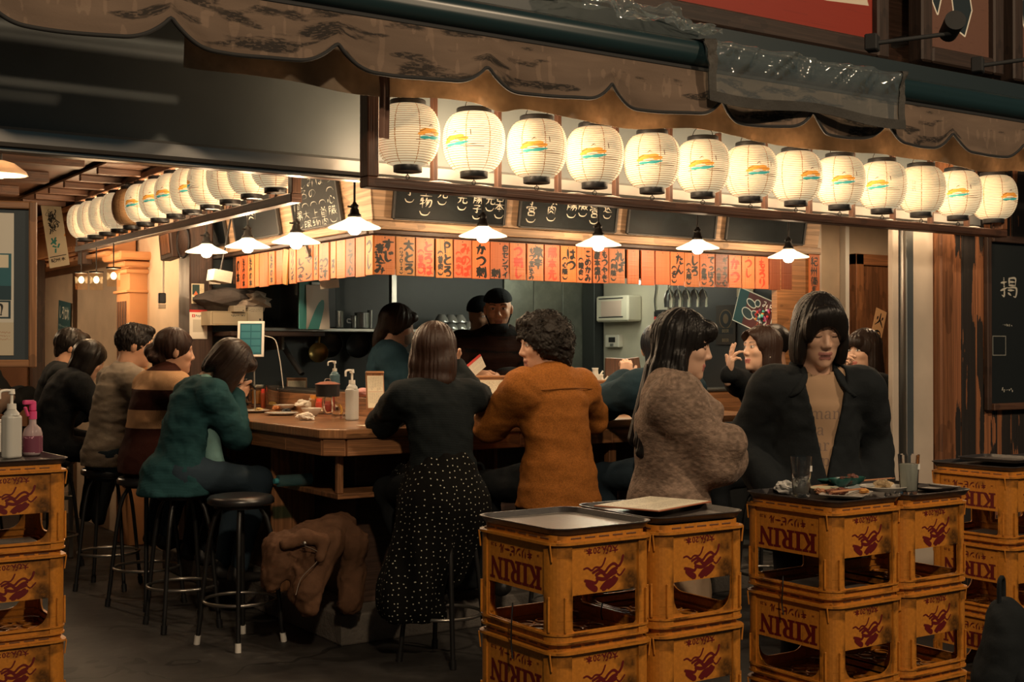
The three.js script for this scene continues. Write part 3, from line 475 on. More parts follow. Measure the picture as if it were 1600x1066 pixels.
// ---------- awning, signs, street ----------
{
  const V = 4.1, aw = thing('awning', 'stained brown scalloped awning with dark cassette rolled above the lanterns', 'awning', W(0, 0, V));
  const peaks = [-0.45, 0.17, 0.78, 1.389, 1.992, 2.631, 3.227, 3.82, 4.36, 4.87, 5.387, 5.97, 6.5, 7.1];
  const drop = (u) => { let k = 0; while (k < peaks.length - 2 && u > peaks[k + 1]) k++; const f = Math.max(0, Math.min(1, (u - peaks[k]) / (peaks[k + 1] - peaks[k]))); const e = Math.min(f, 1 - f) * 2; return 0.105 + 0.085 * (1 - Math.pow(1 - Math.min(1, e * 1.9), 2.2)) * (0.84 + 0.2 * Math.sin(Math.PI * Math.pow(f, 0.8))); };
  const fold = (u, t) => 0.012 * Math.sin(u * 9) * t + 0.02 * t * t * Math.sin(u * 10.4 + 1) + 0.008 * PN.noise(u * 9, t * 3, 1) * t;
  const fA = (s, t) => { const u = -0.45 + 7.5 * s; return V3(u, 2.632 - drop(u) * t, fold(u, t)); };
  part(aw, 'valance', sheet(fA, 420, 10, 0.004, [7.5, 0.24]), mat.valance);
  const tr = []; for (let k = 0; k <= 420; k++) tr.push(fA(k / 420, 1).add(V3(0, -0.002, 0.002)));
  part(aw, 'edge_binding', clean(new THREE.TubeGeometry(new THREE.CatmullRomCurve3(tr), 900, 0.0075, 6)), mat.hem);
  part(aw, 'cassette', mv(ext(rrect(0.15, 0.115, 0.05), 8.6, 0).rotateY(Math.PI / 2), -0.7, 2.712, -0.06), mat.tealDark);
  part(aw, 'cassette_rail', bx(-0.7, 7.9, 2.637, 2.655, 0.015, 0.09).translate(0, 0, 0), mat.blackMatte);
  part(aw, 'back_rail', bx(-0.7, 7.9, 2.79, 2.87, 0.1, 0.5), M([0.018, 0.03, 0.035], 0.45));
  // tan inner cloth between the scallops and the lanterns
  const sag = (u) => 2.405 + 0.012 * Math.sin(u * 5.2) + 0.014 * PN.noise(u * 3, 0, 0) - 0.025 * Math.exp(-Math.pow((u - 2.78) / 0.07, 2));
  part(aw, 'inner_cloth', sheet((s, t) => { const u = 1.5 + 4.95 * s; return V3(u, 2.64 + (sag(u) - 2.64) * t, -0.17 + 0.02 * t * Math.sin(u * 7) + 0.012 * PN.noise(u * 8, t * 2, 5)); }, 260, 8, 0.003, [4.95, 0.25]), mat.tan);
  for (const u of [0.2, 2.2, 4.2, 6.2]) part(aw, 'bracket', bx(u, u + 0.05, 2.66, 2.72, 0.1, 0.6), mat.iron);
  // clear sheet thrown over the awning with a grey hem
  const pl = thing('plastic_sheet', 'crumpled clear plastic sheet with grey hem thrown over the awning', 'sheet', W(0, 0, V));
  const u0 = at(1102, 150, { V: 4.06 }).x, u1 = at(1408, 170, { V: 4.06 }).x;
  const fP = (s, t) => { const u = u0 + (u1 - u0) * s, ph = s * 9, wr = (0.05 * PN.noise(s * 9 + t * 1.5, t * 1.2, 3) + 0.045 * Math.abs(PN.noise(s * 15 + t * 4, t * 1.6, 9)) + 0.006 * PN.noise(s * 40, t * 12, 4)) * Math.sin(Math.PI * Math.min(1, t * 1.3 + 0.1)); const y = t < 0.3 ? 2.785 - t * 0.07 : 2.764 - (t - 0.3) * 0.375 - 0.012 * Math.sin(ph) * t; const z = t < 0.3 ? -0.12 + t * 0.5 : 0.04 + 0.02 * t; return V3(u + 0.012 * PN.noise(t * 4, s * 3, 2), y, z + wr); };
  part(pl, 'film', sheet(fP, 90, 44, 0.0012, [1.3, 0.4]), mat.clearSheet);
  const hemM = M([0.09, 0.085, 0.075], 0.9, { map: T.blot, bump: T.grit, bumpScale: 0.003 });
  part(pl, 'hem', sheet((s, t) => fP(s, 0.88 + 0.12 * t).add(V3(0, -0.004, 0.006)), 60, 4, 0.004, [1.3, 0.05]), hemM);
  for (const e of [0, 1]) part(pl, 'side_hem', sheet((s, t) => fP(e ? 0.965 + 0.035 * s : 0.035 * s, t).add(V3(0, 0, 0.005)), 3, 30, 0.004, [0.05, 0.4]), hemM);
  const pu = thing('plastic_bundle', 'bunched clear plastic film lying folded on top of the awning cassette', 'plastic film', W(0, 0, V));
  const b0 = at(862, 20, { V: 4.1 }).x, b1 = at(1120, 60, { V: 4.1 }).x;
  part(pu, 'film', sheet((s, t) => { const w = 0.5 + 0.5 * Math.sin(Math.PI * s), n = PN.noise(s * 6, t * 3, 7) * 0.07 + Math.abs(PN.noise(s * 11, t * 6, 2)) * 0.04; return V3(b0 + (b1 - b0) * s + 0.03 * PN.noise(t * 5, s * 4, 1), 2.775 + 0.12 * (1 - s * 0.6) * Math.sin(Math.PI * t) * w + n * 0.7 + 0.02, -0.16 + 0.2 * t + n); }, 70, 30, 0.0012, [0.9, 0.3]), mat.clearSheet);
}
{ // signboards on the upper facade
  const art = canvasTex(1024, 512, (g) => {
    g.fillStyle = '#8e2a17'; g.fillRect(0, 0, 640, 512); for (let k = 0; k < 900; k++) { g.fillStyle = rnd() > 0.5 ? `rgba(190,80,40,${rr(0.02, 0.08)})` : `rgba(60,14,8,${rr(0.02, 0.1)})`; g.fillRect(rr(0, 620), rr(0, 512), rr(4, 40), rr(1, 5)); }
    g.fillStyle = '#d9cdb8'; g.beginPath(); g.moveTo(0, 250); g.lineTo(600, 250); g.lineTo(620, 400); g.lineTo(560, 412); g.lineTo(300, 380); g.lineTo(0, 372); g.fill(); g.strokeStyle = 'rgba(70,70,75,.8)'; for (let k = 0; k < 60; k++) { g.lineWidth = rr(1, 4); const a = rr(300, 560); g.beginPath(); g.moveTo(a, rr(255, 330)); g.lineTo(a + rr(10, 60), rr(255, 340)); g.stroke(); }
    g.fillStyle = '#6b4a3c'; g.fillRect(640, 0, 384, 512); for (let k = 0; k < 400; k++) { g.fillStyle = `rgba(40,20,15,${rr(0.02, 0.1)})`; g.fillRect(rr(640, 1024), rr(0, 512), rr(4, 30), rr(1, 5)); }
    g.lineWidth = 14; g.lineJoin = 'round'; for (const pts of [[[720, 190], [770, 170], [790, 230], [740, 290], [715, 370], [690, 330], [680, 250]], [[800, 60], [870, 70], [860, 140], [800, 150]], [[820, 170], [870, 160], [890, 250], [910, 330], [870, 430], [820, 410], [800, 300]]]) { g.beginPath(); pts.forEach(([a, b], i) => (i ? g.lineTo(a, b) : g.moveTo(a, b))); g.closePath(); g.strokeStyle = '#e6dfcf'; g.stroke(); g.fillStyle = '#1c2a30'; g.fill(); }
  });
  const am = M([1, 1, 1], 0.6, { map: art }), fm = M([0.06, 0.035, 0.025], 0.6, { map: T.wood });
  const sign = (u0, u1, y0, y1, rect, label) => {
    const o = thing('signboard', label, 'sign', W((u0 + u1) / 2, y0, 4.52)), w = u1 - u0, h = y1 - y0;
    part(o, 'face', mv(card(w - 0.16, h - 0.16, rect, [1024, 512], 0.02), 0, h / 2, 0), am);
    for (const s of [-1, 1]) { part(o, 'frame_side', mv(cb(0.09, h, 0.1, 0.01), s * (w / 2 - 0.045), h / 2, 0), fm); part(o, 'frame_rail', mv(cb(w - 0.18, 0.09, 0.1, 0.01), 0, h / 2 + s * (h / 2 - 0.045), 0), fm); }
    for (const s of [-0.4, 0.4]) part(o, 'bracket', mv(cb(0.05, 0.05, 0.2, 0.004), s * w, 0.15, -0.14), mat.iron);
  };
  sign(1.9, 5.36, 2.965, 4.0, [0, 0, 630, 512], 'wide dark framed signboard painted red with white lettering above the awning');
  sign(5.62, 6.33, 2.99, 3.9, [650, 0, 370, 512], 'brown framed signboard with one white outlined character above the awning');
  sign(6.42, 7.2, 2.98, 3.9, [650, 0, 370, 512], 'brown framed signboard cut by the edge beyond the outlined character');
  for (const [x, y, n] of [[1487, 42, 0], [1640, 78, 1]]) {
    const p = at(x, y, { V: 4.12 }), o = thing('sign_spotlight', n ? 'black arm spotlight before the last signboard' : 'black cylindrical spotlight on an arm before the outlined sign', 'spotlight', p, 0.5);
    part(o, 'housing', cyl(0.052, 0.046, 0.15, 20).rotateZ(1.35).rotateY(0.4), mat.blackMatte); part(o, 'arm', rod(V3(-0.03, -0.04, 0), V3(-0.34, -0.12, -0.3), 0.011, 8), mat.blackMatte); part(o, 'mount', mv(cb(0.08, 0.08, 0.06, 0.006), -0.35, -0.12, -0.32), mat.blackMatte);
  }
}
{ // unseen street lamps behind the viewer, placed to light the crates and people
  const head = M([1, 0.9, 0.75], 0.5, { emissive: new THREE.Color().setRGB(1, 0.78, 0.5), emissiveIntensity: 3 });
  for (const [u, v, cd] of [[-0.4, -2.4, 82], [6.0, -1.4, 62]]) {
    const o = thing('unseen_street_lamp', u < 4 ? 'unseen tall street lamp with round head behind the viewer, lighting the crates' : 'unseen tall street lamp with round head farther along the lane, lighting the crate fronts', 'street lamp', W(u, 0, v), 0, 'unseen street lamps across the lane');
    part(o, 'base', cyl(0.1, 0.14, 0.3, 20).translate(0, 0.15, 0), mat.iron); part(o, 'pole', cyl(0.045, 0.06, 5, 16).translate(0, 2.8, 0), mat.iron); part(o, 'collar', cyl(0.1, 0.06, 0.1, 16).translate(0, 5.33, 0), mat.iron);
    part(o, 'globe', ball(0.2, 1, 1, 1, 24).translate(0, 5.56, 0), head); part(o, 'cap', cyl(0.03, 0.12, 0.06, 16).translate(0, 5.78, 0), mat.iron);
    bulbLight(o, V3(0, 5.56, 0), new THREE.Color().setRGB(1, 0.74, 0.48), cd, 10);
  }
}

// ---------- the bar ----------
const CT = 1.064;                                        // height of the worktop
{
  const poly = [[2.7, 5.46], [5.5, 5.46], [5.5, 6.16], [3.32, 6.16], [3.32, 8.3], [2.606, 8.3], [2.606, 5.555]];
  const inset = (d) => [[2.7 + d * 0.4, 5.46 + d], [6.04, 5.46 + d], [6.04, 5.95], [3.1, 5.95], [3.1, 8.28], [2.606 + d, 8.28], [2.606 + d, 5.555 + d * 0.4]];
  const flat = (pts, y0, h, bev = 0) => uvm(ext(shape2(pts), h - 2 * bev, bev, 2).rotateX(-Math.PI / 2).translate(0, y0 + bev, 0), 0);
  const bar = thing('bar_counter', 'L-shaped varnished wooden bar counter with chamfered corner and open shelf', 'counter', V3(0, 0, 0));
  part(bar, 'worktop', flat(poly, CT - 0.045, 0.045, 0.006), mat.counter);
  // apron boards, one by one
  const ap = (a, b) => { const d = b.clone().sub(a), l = d.length(); const g = cb(l - 0.002, 0.082, 0.022, 0.003).rotateY(-Math.atan2(d.z, d.x)); return mv(g, (a.x + b.x) / 2, CT - 0.087, (a.z + b.z) / 2); };
  const line = [[2.632, 8.2], [2.632, 7.6], [2.632, 7.0], [2.632, 6.42], [2.632, 5.98], [2.632, 5.565], [2.712, 5.485], [3.1, 5.485], [3.7, 5.485], [4.3, 5.485], [4.9, 5.485], [5.48, 5.485]];
  for (let k = 0; k + 1 < line.length; k++) part(bar, 'apron_board', ap(W(line[k][0], 0, line[k][1]), W(line[k + 1][0], 0, line[k + 1][1])), mat.apron);
  // base cabinet, shelf box under the corner, legs
  part(bar, 'base_panel', merge([bx(2.95, 5.45, 0.15, CT - 0.13, 5.86, 5.95), bx(2.98, 3.1, 0.15, CT - 0.13, 5.95, 8.25)]), mat.darkWood);
  part(bar, 'shelf_board', flat([[2.71, 5.57], [3.6, 5.57], [3.6, 5.85], [2.94, 5.85], [2.94, 6.36], [2.71, 6.36]], 0.722, 0.026, 0.004), mat.apron);
  part(bar, 'shelf_post', bx(2.71, 2.742, 0.748, CT - 0.127, 5.57, 5.602), mat.apron);
  part(bar, 'shelf_side', bx(2.71, 2.96, 0.15, CT - 0.127, 6.362, 6.385), mat.apron); part(bar, 'shelf_side', bx(3.602, 3.625, 0.4, CT - 0.127, 5.57, 5.86), mat.apron);
  for (const u of [4.35, 5.1]) part(bar, 'leg', bx(u, u + 0.05, 0.15, CT - 0.127, 5.56, 5.61), mat.apron);
  for (const v of [7.0, 7.7]) part(bar, 'leg', bx(2.72, 2.77, 0.15, CT - 0.127, v, v + 0.05), mat.apron);
  part(bar, 'ledge', merge([bx(3.322, 6.05, 0.9, 1.17, 6.162, 6.34), bx(3.322, 3.5, 0.9, 1.17, 6.34, 8.2)]), mat.apron);
  part(bar, 'ledge_top', merge([bx(3.322, 6.05, 1.171, 1.19, 6.155, 6.42), bx(3.322, 3.58, 1.171, 1.19, 6.42, 8.2)]), M([0.2, 0.19, 0.17], 0.4, { metalness: 0.6, map: T.blot }));
  struct('curb', uvm(ext(shape2([[2.76, 5.635], [6.05, 5.635], [6.05, 6.1], [3.1, 6.1], [3.1, 8.28], [2.76, 8.28]]), 0.13, 0.01, 2).rotateX(-Math.PI / 2).translate(0, 0.01, 0), 0), mat.concrete);
  struct('floor_kitchen', bx(3.5, 6.3, 0, 0.12, 6.36, 8.3), mat.concrete);
}
// ---------- stools ----------
const STOOL = (() => {
  const o = thing('bar_stool', 'empty black bar stool with round padded seat and white rubber feet', 'stool', W(2.384, 0, 5.98), 0.35);
  part(o, 'seat', lathe([[0, 0.728], [0.12, 0.73], [0.15, 0.724], [0.163, 0.71], [0.163, 0.69], [0.15, 0.682], [0, 0.682]], 40), M([0.015, 0.015, 0.017], 0.32, { clearcoat: 0.5, clearcoatRoughness: 0.3 }));
  part(o, 'seat_plate', cyl(0.13, 0.13, 0.014, 24).translate(0, 0.675, 0), mat.iron);
  for (let k = 0; k < 4; k++) { const a = k * Math.PI / 2 + 0.785, c = Math.cos(a), s = Math.sin(a); part(o, 'leg', tube([V3(c * 0.09, 0.672, s * 0.09), V3(c * 0.13, 0.6, s * 0.13), V3(c * 0.205, 0.04, s * 0.205)], 0.0115, 10, 8), mat.iron); part(o, 'foot_cap', rod(V3(c * 0.2045, 0.044, s * 0.2045), V3(c * 0.21, 0, s * 0.21), 0.0155, 10), mat.whitePlastic); }
  part(o, 'foot_ring', clean(new THREE.TorusGeometry(0.178, 0.0085, 8, 40)).rotateX(Math.PI / 2).translate(0, 0.215, 0), M([0.35, 0.33, 0.3], 0.3, { metalness: 0.9 }));
  return o;
})();
const SEATS = { teal: [2.28, 6.52], stripe: [2.3, 7.18], grey: [2.28, 7.84], hood: [2.15, 8.74], polka: [3.05, 5.15], curly: [3.72, 5.08], navy: [4.4, 5.1], smoker: [5.12, 5.1] };
const seatLabel = { teal: 'under the person in the teal cardigan', stripe: 'under the person in the striped sweater', grey: 'under the man in the grey shirt', hood: 'under the person in the dark hoodie', polka: 'under the polka dot skirt', curly: 'under the man in the rust jacket', navy: 'under the person in the navy coat', smoker: 'under the woman with her hand at her mouth' };
for (const k of Object.keys(SEATS)) copyOf(STOOL, 'black bar stool with chrome foot ring ' + seatLabel[k], W(SEATS[k][0], 0, SEATS[k][1]), 0.2 + SEATS[k][1] * 3.1).traverse((c) => { if (c.name === 'foot_cap') c.material = mat.iron; });

// ---------- tableware on the bar ----------
const onBar = (px, py) => { let p = at(px, py, { Y: CT }); while (p.x > 3.27 && -p.z > 6.11) p = at(px, ++py, { Y: CT }); return p; };
const beerM = M([1, 0.72, 0.2], 0.05, { transmission: 1, ior: 1.33, thickness: 0.05, attenuationColor: new THREE.Color().setRGB(0.95, 0.5, 0.08), attenuationDistance: 0.05 });
const thickGlass = M([1, 1, 1], 0.02, { transmission: 1, ior: 1.45, thickness: 0.01 });
const paleDrink = M([0.85, 0.88, 0.82], 0.2, { transmission: 0.75, thickness: 0 });
function mug(pos, fill, yaw, label, foam) {
  const o = thing('beer_mug', label, 'mug', pos, yaw);
  part(o, 'glass', lathe([[0, 0.002], [0.04, 0.002], [0.042, 0.012], [0.0405, 0.03], [0.044, 0.15], [0.041, 0.15], [0.037, 0.03], [0.034, 0.02], [0, 0.02]], 32), thickGlass);
  part(o, 'handle', tube([V3(0.04, 0.125, 0), V3(0.075, 0.125, 0), V3(0.085, 0.1, 0), V3(0.082, 0.05, 0), V3(0.068, 0.032, 0), V3(0.04, 0.035, 0)], 0.008, 24, 8), thickGlass);
  if (fill) part(o, 'beer', lathe([[0, 0.021], [0.033, 0.021], [0.0355, 0.03], [0.0355 + 0.004 * fill, 0.03 + 0.1 * fill], [0, 0.03 + 0.1 * fill]], 28), M([0.9, 0.45, 0.06], 0.2, { transmission: 0.6 }));
  if (foam) part(o, 'foam', lathe([[0, 0.131], [0.039, 0.131], [0.0395, 0.143], [0.03, 0.147], [0, 0.146]], 28), M([0.8, 0.72, 0.58], 0.8));
  return o;
}
mug(onBar(402, 634), 0.8, 2.2, 'thick glass beer mug filled with amber beer beside the phone', true);
mug(onBar(426, 637), 0, 0.4, 'empty thick glass mug with handle and lemon slice before the menu stand');
mug(onBar(530, 655), 0, 2.6, 'tall empty glass mug with orange peel beside the white pump bottle');
solo('lemon_slice', cyl(0.026, 0.026, 0.006, 20).rotateX(0.5).translate(0, 0.03, 0), M([0.75, 0.5, 0.12], 0.5), 'lemon slice inside the empty mug before the menu stand', 'lemon').position.copy(onBar(426, 637));
solo('orange_peel', tube([V3(0, 0.025, 0.02), V3(0.015, 0.05, 0), V3(0.01, 0.075, -0.018)], 0.008, 12, 6), M([0.85, 0.42, 0.06], 0.5), 'curled orange peel inside the tall mug', 'peel').position.copy(onBar(530, 655));
function pumpBottle(pos, yaw, label, body, s = 1) {
  const o = thing('pump_bottle', label, 'bottle', pos, yaw); o.scale.setScalar(s);
  part(o, 'body', uvm(ext(rrect(0.078, 0.052, 0.018), 0.15, 0.01, 3).rotateX(-Math.PI / 2).translate(0, 0.01, 0)), body);
  part(o, 'shoulder', lathe([[0.03, 0.168], [0.029, 0.178], [0.02, 0.188], [0.016, 0.194], [0, 0.194]], 24), body);
  part(o, 'collar', cyl(0.017, 0.018, 0.022, 24).translate(0, 0.204, 0), mat.whitePlastic);
  part(o, 'pump_head', merge([cyl(0.006, 0.006, 0.045, 10).translate(0, 0.237, 0), cyl(0.011, 0.013, 0.02, 16).translate(0, 0.263, 0), tube([V3(0.008, 0.266, 0), V3(-0.04, 0.268, 0), V3(-0.062, 0.262, 0), V3(-0.064, 0.236, 0)], 0.0055, 16, 8)]), mat.whitePlastic);
  return o;
}
const milky = M([0.62, 0.62, 0.58], 0.35, { transmission: 0.25 });
pumpBottle(onBar(550, 657), 0.55, 'white translucent pump bottle on the bar beside the chamfered corner', milky);
pumpBottle(at(391, 600, { U: 3.42 }).setY(1.19), 0.55, 'white pump bottle beyond the beer mug on the bar', milky, 0.95);
// menu stands
const misc = canvasTex(2048, 1024, (g) => {
  g.fillStyle = '#cfc6ae'; g.fillRect(0, 0, 2048, 1024);
  // 0,0 menu page 256x384
  g.fillStyle = '#e2d8bd'; g.fillRect(0, 0, 256, 384); vscribble(g, 12, 16, 232, 165, 17, '#241c16', 2.6); vscribble(g, 12, 205, 232, 165, 15, '#2c1c14', 2.6); g.fillStyle = 'rgba(150,60,40,.6)'; g.fillRect(10, 190, 236, 4);
  // 256,0 wide menu 384x256
  g.fillStyle = '#ded5bd'; g.fillRect(256, 0, 384, 256); vscribble(g, 266, 14, 364, 110, 26, '#241c16', 2.6); vscribble(g, 266, 140, 364, 100, 22, '#3a1a14', 2.6);
  // 640,0 posters: green and white notice 160x256
  g.fillStyle = '#d8cba8'; g.fillRect(640, 0, 160, 256); g.fillStyle = '#1d3b38'; g.fillRect(650, 12, 92, 130); g.fillStyle = '#c96a3a'; g.beginPath(); g.moveTo(696, 90); g.lineTo(730, 150); g.lineTo(662, 150); g.fill(); scribble(g, 746, 14, 46, 220, 12, '#8a5a2a', 3); g.fillStyle = '#3b4a48'; g.fillRect(652, 172, 40, 26); g.fillStyle = '#28625c'; g.fillRect(708, 172, 34, 26); scribble(g, 650, 210, 90, 34, 3, '#a0432a', 2);
  // 800,0 payment sticker 160x256: red band, mark and word, code left out
  g.fillStyle = '#ded6c6'; g.fillRect(800, 0, 160, 256); g.fillStyle = '#b8281f'; g.fillRect(800, 0, 160, 22); g.fillStyle = '#c0302a'; g.fillRect(822, 40, 26, 26); g.fillStyle = '#e8e0d0'; g.fillRect(832, 44, 6, 18); g.fillStyle = '#333'; g.font = 'bold 26px sans-serif'; g.fillText('PayPay', 852, 62); g.fillStyle = '#bdb5a4'; g.fillRect(830, 86, 100, 110);
  // 960,0 sketch poster 256x192
  g.fillStyle = '#5a1d17'; g.fillRect(960, 0, 256, 192); g.fillStyle = '#1f4a4a'; g.fillRect(960, 0, 70, 192); g.strokeStyle = '#e0dac8'; g.lineWidth = 6; g.strokeRect(963, 3, 250, 186); for (const [x, y, rx, ry] of [[1060, 60, 34, 18], [1100, 46, 18, 18], [1050, 120, 40, 26], [1110, 112, 36, 20], [1160, 120, 22, 16]]) { g.beginPath(); g.ellipse(x, y, rx, ry, 0.3, 0, 7); g.fillStyle = '#2b3a3a'; g.fill(); g.stroke(); } htext(g, 'み白', 1130, 14, 44, '#e8dfd0', 3); htext(g, '込物', 1120, 140, 44, '#d6622a', 3);
  // 1216,0 beer poster 192x256
  g.fillStyle = '#3a2a1e'; g.fillRect(1216, 0, 192, 256); g.fillStyle = '#14100e'; g.beginPath(); g.arc(1312, 90, 52, 0, 7); g.fill(); g.strokeStyle = '#8a6a3c'; g.lineWidth = 5; g.beginPath(); g.arc(1312, 90, 58, 0, 7); g.stroke(); g.fillStyle = '#7a6040'; g.beginPath(); g.ellipse(1312, 88, 26, 32, 0, 0, 7); g.fill(); g.fillStyle = '#1a1410'; g.fillRect(1240, 146, 144, 40); g.fillStyle = '#9a8058'; g.font = 'bold 28px sans-serif'; g.fillText('BEER', 1276, 176); g.fillText('BEER', 1276, 236);
  // 1408,0 charcoal plaque 96x384 ; 1504,0 fire sticker 128x512
  g.fillStyle = '#b8622e'; g.fillRect(1408, 0, 96, 384); for (let k = 0; k < 60; k++) { g.fillStyle = `rgba(70,25,8,${rr(0.05, 0.16)})`; g.fillRect(1408 + rr(0, 96), 0, rr(1, 3), 384); } vtext(g, '紀州備長炭', 1416, 22, 70, '#1c120c', 5);
  g.fillStyle = '#d9a878'; g.fillRect(1504, 0, 128, 512); vtext(g, '火の用心', 1516, 24, 108, '#16110e', 8, 1.08);
  // 1632,0 hanging scroll 128x512
  g.fillStyle = '#c9bda2'; g.fillRect(1632, 0, 128, 512); g.strokeStyle = '#16181a'; for (let k = 0; k < 34; k++) { g.lineWidth = rr(2, 9); g.beginPath(); const x = 1690 + rr(-26, 26), y = rr(50, 230); g.moveTo(x, y); g.quadraticCurveTo(x + rr(-30, 30), y + rr(0, 30), x + rr(-20, 24), y + rr(20, 50)); g.stroke(); } g.strokeStyle = '#2f7f78'; g.lineWidth = 11; for (let k = 0; k < 12; k++) { g.beginPath(); const x = 1690 + rr(-22, 26), y = rr(280, 370); g.moveTo(x, y); g.lineTo(x + rr(-20, 26), y + rr(6, 34)); g.stroke(); } htext(g, '紀州本', 1646, 440, 32, '#2a211b', 2.4); g.fillStyle = '#1c1a18'; g.fillRect(1642, 424, 106, 6);
  // 1760,0 notice board poster 288x512
  g.fillStyle = '#d5cfc0'; g.fillRect(1760, 0, 288, 512); htext(g, '激済', 1850, 96, 74, '#2d4a58', 5); g.fillStyle = '#27626c'; g.fillRect(1770, 190, 268, 150); g.strokeStyle = '#d88a3a'; g.lineWidth = 12; g.beginPath(); g.arc(1850, 320, 100, 3.5, 6.2); g.stroke(); g.strokeStyle = '#d8c060'; g.beginPath(); g.arc(1850, 320, 84, 3.5, 6.2); g.stroke(); g.fillStyle = '#ddd2b8'; g.fillRect(1958, 196, 70, 60); g.fillStyle = '#173a44'; g.fillRect(1770, 340, 268, 66); g.fillStyle = '#d5cfc0'; g.fillRect(1770, 408, 268, 84); g.strokeStyle = '#1c3a44'; g.lineWidth = 8; g.strokeRect(1776, 412, 256, 76); htext(g, 'みのコ', 1800, 414, 72, '#1c1a18', 5);
  // second row: teal notice 0,512 256x192 ; fox paper bag 256,512 ; white box fronts 512,512
  g.fillStyle = '#28545a'; g.fillRect(0, 512, 256, 192); htext(g, 'しろはれ', 20, 530, 54, '#d8d4c4', 4); scribble(g, 14, 600, 228, 92, 5, '#b8c4b8', 3);
  g.fillStyle = '#c9bca2'; g.fillRect(256, 512, 192, 192); scribble(g, 280, 560, 140, 60, 3, '#a06040', 3);
  g.fillStyle = '#c2b394'; g.fillRect(512, 512, 256, 128); scribble(g, 650, 540, 96, 26, 1, '#3a3a38', 5); g.strokeStyle = '#7a6a50'; g.lineWidth = 3; g.strokeRect(524, 522, 232, 108);
  g.fillStyle = '#b8ac96'; g.fillRect(768, 512, 192, 192); scribble(g, 780, 530, 160, 40, 2, '#4a4640', 4); g.fillStyle = '#2a2a2a'; g.fillRect(910, 650, 24, 24);
  g.fillStyle = '#a9a498'; g.fillRect(960, 512, 192, 256); g.fillStyle = '#2a5a62'; g.fillRect(980, 520, 168, 240); g.fillStyle = '#3a7078'; for (let k = 0; k < 8; k++) g.fillRect(990 + (k % 2) * 78, 532 + (k >> 1) * 56, 70, 46);
  g.fillStyle = '#d6cfbe'; g.fillRect(1152, 512, 192, 256); vscribble(g, 1164, 524, 168, 110, 12, '#444', 1.4); scribble(g, 1164, 650, 168, 90, 7, '#555', 1.5);
  g.fillStyle = '#6a3246'; g.fillRect(1344, 512, 192, 192); g.fillStyle = '#c07a92'; scribble(g, 1356, 530, 168, 60, 3, '#dcaabb', 4); g.fillStyle = '#ded6d0'; g.fillRect(1460, 640, 60, 44); for (let k = 0; k < 14; k++) { g.fillStyle = '#222'; g.fillRect(1464 + k * 3.8, 645, rr(1, 2.6), 34); }
  g.fillStyle = '#cdc6b6'; g.fillRect(1536, 512, 256, 256); scribble(g, 1556, 560, 216, 150, 8, '#8a8478', 2);
  g.fillStyle = '#12181a'; g.fillRect(1792, 512, 256, 512); htext(g, '掲', 1826, 620, 70, '#b8b4a8', 3.5); g.strokeStyle = '#8a8880'; g.lineWidth = 3; g.strokeRect(1800, 810, 50, 60); scribble(g, 1840, 760, 40, 24, 1, '#aaa69a', 3); scribble(g, 1836, 965, 46, 30, 1, '#b0aca0', 4);
});
const miscM = M([1, 1, 1], 0.6, { map: misc }), MS = [2048, 1024];
function menuStand(px0, px1, pyb, h, rect, label, plane, yaw, tilt = -0.12) {
  const a = at(px0, pyb, plane), b = at(px1, pyb, plane), o = thing('menu_stand', label, 'menu', a.clone().add(b).multiplyScalar(0.5), yaw); o.rotation.order = 'YXZ'; o.rotation.x = tilt;
  const w = Math.abs(a.distanceTo(b));
  part(o, 'board', mv(cb(w, h, 0.012, 0.003), 0, h / 2, 0), mat.counter); part(o, 'page', mv(card(w * 0.88, h * 0.84, rect, MS, 0.002), 0, h * 0.46, 0.0075), miscM);
  part(o, 'top_strip', mv(cb(w, h * 0.07, 0.02, 0.003), 0, h * 0.965, 0.003), mat.counter);
  part(o, 'prop_leg', mv(cb(0.02, h * 0.8, 0.006, 0.002).rotateX(0.35), 0, h * 0.4, -h * 0.15), mat.apron);
}
menuStand(447, 479, 632, 0.185, [0, 0, 256, 384], 'wooden menu stand with a handwritten page behind the mugs', { Y: CT }, -0.62);
menuStand(574, 600, 640, 0.2, [0, 0, 256, 384], 'wooden menu stand half hidden by the black sweater', { V: 5.95 }, -0.2);
menuStand(733, 800, 645, 0.2, [256, 0, 384, 256], 'wide wooden menu stand between the seated pair', { V: 5.8 }, -0.15);
menuStand(932, 990, 648, 0.2, [256, 0, 384, 256], 'wide wooden menu stand beside the rust jacket', { V: 5.8 }, -0.15);
// plates, bowls, towels, food
const plateG = (r, h) => lathe([[0, 0.004], [r * 0.55, 0.004], [r * 0.6, 0], [r * 0.64, 0.004], [r, h], [r * 0.97, h + 0.003], [r * 0.6, 0.009], [0, 0.009]], 36);
const bowlG = (r, h) => lathe([[0, 0.006], [r * 0.45, 0.006], [r * 0.48, 0], [r * 0.52, 0.006], [r * 0.85, h * 0.55], [r, h], [r * 0.95, h], [r * 0.8, h * 0.58], [r * 0.45, 0.012], [0, 0.012]], 36);
const plate = (pos, r, h, label, m = mat.ceramic) => { const o = solo('plate', plateG(r, h), m, label, 'plate'); o.position.copy(pos); return o; };
const bowl = (pos, r, h, label, m = mat.ceramic) => { const o = solo('bowl', bowlG(r, h), m, label, 'bowl'); o.position.copy(pos); return o; };
function lump(r, amp, f, sd, sq = 0.6) { const g = new THREE.IcosahedronGeometry(r, 3), p = g.attributes.position; for (let i = 0; i < p.count; i++) { const v = V3().fromBufferAttribute(p, i), k = 1 + amp * fbm3(v.x * f + sd, v.y * f, v.z * f); p.setXYZ(i, v.x * k, (v.y * k) * sq, v.z * k); } g.computeVertexNormals(); return clean(g); }
plate(onBar(399, 645), 0.085, 0.014, 'small white plate of pickles beside the phone');
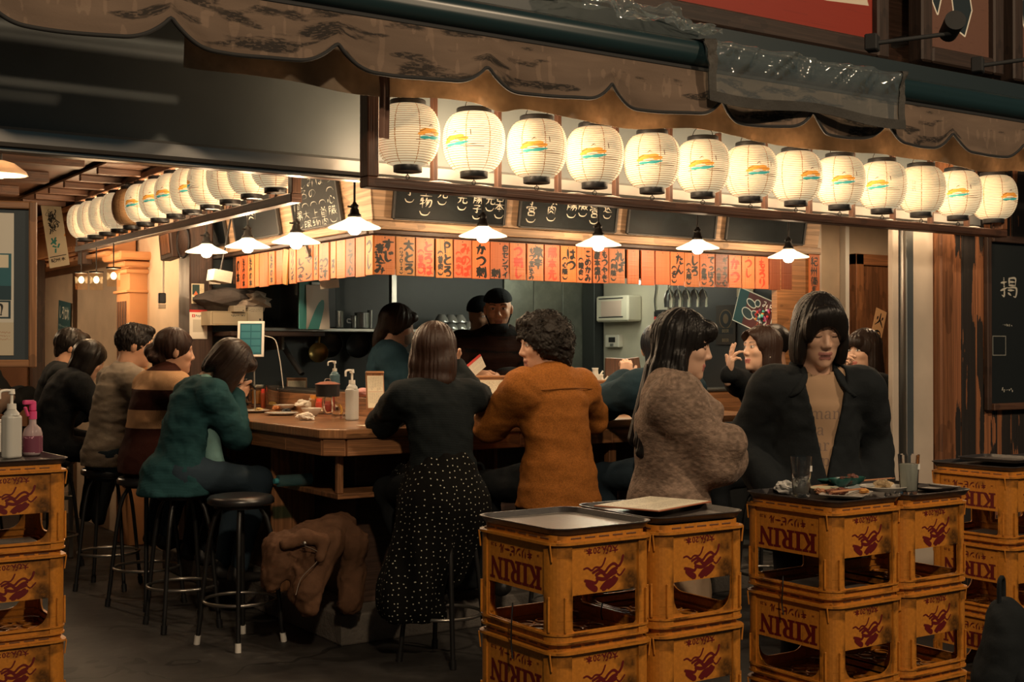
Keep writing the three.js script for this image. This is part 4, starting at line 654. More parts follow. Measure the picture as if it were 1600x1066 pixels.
plate(onBar(440, 649), 0.1, 0.014, 'white plate with scraps and a dark wrap on the bar');
bowl(onBar(444, 638), 0.072, 0.034, 'shallow white bowl behind the scrap plate');
bowl(onBar(487, 650), 0.06, 0.045, 'white bowl with a wet towel over it');
plate(onBar(508, 646), 0.07, 0.02, 'small dish of shredded cabbage beside the tall mug');
const food = (pos, r, col, label, sd, sq = 0.5) => { const o = solo('food_scrap', lump(r, 0.5, 60, sd, sq), M(col, 0.6), label, 'food'); o.position.copy(pos).add(V3(0, 0.012 + r * sq * 0.5, 0)); return o; };
food(onBar(404, 644), 0.03, [0.6, 0.42, 0.16], 'pale pickled slices on the small plate', 1, 0.3); food(onBar(432, 642), 0.025, [0.55, 0.2, 0.06], 'orange leftovers on the scrap plate', 2); food(onBar(448, 647), 0.026, [0.02, 0.025, 0.03], 'dark crumpled wrap on the scrap plate', 3); food(onBar(510, 644), 0.035, [0.62, 0.52, 0.3], 'shredded cabbage heap on the small dish', 4);
for (const [x, y, l, s] of [[477, 657, 'rolled white wet towel at the counter edge', 5], [474, 641, 'crumpled white wet towel draped over the bowl', 8]]) { const o = solo('wet_towel', lump(0.045, 0.55, 26, s, 0.55), M([0.78, 0.72, 0.62], 0.9, { bump: T.cloth }), l, 'towel'); o.position.copy(onBar(x, y)).add(V3(0, y < 650 ? 0.05 : 0.02, 0)); o.scale.set(1.25, 1, 0.8); o.rotation.y = s; }
{ const o = solo('paper_slip', cb(0.12, 0.002, 0.06, 0.0005), M([0.75, 0.68, 0.52], 0.8), 'pale paper slip lying before the pump bottle', 'paper'); o.position.copy(onBar(578, 665)).add(V3(0, 0.001, 0)); o.rotation.y = 0.2; }
function jar(pos, r, h, col, capc, label) { const o = thing('condiment_jar', label, 'jar', pos); part(o, 'body', lathe([[0, 0], [r, 0], [r, h * 0.75], [r * 0.7, h * 0.85], [0, h * 0.85]], 20), M(col, 0.35)); part(o, 'cap', cyl(r * 0.8, r * 0.85, h * 0.22, 20).translate(0, h * 0.93, 0), M(capc, 0.4)); }
jar(onBar(411, 628), 0.016, 0.12, [0.3, 0.06, 0.02], [0.6, 0.05, 0.03], 'slim red sauce bottle between the mugs'); jar(onBar(488, 628), 0.024, 0.085, [0.7, 0.62, 0.5], [0.5, 0.45, 0.4], 'printed white seasoning jar behind the bowl'); jar(onBar(500, 627), 0.027, 0.085, [0.5, 0.06, 0.03], [0.75, 0.08, 0.04], 'red lidded seasoning jar behind the bowl'); jar(onBar(512, 628), 0.022, 0.075, [0.25, 0.04, 0.03], [0.3, 0.06, 0.04], 'dark red seasoning jar beside the tall mug'); jar(onBar(490, 620), 0.026, 0.1, [0.3, 0.14, 0.05], [0.7, 0.3, 0.05], 'brown jar with orange lid behind the white jar'); jar(onBar(365, 633), 0.022, 0.09, [0.6, 0.55, 0.45], [0.55, 0.12, 0.04], 'orange capped jar behind the hands with the phone');
{ const o = thing('serving_pot', 'small black lidded pot on the ledge behind the menu stand', 'pot', at(512, 613, { V: 6.29 }).setY(1.19)); o.scale.setScalar(0.66); part(o, 'body', cyl(0.1, 0.095, 0.1, 28).translate(0, 0.05, 0), mat.black); part(o, 'lid', lathe([[0, 0.125], [0.06, 0.118], [0.103, 0.102], [0.103, 0.098], [0, 0.1]], 28), M([0.3, 0.12, 0.08], 0.3)); part(o, 'lid_handle', tube([V3(-0.03, 0.12, 0), V3(-0.02, 0.14, 0), V3(0.02, 0.14, 0), V3(0.03, 0.12, 0)], 0.004, 12, 6), mat.steel); }
pumpBottle(at(523, 597, { V: 6.3 }).setY(1.19), 0.2, 'bluish pump bottle on the kitchen ledge', M([0.1, 0.2, 0.24], 0.3, { transmission: 0.3 }), 0.7);
solo('folded_cloth', lump(0.05, 0.3, 24, 12, 0.5), M([0.6, 0.3, 0.28], 0.9, { bump: T.cloth }), 'pink folded cloth on the ledge beside the pump bottle', 'cloth').position.copy(at(568, 616, { V: 6.26 }).setY(1.21));
{ const o = thing('glass_tumbler', 'clear tumbler held by the man in the rust jacket', 'glass', at(749, 655, { Y: CT })); part(o, 'glass', lathe([[0, 0.002], [0.034, 0.002], [0.038, 0.14], [0.0365, 0.14], [0.032, 0.012], [0, 0.012]], 28), thickGlass); part(o, 'drink', lathe([[0, 0.013], [0.0315, 0.013], [0.0325, 0.05], [0, 0.05]], 24), paleDrink); }

// ---------- kitchen ----------
{
  const P = (x, y, pl) => at(x, y, pl);
  // unseen fluorescent tubes, out of view, lighting the cook and the steel corner
  const tl = thing('unseen_tube_light', 'unseen fluorescent tube fitting behind the plaques, lighting the cook', 'light', W(5.0, 2.03, 6.44));
  part(tl, 'housing', cb(1.2, 0.05, 0.1, 0.006), mat.white); part(tl, 'tube', cyl(0.013, 0.013, 1.14, 12).rotateZ(Math.PI / 2).translate(0, -0.042, 0), M([1, 1, 0.95], 0.4, { emissive: new THREE.Color().setRGB(0.95, 1, 0.84), emissiveIntensity: 3 }));
  for (const x of [-0.4, 0, 0.4]) { const l = new THREE.PointLight(new THREE.Color().setRGB(0.95, 0.95, 0.72), 0.25); l.position.set(x, -0.075, 0); l.castShadow = true; l.shadow.radius = 2; tl.add(l); }
  part(tl, 'hanger', merge([rod(V3(-0.5, 0.02, 0), V3(-0.5, 0.56, 0), 0.004, 6), rod(V3(0.5, 0.02, 0), V3(0.5, 0.56, 0), 0.004, 6)]), mat.iron);
  copyOf(tl, 'unseen fluorescent tube fitting deeper in the kitchen, lighting the cooking corner', W(5.5, 2.06, 7.5), 0);
  const hood = solo('exhaust_hood', sheet((s, t) => W(3.1 + 3.1 * s, 1.98 + 0.6 * t, 6.75 + 0.45 * t), 1, 1, 0.012, [2.7, 0.8]), mat.steelDull, 'long sloping steel exhaust hood over the kitchen', 'hood');
  const pn = thing('steel_backsplash', 'dull greenish steel sheets lining the cooking corner', 'backsplash', V3(0, 0, 0));
  for (let k = 0; k < 3; k++) part(pn, 'panel', bx(5.45 + k * 0.28, 5.726 + k * 0.28, 0.3, 2.3, 8.285, 8.298), M([0.4, 0.42, 0.35], 0.38, { metalness: 0.5, map: T.blot }));
  // cream side wall with heater boxes
  const cr = solo('wall_lining', bx(6.28, 6.298, 1.1, 2.4, 7.32, 8.1, 0.002), M([0.62, 0.58, 0.46], 0.5, { map: T.plaster }), 'cream lining board on the kitchen side wall', 'lining');
  const hb = thing('heater_box', 'boxy cream water heater on the kitchen side wall', 'heater', W(6.28, 0, 0));
  part(hb, 'casing', bx(-0.14, 0, 1.66, 1.86, 7.62, 8.02, 0.012), M([0.66, 0.62, 0.5], 0.4)); part(hb, 'label_plate', bx(-0.143, -0.139, 1.7, 1.82, 7.7, 7.95, 0.001), M([0.6, 0.46, 0.38], 0.5)); for (const y of [1.69, 1.835]) part(hb, 'slot', bx(-0.144, -0.139, y, y + 0.008, 7.68, 7.98, 0.001), mat.blackMatte);
  const cp = thing('control_panel', 'small cream control panel with dark display under the heater', 'panel', W(6.28, 0, 0)); part(cp, 'casing', bx(-0.05, 0, 1.46, 1.56, 7.85, 8.02, 0.006), M([0.7, 0.66, 0.56], 0.4)); part(cp, 'display', bx(-0.053, -0.049, 1.5, 1.54, 7.89, 7.97, 0.001), mat.black); part(cp, 'button', bx(-0.056, -0.049, 1.47, 1.49, 7.91, 7.95, 0.002), mat.steel);
  const ph = thing('wall_phone', 'black wall intercom with a red key on the cream wall', 'intercom', W(6.28, 0, 0)); part(ph, 'body', bx(-0.06, 0, 1.55, 1.74, 7.28, 7.42, 0.02), mat.black); part(ph, 'red_key', bx(-0.066, -0.059, 1.65, 1.69, 7.38, 7.4, 0.002), M([0.7, 0.04, 0.03], 0.4)); part(ph, 'keypad', bx(-0.064, -0.059, 1.58, 1.71, 7.31, 7.36, 0.002), mat.steelDull); part(ph, 'cord', tube([V3(-0.02, 1.74, -7.44), V3(-0.01, 1.82, -7.46), V3(-0.015, 1.9, -7.44), V3(-0.01, 2.2, -7.45)], 0.005, 20, 6), mat.cable);
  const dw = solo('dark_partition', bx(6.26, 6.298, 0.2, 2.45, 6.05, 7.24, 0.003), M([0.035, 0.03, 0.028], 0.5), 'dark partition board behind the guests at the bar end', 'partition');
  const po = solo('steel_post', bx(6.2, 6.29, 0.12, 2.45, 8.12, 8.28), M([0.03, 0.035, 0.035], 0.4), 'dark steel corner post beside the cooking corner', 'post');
  // posters on the partition
  const poster = (px, py, w, h, rect, roll, label, pl = { U: 6.25 }, yaw = -Math.PI / 2, name = 'poster', cat = 'poster') => { const o = solo(name, card(w, h, rect, MS, 0.003), miscM, label, cat); o.rotation.order = 'YXZ'; o.rotation.y = yaw; o.rotation.z = roll; o.position.copy(at(px, py, pl)); return o; };
  poster(1178, 487, 0.36, 0.24, [960, 0, 256, 192], -0.34, 'tilted dark red poster with white outlined drawing behind the guests', { U: 6.12 });
  poster(1134, 508, 0.2, 0.28, [1216, 0, 192, 256], 0, 'brown beer poster with a round dark emblem on the partition');
  poster(1164, 457, 0.16, 0.06, [512, 512, 256, 128], 0, 'small pale notice above the tilted poster');
  { // cluster of charms
    const o = thing('charm_cluster', 'dangling cluster of small coloured charms beside the tilted poster', 'charms', at(1192, 515, { U: 6.1 })), cols = [[0.6, 0.05, 0.05], [0.1, 0.5, 0.4], [0.7, 0.65, 0.6], [0.7, 0.3, 0.05], [0.15, 0.2, 0.5], [0.5, 0.1, 0.3]].map((c) => M(c, 0.35));
    for (let k = 0; k < 60; k++) part(o, 'charm', ball(rr(0.006, 0.013), rr(0.7, 1.4), rr(0.8, 1.6), 1, 8).translate(rr(-0.03, 0.03), rr(-0.2, 0.14), rr(-0.07, 0.07)), cols[k % 6]);
    part(o, 'stand_rod', rod(V3(0, -0.4, 0), V3(0, 0.15, 0), 0.005, 6), mat.iron);
  }
  { // hanging glasses
    const gp = []; for (let k = 0; k < 5; k++) { const p = at(1046 + k * 13, 452, { V: 6.5 }), o = thing('hanging_glass', `stemmed glass hanging upside down behind the plaques, ${ORD[k]} from the chain lamp`, 'glass', p, 0, 'hanging glasses'); part(o, 'bowl', lathe([[0.034, -0.12], [0.038, -0.06], [0.02, -0.01], [0.005, 0], [0.004, 0.05], [0.03, 0.055], [0.03, 0.057], [0, 0.057]], 20), mat.glass); gp.push(p); }
    const gr = thing('glass_rack', 'steel rail rack that carries the hanging glasses', 'rack', V3(0, 0, 0)), y0 = gp[0].y + 0.05; for (const dz of [-0.012, 0.012]) part(gr, 'rail', bx(gp[0].x - 0.06, gp[4].x + 0.06, y0, y0 + 0.006, 6.5 + dz - 0.004, 6.5 + dz + 0.004, 0.001), mat.steelDull); for (const q of [gp[0].x - 0.05, gp[4].x + 0.05]) part(gr, 'hanger', rod(V3(q, y0, -6.5), V3(q, 2.62, -6.5), 0.005, 6), mat.steelDull);
  }
  // back shelf with pots, clipboard, cabinet, boxes
  const sh = thing('wall_shelf', 'long steel kitchen shelf on the back wall', 'shelf', V3(0, 0, 0)); part(sh, 'board', bx(3.3, 5.2, 1.565, 1.59, 7.98, 8.3), mat.steel); for (const u of [3.5, 4.3, 5.1]) part(sh, 'bracket', bx(u, u + 0.02, 1.44, 1.565, 8.05, 8.3), mat.steelDull);
  const up = solo('steel_upright', bx(4.255, 4.3, 1.19, 2.3, 7.9, 7.94), mat.steel, 'bare steel upright between the kitchen shelves', 'upright');
  const pot = (px, r, h, m, label, name = 'cooking_pot') => { const o = thing(name, label, 'pot', at(px, 508, { V: 8.14 }).setY(1.59)); part(o, 'body', lathe([[0, 0], [r * 0.95, 0], [r, 0.01], [r, h], [r * 1.06, h + 0.004], [r * 0.96, h], [r * 0.94, 0.012], [0, 0.012]], 28), m); part(o, 'handle', tube([V3(-r, h * 0.7, 0), V3(-r - 0.03, h * 0.75, 0), V3(-r - 0.03, h * 0.5, 0), V3(-r, h * 0.45, 0)], 0.005, 12, 6), m); };
  pot(522, 0.07, 0.12, M([0.3, 0.3, 0.28], 0.2, { metalness: 0.9 }), 'dim steel stock pot on the kitchen shelf'); pot(565, 0.05, 0.11, mat.steel, 'bright steel beaker on the kitchen shelf', 'steel_beaker'); pot(553, 0.022, 0.09, mat.steel, 'slim steel cup on the kitchen shelf', 'steel_cup'); pot(578, 0.018, 0.13, mat.steel, 'tall steel shaker on the kitchen shelf', 'steel_shaker');
  for (let k = 0; k < 7; k++) { const o = thing('inverted_bowl', `dim bowl upside down on the kitchen shelf behind the cook, ${ORD[k]} from the upright`, 'bowl', at(690 + (k % 4) * 14, 503, { V: 8.1 }).setY(1.592 + (k > 3 ? 0.05 : 0)), 0, 'upturned bowls on the kitchen shelf'); part(o, 'body', bowlG(0.055, 0.06).rotateX(Math.PI).translate(0, 0.06, 0), M([0.35, 0.35, 0.33], 0.15, { metalness: 0.4 })); }
  { const o = solo('black_cabinet', bx(3.55, 3.83, 1.59, 1.93, 7.9, 8.2, 0.006), mat.black, 'black box cabinet with a tiny white mark on the kitchen shelf', 'cabinet'); part(o, 'mark', bx(3.72, 3.76, 1.85, 1.86, 7.894, 7.899, 0.0005), mat.white); }
  { const p = at(490, 477, { V: 7.3 }), o = thing('clipboard', 'teal clipboard with a hanging sheet of paper in the kitchen', 'clipboard', p, 0.12); part(o, 'board', cb(0.21, 0.3, 0.008, 0.003), mat.teal); part(o, 'paper', sheet((s, t) => V3(0.165 * s - 0.06, 0.125 - 0.275 * t, 0.008 + 0.014 * Math.sin(s * 5 + t * 3) * t), 10, 12, 0.001, [0.16, 0.26]), M([0.5, 0.47, 0.42], 0.8)); part(o, 'clip', mv(cb(0.09, 0.02, 0.014, 0.003), 0.02, 0.135, 0.01), mat.steel); part(o, 'hook', rod(V3(0, 0.15, 0), V3(0, 0.5, 0), 0.003, 6), mat.iron); }
  { const o = solo('paper_note', card(0.12, 0.05, [1536, 512, 256, 256], MS, 0.001), miscM, 'pale paper note hanging under the plaques above the clipboard', 'note'); o.position.copy(at(515, 444, { V: 6.74 })); o.rotation.z = 0.1; part(o, 'string', rod(V3(0, 0.02, 0), V3(0.0, 0.17, -0.01), 0.0015, 5), mat.iron); }
  { // boxes and register beside the pillar
    const b = (px0, px1, py0, py1, V, rect, d, label, name, cat) => { const a = at(px0, py1, { V }), c = at(px1, py0, { V }), w = c.x - a.x, h = c.y - a.y, o = solo(name, card(w, h, rect, MS, d), miscM, label, cat); o.position.set((a.x + c.x) / 2, (a.y + c.y) / 2, -V - d / 2); return o; };
    b(329, 389, 487, 508, 7.9, [512, 512, 256, 128], 0.25, 'long beige printer box on the shelf beside the pillar', 'printer_box', 'box');
    b(388, 411, 480, 505, 7.9, [768, 512, 192, 192], 0.2, 'square off-white carton beside the long printer box', 'carton', 'box');
    b(365, 384, 478, 487, 7.85, [768, 512, 192, 192], 0.1, 'small flat pack lying on the printer box', 'carton', 'box');
    b(330, 345, 437, 444, 8.0, [1536, 512, 256, 256], 0.04, 'small pale switch plate on the dark kitchen wall', 'switch_plate', 'plate');
    b(334, 363, 423, 440, 7.6, [1536, 512, 256, 256], 0.12, 'grey ventilation grille box tilted under the lamp', 'vent_box', 'box').rotation.z = -0.15; part(scene.children[scene.children.length - 1], 'hanger', rod(V3(0, 0.02, 0), V3(0.03, 0.62, 0), 0.006, 6), mat.iron);
    solo('register_shelf', bx(3.04, 3.7, 1.53, 1.56, 7.8, 8.29), mat.darkWood, 'dark shelf carrying boxes beside the pillar', 'shelf');
    const tb = thing('tablet', 'white framed order tablet on a thin arm behind the bar', 'tablet', at(392, 530, { V: 7.3 }), -0.5); tb.rotation.order = 'YXZ'; tb.rotation.x = -0.2; part(tb, 'frame', cb(0.16, 0.22, 0.012, 0.004), mat.white); part(tb, 'screen', mv(card(0.13, 0.19, [980, 520, 168, 240], MS, 0.002), 0, 0, 0.0065), M([1, 1, 1], 0.2, { map: misc, emissive: new THREE.Color(1, 1, 1), emissiveMap: misc, emissiveIntensity: 0.12 })); part(tb, 'arm', rod(V3(0.02, -0.11, -0.01), V3(0.03, -0.42, -0.04), 0.006, 8), mat.steel); part(tb, 'cable', tube([V3(0.08, 0.02, 0), V3(0.14, 0, 0), V3(0.17, -0.1, 0), V3(0.2, -0.3, 0)], 0.003, 16, 5), mat.paleCable);
    const pb = solo('crumpled_bag', lump(0.13, 0.5, 12, 3, 0.55), M([0.35, 0.28, 0.22], 0.8), 'crumpled pale paper bag lying on the cartons', 'bag'); pb.position.copy(at(392, 472, { V: 8.0 }));
    const cl = solo('dark_drape', lump(0.22, 0.25, 7, 9, 0.4), M([0.05, 0.04, 0.035], 0.9), 'dark cloth heaped behind the cartons', 'cloth'); cl.position.copy(at(356, 470, { V: 8.1 }));
    for (const [x, y, r, m, l] of [[514, 537, 0.1, mat.iron, 'black frying pan hanging on the kitchen wall'], [560, 540, 0.09, mat.iron, 'second black pan hanging behind the helper'], [498, 551, 0.07, M([0.4, 0.28, 0.1], 0.3, { metalness: 0.8 }), 'brass strainer hanging under the kitchen shelf']]) { const o = thing('hanging_pan', l, 'pan', at(x, y, { V: 8.2 }), -0.6); part(o, 'bowl', lathe([[0, -0.03], [r * 0.7, -0.03], [r, 0.01], [r * 0.96, 0.01], [r * 0.66, -0.024], [0, -0.024]], 24).rotateX(Math.PI / 2), m); part(o, 'handle', rod(V3(0, r, 0), V3(0.02, r + 0.12, 0), 0.008, 8), m); }
    part(solo('drain_hose', tube([at(432, 516, { V: 8.1 }), at(440, 535, { V: 8.1 }), at(455, 560, { V: 8.0 }), at(472, 585, { V: 7.9 })], 0.02, 24, 10), mat.cable, 'thick black hose curving down the kitchen wall', 'hose'), 'clamp', ball(0.024, 1, 1, 1, 10).translate(...at(440, 535, { V: 8.1 }).toArray()), mat.steel);
    const wt = solo('work_table', bx(3.6, 6.1, 0.95, 0.99, 7.2, 8.2), mat.steelDull, 'steel kitchen work table behind the bar', 'table'); for (const [u, v] of [[3.65, 7.25], [6.0, 7.25], [3.65, 8.1], [6.0, 8.1]]) part(wt, 'leg', bx(u, u + 0.04, 0.12, 0.95, v, v + 0.04), mat.steelDull);
    for (const [px, h, l] of [[930, 0.14, 'white soy cruet on the ledge beside the wooden boxes'], [938, 0.1, 'short white jar on the ledge beside the wooden boxes']]) { const o = thing('cruet', l, 'cruet', at(px, 585, { V: 6.28 }).setY(1.19)); part(o, 'body', lathe([[0, 0], [0.035, 0], [0.037, h * 0.5], [0.02, h * 0.75], [0.018, h * 0.9], [0.022, h], [0, h]], 24), mat.ceramic); part(o, 'spout', rod(V3(0.03, h * 0.6, 0), V3(0.06, h * 0.85, 0), 0.006, 8), mat.ceramic); }
    for (const [px, l] of [[962, 'dark wooden menu holder standing on the ledge'], [985, 'second dark wooden menu holder leaning on the ledge']]) { const o = solo('wooden_holder', cb(0.14, 0.2, 0.03, 0.006), mat.brownWood, l, 'holder'); o.position.copy(at(px, 575, { V: 6.28 }).setY(1.29)); o.rotation.set(-0.12, -0.4, px > 970 ? 0.08 : -0.1); }
  }
  // pull chain lamp behind the plaques
  { const p = at(998, 443, { V: 6.35 }), o = thing('pull_lamp', 'small bright pull chain lamp just behind the plaques', 'lamp', p); part(o, 'disc', lathe([[0, 0.02], [0.03, 0.014], [0.045, 0], [0.03, -0.004], [0, -0.004]], 24), M([1, 0.96, 0.85], 0.4, { emissive: new THREE.Color().setRGB(1, 0.95, 0.75), emissiveIntensity: 4 })); part(o, 'chain', rod(V3(0, 0.02, 0), V3(0, 2.62 - p.y, 0), 0.003, 6), mat.iron); bulbLight(o, V3(0, 0.004, 0), new THREE.Color().setRGB(1, 0.88, 0.62), 0.5, 1); }

  // ---------- signs and notices round the bar ----------
  poster(309, 459, 0.085, 0.13, [640, 0, 160, 256], 0, 'green and cream notice pasted on the dark pillar', { V: 8.075 }, 0, 'notice', 'notice');
  poster(310, 507, 0.12, 0.19, [800, 0, 160, 256], 0, 'white payment sticker with red band on the dark pillar', { V: 8.075 }, 0, 'sticker', 'sticker');
  { const o = poster(1272, 438, 0.095, 0.36, [1408, 0, 96, 384], 0, 'narrow wooden sign with brushed charcoal name on the partition', { V: 5.97 }, 0, 'wooden_sign', 'sign'); o.position.y = 1.9; o.scale.z = 4; }
  poster(1367, 535, 0.12, 0.5, [1504, 0, 128, 512], -0.3, 'slanted paper strip warning of fire on the brown door', { V: 6.34 }, 0, 'paper_strip', 'sign');
  { const o = poster(86, 366, 0.17, 0.52, [1632, 0, 128, 512], 0.16, 'hanging white scroll painted in ink and teal on the moulded beam', { U: 2.6 }, -0.75, 'hanging_scroll', 'scroll'); part(o, 'rod', mv(cyl(0.01, 0.01, 0.2, 10).rotateZ(Math.PI / 2), 0, 0.27, 0), mat.black); }
  struct('trim_9', bx(2.7, 2.78, 2.1, 2.62, 10.0, 10.12), mat.darkWood);
  { // framed notice board on the far left, standing forward
    const p = at(-50, 445, { V: 4.95 }), o = thing('notice_board', 'orange wood framed notice board with pasted posters by the entrance', 'notice board', V3(p.x, 1.68, p.z), -0.25), w = 0.42, h = 0.56;
    part(o, 'panel', cb(w, h, 0.02, 0.003), M([0.03, 0.045, 0.055], 0.6)); for (const s of [-1, 1]) { part(o, 'frame_side', mv(cb(0.028, h + 0.05, 0.035, 0.004), s * (w / 2 + 0.01), 0, 0.005), mat.counter); part(o, 'frame_rail', mv(cb(w, 0.028, 0.035, 0.004), 0, s * (h / 2 + 0.01), 0.005), mat.counter); }
    part(o, 'pasted_poster', mv(card(0.27, 0.4, [1760, 0, 288, 512], MS, 0.002), 0.02, 0.06, 0.012), miscM); part(o, 'paper_cutout', mv(card(0.07, 0.12, [256, 512, 192, 192], MS, 0.002), 0.12, -0.2, 0.012), miscM); part(o, 'leg', mv(cb(0.03, 1.4, 0.03, 0.003), -0.15, -0.98, -0.02), mat.brownWood);
  }
  { const o = thing('wall_chalkboard', 'tall dark chalkboard menu with wooden frame on the plank wall', 'chalkboard', W(6.82, 0, 4.7)); part(o, 'slate', mv(card(0.62, 0.95, [1792, 512, 256, 512], MS, 0.012), 0, 1.6, 0), miscM); for (const s of [-1, 1]) { part(o, 'frame_side', mv(cb(0.04, 1.03, 0.03, 0.004), s * 0.33, 1.6, 0), mat.darkWood); part(o, 'frame_rail', mv(cb(0.62, 0.04, 0.05, 0.004), 0, 1.6 + s * 0.495, 0.005), s < 0 ? mat.brownWood : mat.darkWood); } }
  // notices deep in the hall
  poster(58, 489, 0.14, 0.2, [1536, 512, 256, 256], 0, 'white notice on the hall wall', { U: 2.985 }, -Math.PI / 2, 'notice', 'notice');
  poster(100, 510, 0.4, 0.44, [0, 512, 256, 192], -0.1, 'teal notice with white lettering deep in the hall', { U: 2.985 }, -Math.PI / 2, 'notice', 'notice');
  // wall speaker / clock box at the corner of the side soffit
  { const o = thing('wooden_wall_box', 'dark wooden box with orange front fixed under the side rack', 'box', at(266, 383, { U: 2.8 }), -1.3); o.rotation.z = 0.15; part(o, 'frame', cb(0.14, 0.19, 0.08, 0.006), mat.darkWood); part(o, 'front', mv(cb(0.09, 0.13, 0.01, 0.003), 0, 0, 0.04), mat.doorWood); }
  { const o = thing('round_basket', 'dark round woven plate leaning beside the wooden box', 'plate', at(286, 378, { U: 2.84 }), -1.3); part(o, 'disc', lathe([[0, 0.01], [0.03, 0.012], [0.08, 0.0], [0.085, -0.01], [0, -0.012]], 24).rotateX(Math.PI / 2).scale(0.8, 1.25, 1), mat.darkWood); part(o, 'rim', clean(new THREE.TorusGeometry(0.082, 0.006, 6, 28)).scale(0.8, 1.25, 1), mat.black); }
  { const o = thing('door_phone', 'small black intercom on the cream wall behind the guests', 'intercom', at(253, 466, { V: 8.4 })); part(o, 'body', cb(0.05, 0.07, 0.03, 0.006), mat.black); part(o, 'plate', mv(cb(0.05, 0.03, 0.02, 0.003), 0, -0.055, 0), mat.cream); part(o, 'conduit', rod(V3(0.01, 0.03, 0), V3(0.01, 0.7, 0), 0.006, 8), mat.creamPale); }
  // ceiling lamp in the hall; two unseen copies light the moulded beam and door corner
  { const p = at(2, 268, { V: 7.4 }), o = thing('ceiling_lamp', 'frosted glass lamp shade hanging in the hall', 'lamp', p); part(o, 'bulb', ball(0.03, 1, 1.2, 1, 16).translate(0, -0.005, 0), M([1, 0.9, 0.7], 0.4, { emissive: new THREE.Color().setRGB(1, 0.75, 0.42), emissiveIntensity: 3 })); bulbLight(o, V3(0, -0.005, 0), WARM, 0.8, 1.5); part(o, 'shade', lathe([[0.02, 0.06], [0.07, 0.045], [0.13, 0.0], [0.14, -0.02], [0.132, -0.02], [0.12, 0.0], [0.06, 0.036], [0.02, 0.05], [0.02, 0.06]], 32), M([0.6, 0.5, 0.4], 0.5, { transmission: 0.4 })); part(o, 'rod', rod(V3(0, 0.05, 0), V3(0, 2.62 - p.y, 0), 0.006, 8), mat.iron); const q = copyOf(o, 'unseen frosted glass lamp deeper in the hall, out of view, lighting the moulded beam', W(1.55, 2.3, 11), 0); q.traverse((c) => { if (c.isLight) c.intensity = 3.2; }); copyOf(o, 'unseen frosted glass lamp hidden by the front wall, lighting the corner by the brown door', W(6.95, 2.33, 5.55), 0).traverse((c) => { if (c.isLight) c.intensity = 1.6; }); }
}

// ---------- beer crates standing upside down as tables ----------
const CW2 = 0.352, CL = 0.41, CP = 0.306;                 // width along the front, length into the street, pitch of a stack
const crateM = M([0.6, 0.235, 0.03], 0.42, { map: T.crate, bump: T.grit, bumpScale: 0.0008 });
const printTex = canvasTex(1024, 512, (g) => {
  g.clearRect(0, 0, 1024, 512); const ink = '#5e0d10';
  // long side 0..640: seen the wrong way up, so drawn turned by half
  g.save(); g.translate(640, 300); g.rotate(Math.PI); g.fillStyle = ink;
  g.save(); g.font = 'bold 150px serif'; g.translate(14, 158); g.scale(612 / g.measureText('KIRIN').width, 1.32); g.fillText('KIRIN', 0, 0); g.strokeStyle = ink; g.lineWidth = 5; g.strokeText('KIRIN', 0, 0); g.restore();
  htext(g, 'キリンビール', 120, 190, 66, ink, 7.4); g.font = 'bold 34px sans-serif'; htext(g, '大', 540, 222, 36, ink, 3); g.fillText('20', 580, 254); g.font = 'bold 22px sans-serif'; g.fillText('06', 46, 236); g.restore();
  // short side 640..1024
  g.save(); g.translate(1024, 300); g.rotate(Math.PI); g.fillStyle = ink; htext(g, '大びん', 90, 222, 52, ink, 4.8, 0.86); g.font = 'bold 52px sans-serif'; g.fillText('20', 226, 268); htext(g, '本', 286, 222, 52, ink, 4.8); g.font = 'bold 20px sans-serif'; g.fillText('02', 330, 262); g.restore();
  g.strokeStyle = g.fillStyle = ink; g.lineCap = g.lineJoin = 'round';
  const X = (x) => 672 + x * 310, Y = (y) => 96 + y * 196, line = (w, ...p) => { g.lineWidth = w * 1.15; g.beginPath(); p.forEach(([a, b], i) => { if (!i) g.moveTo(X(a), Y(b)); else { const [pa, pb] = p[i - 1]; g.quadraticCurveTo(X(pa), Y(pb), X((a + pa) / 2), Y((b + pb) / 2)); } }); const e = p[p.length - 1]; g.lineTo(X(e[0]), Y(e[1])); g.stroke(); };
  line(10, [0, 0.3], [0.09, 0.26], [0.19, 0.4], [0.27, 0.26], [0.4, 0.32], [0.47, 0.22], [0.52, 0.04]); line(14, [0.22, 0.44], [0.38, 0.34], [0.5, 0.5], [0.6, 0.3], [0.74, 0.2], [0.84, 0.36], [0.93, 0.2], [0.96, 0.02]);
  line(18, [0.3, 0.52], [0.44, 0.42], [0.54, 0.62], [0.68, 0.42], [0.8, 0.38]); line(20, [0.32, 0.62], [0.5, 0.7], [0.66, 0.56], [0.78, 0.5]); line(34, [0.1, 0.76], [0.17, 0.86], [0.27, 0.95]); line(16, [0.03, 0.66], [0.16, 0.7], [0.28, 0.78], [0.32, 0.7]); line(26, [0.48, 0.98], [0.6, 0.84], [0.74, 0.68]); line(16, [0.42, 0.94], [0.52, 0.78], [0.64, 0.72]); line(20, [0.6, 0.95], [0.74, 0.84], [0.8, 0.72]); line(9, [0.82, 0.56], [0.88, 0.64], [1, 0.44]);
});
const printM = M([1, 1, 1], 0.5, { map: printTex, transparent: true });
const printQuad = (w, h, x0, x1) => { const g = new THREE.PlaneGeometry(w, h), uv = g.attributes.uv; for (let i = 0; i < 4; i++) uv.setXY(i, (x0 + uv.getX(i) * (x1 - x0)) / 1024, 1 - (300 * (1 - uv.getY(i))) / 512); return clean(g); };
